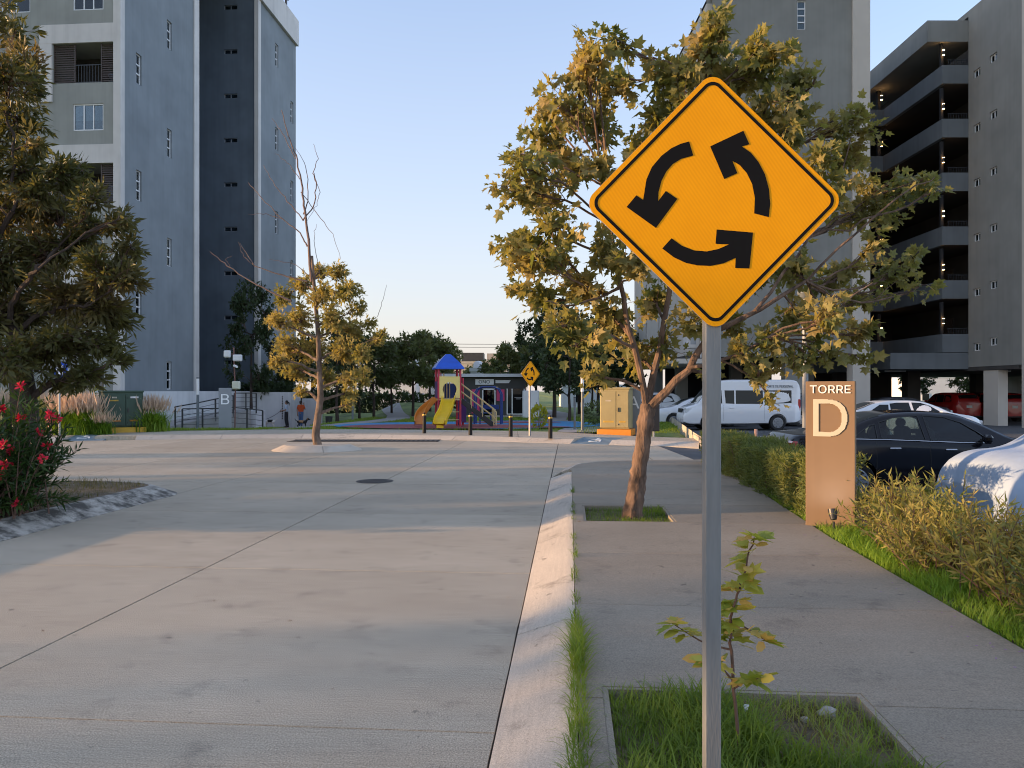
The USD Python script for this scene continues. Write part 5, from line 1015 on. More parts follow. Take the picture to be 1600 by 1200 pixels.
# ------------------------------------------------------------------ tower name pylons
def pylon(label, loc, rz, w, h, mat, top, letter, lh, lz, lmat, word=None):
    t = thing('tower_sign', label, 'sign', loc, rz)
    part(t, 'slab', MB().rbox((0, 0, h / 2), (w, .12, h), .006), mat)
    part(t, 'footing', MB().span(-w / 2 - .02, w / 2 + .02, -.08, .08, -.1, .012), 'soffit')
    lm_ = meshkit.text_mesh(letter, lh, .012); b = lm_.bounds; lm_.apply_translation([-(b[0, 0] + b[1, 0]) / 2, 0, 0]); lm_.apply_scale([1.08, 1, 1]); part(t, 'letter', MB().add(lm_, M=T(0, -.061, lz) @ UPRIGHT), lmat)
    if word:
        q = meshkit.text_mesh(word, .085, .010); b = q.bounds; q.apply_translation([-(b[0, 0] + b[1, 0]) / 2, 0, 0]); q.apply_scale([.41 / (b[1, 0] - b[0, 0]), 1, 1]); part(t, 'word', MB().add(q, M=T(0, -.061, h - .13) @ UPRIGHT), 'letter_white')
    return t
pylon('brown tower sign with the word TORRE and a cream letter D', (3.478, 8.38, .10), -.50, .50, 1.60, 'torre_brown', None, 'D', .405, 1.00, 'letter_cream', 'TORRE')
pylon('grey tower sign with a white letter B before the ramp railings', (-11.8, 31.6, -.02), .30, .50, 1.72, 'torre_grey', None, 'B', .42, 1.05, 'letter_white')
pylon('grey tower sign with a white letter A, half behind the plane tree trunk', (4.22, 26.6, .0), -.3, .50, 1.70, 'torre_grey', None, 'A', .42, .98, 'letter_white')
sl = thing('spot_lamp', 'small lit black spot lamp on a stake at the foot of the brown sign', 'lamp', (3.36, 8.02, .10))
part(sl, 'stake', MB().cyl((0, 0, -.05), (0, 0, .13), .012, 8).cyl((-.06, 0, .03), (.06, 0, .03), .01, 6), 'black_steel'); tilt = T(0, 0, .15) @ RX(-.35)
part(sl, 'body', MB().add(revolve([(.001, 0), (.03, 0), (.042, .05), (.045, .11), (.039, .11), (.037, .095), (.001, .095)], 16), M=tilt), 'black_steel'); part(sl, 'lens', MB().add(revolve([(.001, .1), (.033, .1)], 16), M=tilt), 'spot_glow')
# ------------------------------------------------------------------ utility boxes
def ubox(label, loc, rz, mat, base, w, d, h, marks):
    t = thing('utility_box', label, 'utility box', loc, rz)
    part(t, 'plinth', MB().rbox((0, -.03, .09), (w + .16, d + .2, .22), .015), base)
    part(t, 'cabinet', MB().rbox((0, 0, .2 + (h - .2) / 2), (w, d, h - .22), .02), mat)
    part(t, 'lid', MB().rbox((0, 0, h), (w + .06, d + .06, .07), .02), mat)
    for s, wd in ((-1, .56), (1, .44)):
        x0, x1 = (-w / 2 + .03, -w / 2 + .03 + (w - .06) * .56 - .01) if s < 0 else (w / 2 - .03 - (w - .06) * .44 + .01, w / 2 - .03)
        dr = holder(t, 'door'); part(dr, 'leaf', MB().rbox(((x0 + x1) / 2, -d / 2 - .012, .2 + (h - .3) / 2 + .03), (x1 - x0, .03, h - .36), .008), mat)
        if s > 0: part(dr, 'lock', MB().span(x0 + .05, x0 + .09, -d / 2 - .06, -d / 2 - .0275, h * .5, h * .5 + .14), 'black_steel'); part(dr, 'hinge', MB().cyl((x0 + .06, -d / 2 - .035, h - .25), (x0 + .06, -d / 2 - .035, h - .2), .014, 8), 'black_steel'); part(dr, 'hinge', MB().cyl((x0 + .06, -d / 2 - .035, .34), (x0 + .06, -d / 2 - .035, .39), .014, 8), 'black_steel')
        for (mx, mz, mw, mh, mm) in marks:
            if (mx < .56) == (s < 0):
                xx = -w / 2 + mx * w; n = max(1, int(mw / .035)); mb = MB()
                for k in range(n): mb.span(xx + k * mw / n, xx + (k + .72) * mw / n, -d / 2 - .031, -d / 2 - .028, mz * h, mz * h + mh)
                part(dr, 'marking', mb, mm)
    return t
ubox('dark green utility box on a yellow plinth among the fountain grass', (-13.95, 27.4, .10), .62, 'box_green', 'yellow_paint', 1.28, .95, 1.46, [(.22, .84, .16, .05, 'letter_cream'), (.18, .77, .26, .045, 'yellow_paint'), (.68, .84, .26, .06, 'letter_white'), (.22, .28, .28, .05, 'orange_paint'), (.66, .28, .26, .05, 'orange_paint')])
ubox('tan utility box on an orange plinth beside the grey sign with letter A', (3.58, 26.3, .09), -.30, 'box_olive', 'orange_paint', 1.0, .8, 1.58, [(.2, .72, .2, .05, 'letter_cream'), (.12, .27, .36, .06, 'yellow_paint'), (.66, .27, .22, .06, 'yellow_paint')])
# ------------------------------------------------------------------ bollards, lamp posts, thin posts
bol = None
for k, (px, Y) in enumerate([(663, 26.5), (735, 25.5), (798, 24.6), (860, 23.6)]):
    loc = ((px - 800) / FPX * Y, Y, .12); lb = ['black bollard with brass cap before the yellow slide, leftmost of four', 'black bollard with brass cap before the foot of the play stairs', 'black bollard with brass cap just left of the far yellow sign post', 'black bollard with brass cap just right of the far yellow sign post'][k]
    if bol is None:
        bol = thing('bollard', lb, 'bollard', loc, group='bollards along the far pavement')
        part(bol, 'post', revolve([(.001, 0), (.066, 0), (.062, .60), (.055, .62), (.001, .62)], 16), 'bollard_black', smooth=40); part(bol, 'collar', revolve([(.001, .62), (.067, .62), (.067, .655), (.05, .66), (.001, .66)], 16), 'gold_cap', smooth=40); part(bol, 'knob', revolve([(.001, .66), (.03, .66), (.034, .69), (.028, .715), (.001, .725)], 12), 'bollard_black', smooth=40)
    else: copy_of(bol, loc, 0, lb)
lp0 = None
for px, Y, lb, s in [(910, 28.0, 'grey lamp post with pale upper tube on the lawn left of the tan box', 1.0), (551, 41.0, 'lamp post with white top on the lawn beside the curving path', 1.0), (309, 32.0, 'dark lamp post with white top before the ramp railing at left', 1.0)]:
    x = (px - 800) / FPX * Y; loc = (x, Y, float(land(x, Y)))
    if lp0 is None:
        lp0 = thing('lamp_post', lb, 'lamp post', loc, group='park lamp posts'); part(lp0, 'post', revolve([(.001, 0), (.11, 0), (.11, .03), (.055, .06), (.052, 1.45), (.001, 1.45)], 14), 'lamp_post', smooth=40)
        part(lp0, 'lamp_tube', revolve([(.001, 1.45), (.06, 1.45), (.06, 2.12), (.001, 2.12)], 14), 'lamp_white', smooth=40); part(lp0, 'cap', revolve([(.001, 2.12), (.064, 2.12), (.064, 2.17), (.001, 2.18)], 14), 'lamp_post', smooth=40)
    else: copy_of(lp0, loc, 0, lb)
gp = thing('street_lamp', 'tall grey street lamp pole between the white van and the brown sign', 'street lamp', ((1258 - 800) / FPX * 16, 16.0, -.2)); part(gp, 'pole', MB().cyl((0, 0, 0), (0, 0, 3.7), .062, 14), 'torre_grey', smooth=40); part(gp, 'base', MB().rbox((0, 0, .02), (.28, .28, .05), .01), 'alu_grey'); part(gp, 'lamp_head', revolve([(.001, 3.7), (.09, 3.7), (.16, 3.82), (.15, 3.87), (.001, 3.9)], 14), 'lamp_post', smooth=40)
tp = thing('thin_post', 'thin dark post on the lawn left of the lamp post and tan box', 'post', on_land(898, 29.5)); part(tp, 'post', MB().cyl((0, 0, 0), (0, 0, 1.25), .045, 8), 'lamp_post'); part(tp, 'cap', MB().cyl((0, 0, 1.25), (0, 0, 1.28), .05, 8), 'black_steel')
ss = thing('sign_post', 'thin galvanised post with small blue plate before the fountain grass', 'sign', ((93 - 800) / FPX * 25.0, 25.0, .12), .5); part(ss, 'post', MB().cyl((0, 0, 0), (0, 0, 2.4), .03, 8), 'alu_grey'); part(ss, 'plate', MB().rbox((0, -.04, 2.15), (.45, .012, .5), .005), 'play_blue'); part(ss, 'plate_mark', MB().span(-.1, .1, -.05, -.047, 2.0, 2.3), 'letter_white')
hy = thing('fire_hydrant', 'small red hydrant on a pale stem before the grasses at left', 'hydrant', ((78 - 800) / FPX * 25.2, 25.2, .12)); part(hy, 'stem', revolve([(.001, 0), (.1, 0), (.1, .03), (.06, .05), (.055, .32), (.001, .32)], 12), 'pipe_pink', smooth=40); part(hy, 'body', revolve([(.001, .32), (.09, .32), (.10, .36), (.085, .40), (.085, .62), (.10, .65), (.09, .72), (.04, .78), (.001, .79)], 14), 'hydrant_red', smooth=40)
for s in (-1, 1): part(hy, 'outlet', MB().cyl((0, 0, .52), (s * .16, 0, .52), .045, 10), 'hydrant_red')
cp = thing('camera_pole', 'rusty pole carrying three pale boxes beside the sign with letter B', 'pole', ((367 - 800) / FPX * 33, 33, -.06)); part(cp, 'pole', MB().tube([(0, 0, 0), (.02, 0, 1.6), (-.04, 0, 3.0), (-.05, 0, 3.5)], .03, 8), 'rust_pole')
for (x, z, w, h, m_) in [(-.28, 3.22, .26, .30, 'box_white'), (.16, 3.05, .36, .28, 'box_white'), (.10, 1.88, .32, .34, 'box_cream')]:
    bx = holder(cp, 'box'); part(bx, 'case', MB().rbox((x, -.12, z), (w, .18, h), .03), m_); part(bx, 'lid', MB().rbox((x, -.222, z), (w * .84, .02, h * .84), .02), m_); part(bx, 'bracket', MB().beam((x, -.05, z), (-.03, 0, z), .04, .04), 'rust_pole')
part(cp, 'camera', MB().cyl((.0, -.1, 2.72), (.2, -.3, 2.66), .05, 10), 'box_white'); part(cp, 'camera_arm', MB().cyl((-.06, 0, 2.76), (.1, -.15, 2.74), .02, 6), 'rust_pole')
# ------------------------------------------------------------------ ramp walls and railings by the left tower
def wall_between(parent, name, a, b, th, z0a, z0b, z1, mat):
    a, b = np.array(a, float), np.array(b, float); d = (b - a) / np.linalg.norm(b - a); n = np.array([-d[1], d[0]]) * th
    v = [(*a, z0a), (*b, z0b), (*(b + n), z0b), (*(a + n), z0a), (*a, z1), (*b, z1), (*(b + n), z1), (*(a + n), z1)]
    f = [[0, 1, 5], [0, 5, 4], [1, 2, 6], [1, 6, 5], [2, 3, 7], [2, 7, 6], [3, 0, 4], [3, 4, 7], [4, 5, 6], [4, 6, 7], [0, 3, 2], [0, 2, 1]]
    m = trimesh.Trimesh(np.array(v, float), np.array(f), process=False); trimesh.repair.fix_normals(m); return part(parent, name, m, mat)
rwt = thing('ramp_wall', 'long white retaining wall along the left tower behind the ramp', 'wall', (0, 0, 0))
wall_between(rwt, 'wall', (-17.75, 36.4), (-15.75, 46.3), .25, -.6, -1.0, 1.56, 'wall_white'); wall_between(rwt, 'front_return', (-21.5, 36.1), (-17.76, 36.1), .28, -.5, -.6, 1.56, 'wall_white')
wb = thing('wall_block', 'white wall block with small vertical marks beside the two walkers', 'wall', (0, 0, 0))
wall_between(wb, 'wall', (-16.0, 45.6), (-13.15, 45.6), 2.2, -1.0, -1.0, 1.5, 'wall_white'); wall_between(wb, 'side_wall', (-13.1, 47.9), (-11.9, 47.9), .3, -1.1, -1.1, 1.1, 'wall_white')
for k in range(14): part(wb, 'mark', MB().span(-13.66, -13.60, 45.585, 45.598, -.1 + k * .1, -.04 + k * .1), 'sign_black')
rp = thing('access_ramp', 'concrete access ramp rising behind the sign with letter B', 'ramp', (0, 0, 0))
v = [(-16.9, 34.5, -.06), (-15.5, 34.2, -.06), (-14.1, 41.5, .55), (-15.4, 41.8, .55), (-16.9, 34.5, -.9), (-15.5, 34.2, -.9), (-14.1, 41.5, -.9), (-15.4, 41.8, -.9)]
m = trimesh.Trimesh(np.array(v), np.array([[0, 1, 2], [0, 2, 3], [1, 5, 6], [1, 6, 2], [2, 6, 7], [2, 7, 3], [3, 7, 4], [3, 4, 0], [0, 4, 5], [0, 5, 1]]), process=False); part(rp, 'ramp_slab', m, 'path_concrete')
part(rp, 'landing', MB().span(-15.3, -13.95, 41.9, 43.5, -1.0, .5), 'wall_white')
def railing(label, pts, zb, h=.95, n=4):
    t = thing('railing', label, 'railing', (0, 0, 0)); pts = [np.array([*p, z]) for p, z in zip(pts, zb)]
    tb = MB()
    for a, b in zip(pts[:-1], pts[1:]): tb.beam(a + [0, 0, h], b + [0, 0, h], .05, .05)
    part(t, 'top_rail', tb, 'black_steel')
    for k in range(1, n):
        lb = MB()
        for a, b in zip(pts[:-1], pts[1:]): lb.cyl(a + [0, 0, h * k / n], b + [0, 0, h * k / n], .012, 6)
        part(t, 'rail', lb, 'black_steel')
    for p in pts: part(t, 'post', MB().span(p[0] - .03, p[0] + .03, p[1] - .03, p[1] + .03, p[2] - .15, p[2] + h), 'black_steel')
    return t
railing('black railing climbing the far side of the ramp to the left of sign B', [(-15.35, 35.0), (-15.0, 36.6), (-14.75, 38.2), (-14.45, 39.8)], [-.1, .05, .22, .38])
railing('black railing on the near side of the ramp, left of sign B', [(-14.85, 34.6), (-14.1, 35.0), (-13.35, 35.4)], [-.18, -.18, -.18])
railing('black railing on the landing wall right of sign B, upper one', [(-15.1, 41.8), (-14.5, 41.85), (-13.95, 41.9)], [.5, .5, .5])
railing('black railing right of sign B, lower one descending to the pavement', [(-13.0, 35.4), (-12.35, 35.8), (-11.75, 36.2)], [-.12, -.2, -.3])
# ------------------------------------------------------------------ playground
PX, PY = (700 - 800) / FPX * 32.0, 32.0
pg = thing('play_tower', 'play tower with blue pyramid roof, yellow slide and black stairs', 'playground', (PX, PY, float(ground_z(PX, PY)) + .06), .22, scale=.81)
for x in (-.55, .55):
    for y in (-.55, .55): part(pg, 'post', MB().cyl((x, y, 0), (x, y, 3.1), .06, 12), 'play_red', smooth=40)
ro = holder(pg, 'roof')
for k, (a, z0, b, z1) in enumerate([(.74, 2.98, .53, 3.26), (.55, 3.24, .33, 3.48), (.35, 3.46, .12, 3.70)]):
    v = [(s * a, q * a, z0) for s, q in ((-1, -1), (1, -1), (1, 1), (-1, 1))] + [(s * b, q * b, z1) for s, q in ((-1, -1), (1, -1), (1, 1), (-1, 1))] + [(s * a, q * a, z0 - .06) for s, q in ((-1, -1), (1, -1), (1, 1), (-1, 1))]
    part(ro, 'tier', hull(v), 'play_blue')
part(pg, 'platform', MB().span(-.6, .6, -.6, .6, 1.34, 1.42), 'play_tan')
def board(poly, th, M_): return MB().prism(poly, -th / 2, th / 2, M=M_)
part(pg, 'slide_panel', board(sbox(-.52, 1.45, .52, 2.55).difference(Point(0, 1.9).buffer(.35, 20)).difference(sbox(-.28, 1.4, .28, 1.9)), .05, T(0, -.6, 0) @ UPRIGHT), 'play_pale')
part(pg, 'side_panel', board(sbox(-.5, 1.45, .5, 2.3), .04, T(-.6, 0, 0) @ RZ(PI / 2) @ UPRIGHT), 'play_purple'); part(pg, 'rear_panel', board(sbox(-.5, 1.45, .5, 2.2), .04, T(0, .6, 0) @ UPRIGHT), 'play_navy')
for x in (-.3, -.15, 0, .15): part(pg, 'rear_bar', MB().cyl((x, .5, 1.42), (x, .5, 2.75 if x < 0 else 2.5), .03, 8), 'play_tan' if x > -.2 else 'play_red')
def chute(path, w, h, th=.035):
    path = np.asarray(path, float); prof = [(-w / 2, h), (-w / 2 + .01, .03), (-w / 2 + .08, 0), (w / 2 - .08, 0), (w / 2 - .01, .03), (w / 2, h), (w / 2 + th, h), (w / 2 + th, -th), (-w / 2 - th, -th), (-w / 2 - th, h)]
    t = np.gradient(path, axis=0); t /= np.linalg.norm(t, axis=1, keepdims=True); v, f, m = [], [], len(prof)
    for p, d in zip(path, t):
        s = np.cross(d, [0, 0, 1.0]); s /= np.linalg.norm(s); u = np.cross(s, d); v += [p + a * s + b * u for a, b in prof]
    for i in range(len(path) - 1):
        for j in range(m): A, B_ = i * m + j, i * m + (j + 1) % m; f += [[A, B_, B_ + m], [A, B_ + m, A + m]]
    return trimesh.Trimesh(np.array(v), np.array(f), process=False)
s_ = np.linspace(0, 1, 26); zz = 1.42 - 1.18 * s_ + .06 * np.sin(s_ * 2 * PI * 1.5) * (1 - s_) ; zz[-4:] = [.27, .24, .23, .23]
part(pg, 'slide', chute(np.column_stack([-.05 - .75 * s_ ** 1.3, -.55 - 2.0 * s_, zz]), .58, .17), 'play_yellow', smooth=30); part(pg, 'slide_foot', MB().rbox((-.72, -2.35, .1), (.34, .3, .22), .03), 'play_yellow')
a_ = np.linspace(0, 1, 18); part(pg, 'side_slide', chute(np.column_stack([-.6 - .95 * np.sin(a_ * PI / 2), .1 - .9 * (1 - np.cos(a_ * PI / 2)), 1.36 - 1.2 * a_]), .42, .2), 'play_orange', smooth=30)
stp = holder(pg, 'stairs')
A0, A1 = np.array([.62, -.1, 1.36]), np.array([2.25, -.55, .06])
for s in (-.36, .36): part(stp, 'stringer', MB().beam(A0 + [0.1 * s, s, 0], A1 + [0.1 * s, s, 0], .05, .24), 'black_steel')
for k in range(7):
    c = A0 + (A1 - A0) * (k + .6) / 7.4; part(stp, 'tread', MB().box(c, (.24, .68, .05), rz=-.27), 'black_steel')
for s in (-.38, .38):
    rl = MB(); o = np.array([.1 * s, s, 0])
    for h in (.45, .85): rl.tube([A0 + o + [-.12, 0, h + .06], A0 + o + [0, 0, h], A1 + o + [0, 0, h], A1 + o + [.14, -.03, h - .18], A1 + o + [.12, -.03, 0]], .024, 8)
    part(stp, 'handrail', rl, 'play_tan')
    for k in (0, .33, .66, 1): p = A0 + (A1 - A0) * k + o; part(stp, 'rail_post', MB().cyl(p, p + [0, 0, .85], .022, 8), 'play_tan')
for x in (.7, .95): part(pg, 'rear_post', MB().cyl((x, 1.1, 0), (x, 1.1, 2.5), .055, 10), 'play_red' if x > .9 else 'play_purple')
part(pg, 'crawl_wall', MB().rbox((.85, .95, .75), (.5, .06, 1.2), .02), 'play_purple')
for z in (.35, .75): part(pg, 'ladder_rung', MB().cyl((-.5, -.55, z), (.5, -.55, z), .02, 6), 'play_tan')
cf = thing('climbing_frame', 'navy climbing arch and bench frame right of the play stairs', 'playground', (*on_land(763, 35)[:2], float(ground_z(-1.1, 35)) + .06), -.1, scale=.81)
for x in (-.75, .75):
    for y in (-.35, .35): part(cf, 'post', MB().cyl((x, y, 0), (x * .98, y, 1.7), .05, 10), 'play_navy', smooth=40)
for y in (-.35, .35): part(cf, 'arch', MB().tube([(-.735, y, 1.7), (-.6, y, 1.95), (-.3, y, 2.08), (.3, y, 2.08), (.6, y, 1.95), (.735, y, 1.7)], .045, 8), 'play_navy', smooth=40)
for x in np.linspace(-.5, .5, 5): part(cf, 'rung', MB().cyl((x, -.35, 2.06), (x, .35, 2.06), .02, 6), 'play_tan')
part(cf, 'bench_seat', MB().rbox((-.1, -.5, .62), (.8, .3, .06), .02), 'play_navy'); part(cf, 'bench_back', MB().rbox((.1, -.4, .95), (1.1, .05, .25), .02), 'play_navy')
for x in (-.4, .2): part(cf, 'bench_leg', MB().cyl((x, -.5, 0), (x, -.5, .6), .04, 8), 'play_navy')
# ------------------------------------------------------------------ small things of the park and car park
bn = thing('waste_bin', 'small black bin standing by the tree right of the walkers', 'bin', on_land(514, 40)); part(bn, 'body', revolve([(.001, 0), (.15, 0), (.19, .42), (.001, .42)], 14), 'bin_black', smooth=40); part(bn, 'rim', revolve([(.15, .42), (.20, .42), (.20, .46), (.15, .46)], 14), 'bin_black', smooth=40)
pp_ = thing('bent_pipe', 'pale pink bent pipe end standing up behind the hedge, before the van', 'pipe', (4.25, 13.1, -.2)); part(pp_, 'pipe', MB().tube([(0, 0, 0), (0, 0, .78), (-.02, 0, .86), (-.07, .02, .93), (-.085, .02, 1.08)], .022, 8), 'pipe_pink', smooth=40); part(pp_, 'socket', MB().tube([(-.085, .02, 1.05), (-.085, .02, 1.14)], .028, 8), 'pipe_pink')
dt = thing('litter_bin', 'black litter bin on a thin pale post, just right of the plane tree trunk', 'bin', (4.50, 24.3, .12)); part(dt, 'post', MB().cyl((0, .1, 0), (0, .1, .9), .03, 8), 'alu_grey'); part(dt, 'bin', MB().rbox((0, 0, .62), (.30, .26, .86), .03), 'bin_black'); part(dt, 'lid', MB().rbox((0, 0, 1.07), (.33, .29, .05), .02), 'bin_black')
for k, (row, Y, x0, x1) in enumerate([(531, 105, -40, 40), (536, 108, -40, 42)]):
    z = EYE - (row - HOR) / FPX * Y; t = thing('overhead_wire', ['upper thin overhead wire crossing the sky above the park', 'lower thin overhead wire crossing the sky above the park'][k], 'wire', (0, Y, z)); xs = np.linspace(x0, x1, 20)
    part(t, 'wire', MB().tube(np.column_stack([xs, xs * 0, -.6 * (1 - (xs / 40) ** 2)]), .03, 4), 'wire')
# unseen tower outside the frame at left, placed to shade the far buildings
ot = thing('neighbour_tower', 'unseen grey tower outside the picture at far left, shading the far buildings', 'building', (-98, 20.0, -1), ROAD_RZ)
part(ot, 'wall', MB().span(0, 24, 0, 60, 0, 36), 'stucco'); part(ot, 'parapet', MB().span(-.2, 24.2, -.2, .2, 36, 37), 'stucco_white')
for k in range(4):
    for z in np.arange(2, 34, 2.9): part(ot, 'window', MB().span(24.0, 24.03, 4 + k * 6, 5.6 + k * 6, z, z + 1.4), 'car_glass')
# ------------------------------------------------------------------ vehicles (local: x forward, z up, wheels on z = 0)
def wheel(r, w, spokes, seedr=0, steel=False):
    ty = MB().add(revolve([(r * .66, -w * .42), (r * .78, -w * .5), (r * .94, -w * .5), (r, -w * .36), (r, w * .36), (r * .94, w * .5), (r * .78, w * .5), (r * .66, w * .42)], 28), M=RX(PI / 2))
    rm = MB().add(revolve([(r * .66, -w * .42), (r * .66, w * .42), (r * .60, w * .44), (r * .60, w * .1), (.001, w * .1)], 28), M=RX(PI / 2))
    for k in range(spokes):
        a = 2 * PI * k / spokes; rm.add(MB().box((r * .36, 0, 0), (r * .54, w * .16, r * (.13 if not steel else .26))), M=T(0, -w * .36, 0) @ np.array([[math.cos(a), 0, math.sin(a), 0], [0, 1, 0, 0], [-math.sin(a), 0, math.cos(a), 0], [0, 0, 0, 1.0]]))
    rm.add(revolve([(.001, w * .46), (r * .14, w * .45), (r * .16, w * .3)], 16), M=RX(PI / 2))
    return ty.mesh(), rm.mesh()
def car(name, label, cat, loc, rz, S, paint, glass_mat='car_glass', group=None, see=False, parts=True):
    t = thing(name, label, cat, loc, rz, group=group)
    L_, Wd, r = S['L'], S['W'], S['r']; top = PchipInterpolator(*zip(*S['top'])); belt = PchipInterpolator(*zip(*S['belt'])); gw = S.get('roofw', .72)
    low = PchipInterpolator(*zip(*S.get('low', [(0, .34), (.25, .22), (L_ - .25, .22), (L_, .32)])))
    def halfw(x):
        e = np.minimum(x, L_ - x); return Wd / 2 * (1 - S.get('taper', .16) * np.exp(-e / .22) - .05 * np.exp(-e / 1.0))
    xs = np.unique(np.concatenate([np.linspace(0, .3, 7), np.linspace(.3, L_ - .3, 46), np.linspace(L_ - .3, L_, 7)]))
    rw = PchipInterpolator(*zip(*S['rw'])) if 'rw' in S else None
    def section(x, grow=0.0):
        zt, zb, w, zl = float(top(x)), float(belt(x)), float(halfw(x)), float(low(x)); zb = min(zb, zt - .03); gh = zt - zb
        if rw is not None: wr = float(rw(x)) * Wd / 2
        else: wr = w * (.93 - (1 - gw - .07) * smoothstep(.05, .45, gh) * 1.0)
        lip = min(.085, gh * .5)
        return [(.0, zl), (w * .80, zl), (w * .955, zl + .06), (w * .985, zl + .22), (w, zl + (zb - zl) * .62), (w * .985, zb - .10), (w * .955, zb - .015), (w * .93, zb), (wr, zt - lip), (wr * .93, zt - lip * .35), (wr * .74, zt - lip * .08), (0, zt)], wr, zb, zt, lip, w
    V, n = [], None
    for x in xs:
        h, *_ = section(x); ring = [(x, -y, z) for y, z in h] + [(x, y, z) for y, z in h[-2:0:-1]]; n = len(ring); V += ring
    F = []
    for i in range(len(xs) - 1):
        for j in range(n): A, B_ = i * n + j, i * n + (j + 1) % n; F += [[A, B_ + n, B_], [A, A + n, B_ + n]]
    for base, sgn in ((0, 1), ((len(xs) - 1) * n, -1)):
        for j in range(1, n - 1): F.append([base, base + j, base + j + 1][::sgn])
    tm = trimesh.Trimesh(np.array(V), np.array(F), process=False)
    if tm.volume < 0: tm.invert()
    body = m3.Manifold(m3.Mesh(tm.vertices.astype(np.float32), tm.faces.astype(np.uint32)))
    for ax in S['axles']:
        for s in (-1, 1):
            c = m3.Manifold.cylinder(.30, r + .055, r + .055, 40).rotate([90, 0, 0]).translate([ax, s * (Wd / 2 + .05) + (.30 if s > 0 else .0) - (.28 if s > 0 else -.28) * 1.0 + (0.0), r + .01])
            c = m3.Manifold.cylinder(.34, r + .055, r + .055, 40, center=True).rotate([90, 0, 0]).translate([ax, s * (Wd / 2 - .10), r + .01]); body = body - c
    def side_y(x, z):
        h, wr, zb, zt, lip, w = section(x); y0, y1, z0, z1 = w * .93, wr, zb, zt - lip; return y0 + (y1 - y0) * (z - z0) / max(1e-3, z1 - z0)
    if see:
        cx0, cx1 = S['cabin']; P = []
        for x in np.linspace(cx0, cx1, 12):
            h, wr, zb, zt, lip, w = section(x); P += [(x, s * w * .86, zb - .45) for s in (-1, 1)] + [(x, s * w * .86, zb) for s in (-1, 1)] + [(x, s * wr * .92, max(zb + .01, zt - lip - .02)) for s in (-1, 1)] + [(x, 0, max(zb + .01, zt - .05))]
        v, f = hull(P); body = body - m3.Manifold(m3.Mesh(v.astype(np.float32), f.astype(np.uint32)))
        for pl in S['side_glass']:
            body = body - m3.CrossSection([pl]).extrude(Wd + 1).rotate([90, 0, 0]).translate([0, Wd / 2 + .5, 0])
    part(t, 'body', body, paint, smooth=28)
    def pane(pl, s):
        g = Polygon(pl).buffer(.004); v, f = trimesh.creation.triangulate_polygon(g.segmentize(.12), engine='earcut'); v = np.asarray(v)
        y = np.array([side_y(a, b) for a, b in v]) + (.003 if not see else -.006)
        q = np.column_stack([v[:, 0], s * y, v[:, 1]]); m = trimesh.Trimesh(q, f if s < 0 else np.asarray(f)[:, ::-1], process=False); return m
    for s in (-1, 1):
        for pl in S['side_glass']: part(t, 'side_window', pane(pl, s), 'car_pane' if see else glass_mat)
        if S.get('trim'):
            for pl in S['side_glass']:
                g = Polygon(pl); e = g.buffer(.014).difference(g.buffer(-.002)); v, f = trimesh.creation.triangulate_polygon(e.segmentize(.1), engine='earcut'); v = np.asarray(v); y = np.array([side_y(a, b) for a, b in v]) + .006
                part(t, 'window_trim', trimesh.Trimesh(np.column_stack([v[:, 0], s * y, v[:, 1]]), f if s < 0 else np.asarray(f)[:, ::-1], process=False), 'car_trim')
            for a, b in S['trim']: part(t, 'chrome_strip', MB().tube([(x, s * (side_y(x, float(belt(x)) + .02) + .012), float(belt(x)) + .012) for x in np.linspace(a, b, 14)], .009, 6), 'chrome')
    for nm, (a, b) in (('rear_window', S['rear_glass']), ('windscreen', S['screen'])):
        v = []; m = 9
        for x in np.linspace(a, b, 10):
            h, wr, zb, zt, lip, w = section(x)
            for u in np.linspace(-1, 1, m):
                y = u * wr * .90; yy = abs(y); pts = h[8:]; Y_ = [p[0] for p in pts][::-1]; Z_ = [p[1] for p in pts][::-1]; v.append((x, y, np.interp(yy, Y_, Z_) + .004))
        f = [[i * m + j, (i + 1) * m + j, (i + 1) * m + j + 1, i * m + j + 1] for i in range(9) for j in range(m - 1)]
        part(t, nm, (np.array(v), np.array(f)), glass_mat, smooth=True)
    ty, rm = wheel(r, S.get('tw', .21), S.get('spokes', 10), steel=S.get('steel', False))
    for ax in S['axles']:
        for s in (-1, 1):
            wh = holder(t, 'wheel'); Mx = T(ax, s * (Wd / 2 - .115), r) @ (np.eye(4) if s < 0 else RZ(PI)); part(wh, 'tyre', MB().add(ty, M=Mx), 'tyre', smooth=40); part(wh, 'rim', MB().add(rm, M=Mx), 'car_trim' if S.get('darkrim') else 'rim', smooth=30)
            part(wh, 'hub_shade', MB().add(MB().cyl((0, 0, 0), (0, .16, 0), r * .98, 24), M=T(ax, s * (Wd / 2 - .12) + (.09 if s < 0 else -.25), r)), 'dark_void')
    for key, nm, mt in (('tail', 'tail_light', 'light_red'), ('head', 'headlight', 'light_clear')):
        for s in (-1, 1):
            x, z, sx, sy, sz, yo = S[key]; part(t, nm, MB().rbox((x, s * (float(halfw(x)) - yo), z), (sx, sy, sz), .03), mt)
    for s in (-1, 1):
        x, z = S['mirror']; mr = holder(t, 'mirror'); y = float(halfw(x)) * .93; part(mr, 'shell', MB().rbox((x, s * (y + .14), z + .03), (.12, .2, .14), .045), paint); part(mr, 'arm', MB().beam((x, s * (y - .02), z), (x, s * (y + .08), z + .01), .05, .04), 'car_trim')
    for hx, hz in S['handles']:
        for s in (-1, 1): part(t, 'door_handle', MB().rbox((hx, s * (float(halfw(hx)) + .004), hz), (.19, .03, .03), .012), 'chrome' if S.get('trim') else paint)
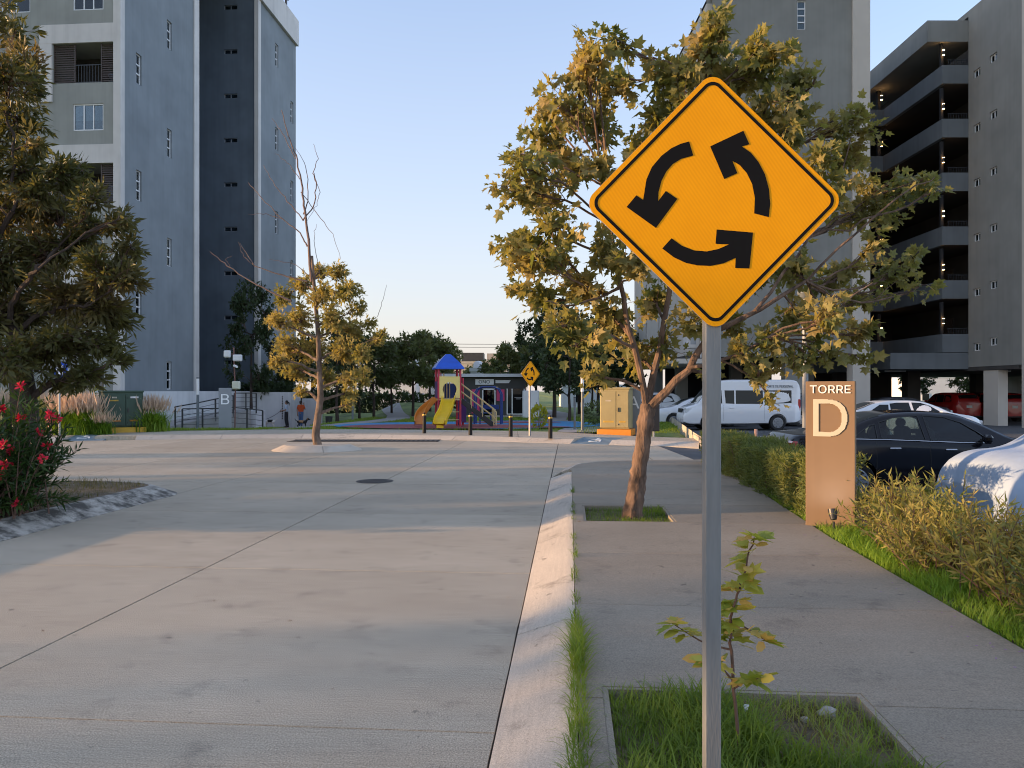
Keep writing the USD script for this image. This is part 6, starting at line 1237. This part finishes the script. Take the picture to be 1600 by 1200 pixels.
    for sx in S.get('seams', []):
        for s in (-1, 1):
            zz = np.linspace(float(low(sx)) + .16, float(belt(sx)) - .02, 8); ptsz = []
            for z in zz:
                h = section(sx)[0]; ptsz.append((sx, s * (np.interp(z, [q[1] for q in h[2:8]], [q[0] for q in h[2:8]]) + .001), z))
            part(t, 'door_seam', MB().tube(ptsz, .004, 4), 'car_trim')
    for x0, s in ((-.012, -1), (L_ + .012, 1)):
        part(t, 'number_plate', MB().rbox((x0, 0, S['plate'] if s < 0 else .45), (.015, .32, .15), .004), 'plate')
    for x0, x1 in ((.02, .5), (L_ - .5, L_ - .02)):
        part(t, 'lower_bumper', MB().rbox(((x0 + x1) / 2, 0, .30), (x1 - x0 + .02, Wd * .80, .12), .03), 'car_trim')
    if see:
        for sx in (cx0 + .55, cx0 + 1.35, ):
            for y in (-.38, .38):
                st = holder(t, 'seat'); part(st, 'backrest', MB().rbox((sx, y, .86), (.14, .46, .62), .06), 'seat_dark'); part(st, 'headrest', MB().rbox((sx - .03, y, 1.23), (.10, .26, .15), .045), 'seat_dark'); part(st, 'cushion', MB().rbox((sx + .26, y, .56), (.5, .46, .16), .06), 'seat_dark')
        part(t, 'steering_wheel', MB().add(revolve([(.17, -.012), (.185, 0), (.17, .012), (.158, 0), (.17, -.012)], 20), M=T(cx0 + 1.88, .38, .90) @ np.array([[.4, 0, -.92, 0], [0, 1, 0, 0], [.92, 0, .4, 0], [0, 0, 0, 1.0]])), 'car_trim'); part(t, 'dashboard', MB().rbox((cx1 - .30, 0, .86), (.5, 1.35, .18), .06), 'car_trim')
    return t
SED = dict(L=4.66, W=1.80, r=.325, axles=(.98, 3.69), cabin=(1.02, 3.42), roofw=.70, taper=.20,
    top=[(0, .86), (.05, 1.0), (.14, 1.075), (.5, 1.10), (.85, 1.165), (1.25, 1.33), (1.7, 1.435), (2.2, 1.46), (2.7, 1.43), (3.1, 1.30), (3.55, 1.07), (3.75, 1.0), (4.2, .93), (4.5, .82), (4.62, .70), (4.66, .58)],
    belt=[(0, .80), (.15, .98), (.6, 1.0), (1.5, .985), (2.6, .945), (3.5, .92), (4.2, .86), (4.66, .5)],
    side_glass=[[(.98, 1.035), (1.36, 1.015), (1.38, 1.24), (1.30, 1.22)], [(1.44, 1.01), (2.14, .985), (2.10, 1.375), (1.70, 1.345), (1.46, 1.27)], [(2.24, .985), (3.22, .955), (3.06, 1.10), (2.80, 1.27), (2.52, 1.36), (2.20, 1.38)]],
    rear_glass=(.62, 1.5), screen=(2.72, 3.50), tail=(.09, .89, .16, .36, .15, .20), head=(4.46, .70, .22, .34, .13, .22), mirror=(3.06, .99), handles=((1.62, .86), (2.52, .84)), seams=(2.19, 1.32, 3.3), plate=.78, trim=[(1.0, 3.2)], spokes=10)
car('parked_car', 'black saloon with chrome window strip parked behind the brown tower sign', 'car', (4.58, 13.3, -.2), .0, SED, 'car_black', 'car_glass', see=True)
SED2 = dict(SED, trim=None, L=4.62, top=[(0, .92), (.06, 1.06), (.2, 1.10), (.55, 1.22), (1.0, 1.38), (1.5, 1.45), (2.1, 1.46), (2.6, 1.42), (3.05, 1.28), (3.5, 1.06), (3.75, 1.0), (4.2, .92), (4.48, .80), (4.60, .66), (4.62, .55)], rear_glass=(.22, 1.0),
    side_glass=[[(.72, 1.06), (1.36, 1.02), (1.40, 1.30), (1.12, 1.30)], [(1.44, 1.01), (2.14, .985), (2.10, 1.375), (1.70, 1.37), (1.46, 1.34)], [(2.24, .985), (3.22, .955), (3.06, 1.10), (2.80, 1.27), (2.52, 1.36), (2.20, 1.38)]])
car('parked_car', 'white hatchback saloon with red tail lights behind the black saloon', 'car', (11.7, 27.4, -.2), -.05, SED2, 'car_white')
VAN = dict(L=5.23, W=1.88, r=.35, axles=(1.05, 4.10), taper=.10, top=[(0, 1.9), (.06, 2.12), (.18, 2.25), (.5, 2.29), (3.0, 2.29), (3.55, 2.24), (3.85, 2.06), (4.35, 1.55), (4.62, 1.22), (5.0, 1.08), (5.16, .95), (5.23, .75)],
    belt=[(0, 1.10), (.4, 1.16), (3.2, 1.16), (4.2, 1.10), (4.7, 1.02), (5.1, .86), (5.23, .7)], rw=[(0, .80), (.5, .84), (3.6, .84), (4.4, .86), (4.8, .88), (5.23, .84)], low=[(0, .42), (.3, .32), (4.9, .26), (5.23, .34)],
    side_glass=[[(.42, 1.24), (1.62, 1.20), (1.62, 1.80), (.42, 1.80)], [(1.70, 1.20), (2.9, 1.20), (2.9, 1.80), (1.70, 1.80)], [(2.98, 1.20), (3.36, 1.22), (3.40, 1.80), (2.98, 1.80)], [(3.52, 1.22), (4.30, 1.16), (4.05, 1.55), (3.80, 1.78), (3.54, 1.80)]],
    rear_glass=(.03, .12), screen=(3.72, 4.62), tail=(.06, 1.10, .10, .12, .62, .07), head=(5.0, .90, .30, .26, .22, .16), mirror=(4.25, 1.25), handles=((3.65, 1.02), (3.1, 1.02)), seams=(3.46, 1.66, 4.35), plate=.75, spokes=8, steel=True, tw=.22)
VN = car('passenger_van', 'white high roof passenger van lettered TRANSPORTE DE PERSONAL, parked facing left', 'van', (12.95, 35.2, -.2), PI - .02, VAN, 'car_white')
q = meshkit.text_mesh('TRANSPORTE DE PERSONAL', .11, .006); b = q.bounds; q.apply_scale([1.62 / (b[1, 0] - b[0, 0]), 1, 1])
part(VN, 'lettering', MB().add(q, M=T(.35 + 1.62, .835, 1.93) @ RZ(PI) @ UPRIGHT @ RX(0)), 'car_trim'); part(VN, 'grille', MB().rbox((5.2, 0, .88), (.06, .9, .2), .02), 'car_trim')
SUV = dict(SED, trim=None, L=4.4, W=1.82, r=.35, axles=(.9, 3.5), roofw=.80, top=[(0, 1.0), (.05, 1.3), (.2, 1.52), (.6, 1.64), (1.5, 1.68), (2.3, 1.64), (2.75, 1.48), (3.2, 1.16), (3.45, 1.08), (4.0, 1.0), (4.3, .86), (4.4, .6)],
    belt=[(0, .95), (.2, 1.08), (1.5, 1.06), (3.2, 1.02), (4.0, .94), (4.4, .55)], side_glass=[[(.45, 1.16), (1.2, 1.12), (1.2, 1.52), (.62, 1.5)], [(1.26, 1.11), (2.0, 1.09), (1.98, 1.55), (1.26, 1.55)], [(2.08, 1.09), (2.95, 1.07), (2.72, 1.34), (2.45, 1.52), (2.06, 1.56)]],
    rear_glass=(.06, .22), screen=(2.45, 3.25), tail=(.07, 1.02, .12, .28, .16, .16), head=(4.2, .86, .22, .32, .14, .2), mirror=(2.85, 1.1), handles=((1.4, .96), (2.25, .94)), seams=(2.04, 1.22, 3.1), plate=.86)
car('parked_car', 'dark parked car with bonnet under the gallery tower, left of the red one', 'car', (31.2, 49.0, -.2), PI, SUV, 'car_dark')
car('parked_car', 'red car half hidden behind the pale pillar under the gallery tower', 'car', (26.5, 44.5, -.2), PI * .5, SUV, 'car_red')
car('parked_car', 'red hatchback seen from behind at the right edge of the picture', 'car', (28.5, 43.5, -.2), PI * .5, SUV, 'car_red')
car('parked_car', 'dark car behind the white hatchback saloon, deep under the gallery tower', 'car', (18.5, 41.2, -.2), -.1, SED2, 'car_dark')
car('parked_car', 'white saloon parked left of the van, nose towards the grass', 'car', (11.6, 38.4, -.2), PI, dict(SED, trim=None), 'car_white')
car('parked_car', 'dark blue car behind the rear of the white van', 'car', (13.3, 38.9, -.2), .1, SUV, 'car_dark')
car('parked_car', 'white car with dark roof glass at the back, behind the plane tree fork', 'car', (9.6, 44.0, -.2), PI, SUV, 'car_white')
# car under a pale blue cover
cv = thing('covered_car', 'car under a pale blue fabric cover at the right edge of the picture', 'covered car', (5.68, 9.65, -.2))
xs = np.linspace(0, 4.7, 60); tp = PchipInterpolator([0, .08, .3, .8, 1.3, 1.8, 2.6, 3.2, 3.8, 4.4, 4.7], [.62, .86, 1.0, 1.10, 1.34, 1.45, 1.45, 1.24, 1.06, .92, .5]); V = []; m = 40
for x in xs:
    w = .93 * (1 - .22 * math.exp(-min(x, 4.7 - x) / .25)); zt = float(tp(x))
    for a in np.linspace(0, PI, m):
        c, s_ = math.cos(a), math.sin(a); y = w * np.sign(c) * abs(c) ** .42 * (1.0 if s_ < .6 else 1 - .25 * smoothstep(.9, 1.4, zt) * (s_ - .6)); z = zt * s_ ** .48 if s_ > 0 else 0.0
        V.append((x, y, max(z, .12)))
V = np.array(V); wr = (meshkit.fbm(V * [2.2, 3, 1.2], 4, 5) - .5); V[:, 1] += wr * .07 * np.sign(V[:, 1]); V[:, 2] += (meshkit.fbm(V * [3, 5, 2], 3, 9) - .5) * .05 * (V[:, 2] > .3)
f = [[i * m + j, (i + 1) * m + j, (i + 1) * m + j + 1, i * m + j + 1] for i in range(len(xs) - 1) for j in range(m - 1)]
part(cv, 'cover', (V, np.array(f)), 'car_cover', smooth=True)
ends = MB()
for e, sg in ((0, 1), (len(xs) - 1, -1)):
    ring = V[e * m:(e + 1) * m]; c = ring.mean(0); c[2] *= .8; part(cv, 'cover_end', (np.vstack([ring, c]), np.array([[k, k + 1, m][::sg] for k in range(m - 1)])), 'car_cover', smooth=True)
pass
part(cv, 'blue_panel', (lambda b: (b, np.array([[i * 8 + j, (i + 1) * 8 + j, (i + 1) * 8 + j + 1, i * 8 + j + 1] for i in range(11) for j in range(7)])))(np.array([(V.reshape(len(xs), m, 3)[14 + i, m - 2 - j] + [0, -.012, .004]) for i in range(12) for j in range(8)])) if False else (np.array([(V.reshape(len(xs), m, 3)[13 + i, m - 2 - j] + [0, -.012, .004]) for i in range(12) for j in range(8)]), np.array([[i * 8 + j, (i + 1) * 8 + j, (i + 1) * 8 + j + 1, i * 8 + j + 1] for i in range(11) for j in range(7)])), 'car_cover_blue', smooth=True)
for ax in (.9, 3.6):
    ty, rm = wheel(.32, .2, 8)
    for y in (-.78, .78): part(cv, 'tyre', MB().add(ty, loc=(ax, y, .32)), 'tyre', smooth=40)
# ------------------------------------------------------------------ people and dogs
def chain(*pts): 
    o = []
    for a, b in zip(pts[:-1], pts[1:]): o.append(m3.Manifold.batch_hull([m3.Manifold.sphere(a[3], 16).translate(list(map(float, a[:3]))), m3.Manifold.sphere(b[3], 16).translate(list(map(float, b[:3])))]))
    return m3.Manifold.batch_boolean(o, m3.OpType.Add) if len(o) > 1 else o[0]
def fuse(*a): return m3.Manifold.batch_boolean(list(a), m3.OpType.Add)
def soft(man, ln=.03, it=8):
    q = man.refine_to_length(ln).to_mesh(); tm = trimesh.Trimesh(np.array(q.vert_properties[:, :3]), np.array(q.tri_verts), process=True); trimesh.smoothing.filter_taubin(tm, iterations=it); return tm
def hand(w, d, side):
    """palm, four bent fingers, thumb from wrist w pointing along d"""
    w, d = np.array(w, float), unit(np.array(d, float)); up = np.array([0, 0, 1.0]) if abs(d[2]) < .8 else np.array([1.0, 0, 0]); y = unit(np.cross(up, d)); z = np.cross(d, y); o = []
    P = lambda a, b, c: w + a * d + b * y + c * z
    o.append(m3.Manifold.batch_hull([m3.Manifold.sphere(.014, 10).translate(P(*p).tolist()) for p in ((.01, -.02, 0), (.01, .02, 0), (.085, -.032, 0), (.085, .032, 0))]))
    for k, (b, l) in enumerate(((-.033, .062), (-.011, .075), (.011, .07), (.033, .055))):
        p = [P(.085, b, 0), P(.085 + l * .5, b * 1.1, -.008), P(.085 + l * .8, b * 1.1, -.028), P(.085 + l * .85, b * 1.1, -.05)]; o.append(chain(*[(*q, .009 - .0008 * i) for i, q in enumerate(p)]))
    p = [P(.025, side * .03, 0), P(.06, side * .058, -.012), P(.09, side * .058, -.03)]; o.append(chain(*[(*q, .0105 - .001 * i) for i, q in enumerate(p)]))
    return fuse(*o)
def person(label, loc, rz, J, hair, shirt, trousers, H=1.58):
    """front is -y; J: joints of arms and legs"""
    s = H / 1.70; t = thing('person', label, 'person', loc, rz); Q = {k: np.array(v) * s for k, v in J.items()}; hd = Q['head']; r = lambda x: x * s
    head = fuse(m3.Manifold.batch_hull([m3.Manifold.sphere(r(.085), 20).translate((hd + [0, .01, .03]).tolist()), m3.Manifold.sphere(r(.06), 20).translate((hd + [0, -.03 * s, -.06 * s]).tolist())]),
                m3.Manifold.sphere(r(.016), 10).translate((hd + [0, -.098 * s, -.015 * s]).tolist()), *[m3.Manifold.sphere(r(.02), 10).translate((hd + [x * s, .01, -.01]).tolist()) for x in (-.085, .085)])
    limbs = [chain((*(hd + [0, .01, -.08 * s]), r(.048)), (*Q['neck'], r(.055)))]
    limbs.append(m3.Manifold.batch_hull([m3.Manifold.sphere(r(q), 16).translate(p.tolist()) for p, q in ((Q['shl'], .055), (Q['shr'], .055), (Q['hipl'], .085), (Q['hipr'], .085), (Q['neck'] - [0, 0, .05], .05))]))
    for a in 'lr':
        limbs.append(chain((*Q['sh' + a], r(.052)), (*Q['el' + a], r(.038)), (*Q['wr' + a], r(.026)))); limbs.append(chain((*Q['hip' + a], r(.085)), (*Q['kn' + a], r(.056)), (*Q['an' + a], r(.038)))); limbs.append(hand(Q['wr' + a], Q['wr' + a] - Q['el' + a] if a + 'h' not in J else J[a + 'h'], 1 if a == 'l' else -1))
    part(t, 'body', soft(fuse(head, *limbs), .03, 4), 'skin', smooth=True)
    up = [m3.Manifold.batch_hull([m3.Manifold.sphere(r(q), 16).translate(p.tolist()) for p, q in ((Q['shl'], .068), (Q['shr'], .068), (Q['hipl'] + [0, 0, .09], .098), (Q['hipr'] + [0, 0, .09], .098), (Q['neck'] - [0, 0, .07], .06))])]
    for a in 'lr': up.append(chain((*Q['sh' + a], r(.068)), (*(Q['sh' + a] * .35 + Q['el' + a] * .65), r(.060))))
    part(t, 'shirt', soft(fuse(*up), .03, 5), shirt, smooth=True)
    lo = [m3.Manifold.batch_hull([m3.Manifold.sphere(r(.098), 16).translate((Q['hip' + a] + [0, 0, .05]).tolist()) for a in 'lr'])] + [chain((*Q['hip' + a], r(.097)), (*Q['kn' + a], r(.072)), (*(Q['an' + a] + [0, 0, .03]), r(.058))) for a in 'lr']
    part(t, 'trousers', soft(fuse(*lo), .03, 5), trousers, smooth=True)
    hh = [m3.Manifold.batch_hull([m3.Manifold.sphere(r(.093), 18).translate((hd + [0, .022, .04]).tolist()), m3.Manifold.sphere(r(.07), 14).translate((hd + [0, .05, -.03]).tolist())])]
    if hair == 'ponytail': hh.append(chain((*(hd + [0, .09, .02]), r(.035)), (*(hd + [0, .16, -.04]), r(.045)), (*(hd + [0, .17, -.17]), r(.02))))
    part(t, 'hair', soft(fuse(*hh) - m3.Manifold.sphere(r(.10), 18).translate((hd + [0, -.10 * s, -.05 * s]).tolist()), .03, 3), 'hair_black', smooth=True)
    for a in 'lr':
        part(t, 'shoe', soft(m3.Manifold.batch_hull([m3.Manifold.sphere(r(.042), 12).translate((Q['an' + a] + [0, .03, -.05 * s]).tolist()), m3.Manifold.sphere(r(.036), 12).translate((Q['an' + a] + [0, -.15 * s, -.055 * s]).tolist())]), .03, 3), 'cloth_black' if shirt == 'shirt_blue' else 'dog_white', smooth=True)
    return t
base = dict(head=(0, 0, 1.59), neck=(0, .01, 1.44), shl=(.175, .01, 1.38), shr=(-.175, .01, 1.38), hipl=(.085, 0, .92), hipr=(-.085, 0, .92), knl=(.09, -.03, .50), knr=(-.09, .02, .50), anl=(.09, .03, .095), anr=(-.09, .08, .095))
WP = (-13.22, 45.0); zW = float(ground_z(*WP)) + .05
person('person in pale blue top and black trousers with ponytail, holding a dog leash', (*WP, zW), -PI / 2, dict(base, ell=(.22, .02, 1.10), wrl=(.12, -.24, 1.08), elr=(-.22, .0, 1.10), wrr=(-.08, -.26, 1.04)), 'ponytail', 'shirt_blue', 'cloth_black', 1.56)
OP = (-12.45, 45.3)
person('person in orange top and jeans seen from behind, arm raised to the face', (*OP, float(ground_z(*OP)) + .05), PI - .3, dict(base, ell=(.26, .03, 1.10), wrl=(.27, -.02, .86), elr=(-.24, -.10, 1.16), wrr=(-.12, -.17, 1.42)), 'short', 'shirt_orange', 'denim', 1.56)
def dog(label, loc, rz, s, main, patch, sit=False):
    t = thing('dog', label, 'dog', loc, rz, scale=s); o = [chain((.22, 0, .36, .115), (-.02, 0, .36, .10), (-.24, 0, .38, .085)), chain((.26, 0, .40, .085), (.36, 0, .53, .06)), m3.Manifold.batch_hull([m3.Manifold.sphere(.075, 14).translate([.40, 0, .56]), m3.Manifold.sphere(.035, 12).translate([.52, 0, .53])]), chain((-.29, 0, .42, .03), (-.40, 0, .48, .022), (-.46, 0, .58, .015))]
    for y in (-.07, .07):
        o.append(chain((.22, y, .32, .05), (.24, y, .17, .028), (.225, y, .03, .024), (.25, y, .02, .022))); o.append(chain((-.22, y, .36, .07), (-.17, y, .23, .042), (-.28, y, .12, .024), (-.265, y, .03, .022), (-.235, y, .02, .021)))
        o.append(chain((.37, y * .8, .61, .028), (.34, y * 1.1, .53, .02)))
    part(t, 'body', soft(fuse(*o), .025, 4), main, smooth=True)
    part(t, 'saddle_patch', soft(chain((.06, 0, .375, .112), (-.16, 0, .39, .098)), .025, 4), patch, smooth=True)
    for y in (-1, 1): part(t, 'ear', soft(chain((.385, y * .05, .615, .03), (.345, y * .085, .54, .022)), .02, 3), patch, smooth=True)
    part(t, 'nose', MB().add(soft(m3.Manifold.sphere(.016, 10).translate([.555, 0, .54]), .02, 1)), 'hair_black', smooth=True); return t
DW = (-13.95, 44.2); zd = float(ground_z(*DW)) + .03
dog('white dog with black saddle patch sniffing the ground on a leash', (*DW, zd), PI, .95, 'dog_white', 'dog_black')
dog('small black dog with tan chest beside the person in orange', (-12.15, 44.4, float(ground_z(-12.15, 44.4)) + .05), .2, .85, 'dog_black', 'dog_tan')
hp = np.array([WP[0] - .30, WP[1], zW + .98]); cp_ = np.array([DW[0] - .27 * .95, DW[1], zd + .47]); ls = thing('dog_leash', 'thin leash running from the walker in pale blue to the white dog', 'leash', hp)
part(ls, 'strap', MB().tube(bez(np.zeros(3), (cp_ - hp) / 2 + [0, 0, -.12], cp_ - hp, 12), .012, 5), 'cloth_black'); part(ls, 'handle', MB().add(revolve([(.05, -.01), (.06, 0), (.05, .01), (.04, 0), (.05, -.01)], 14), M=RX(PI / 2)), 'cloth_black')
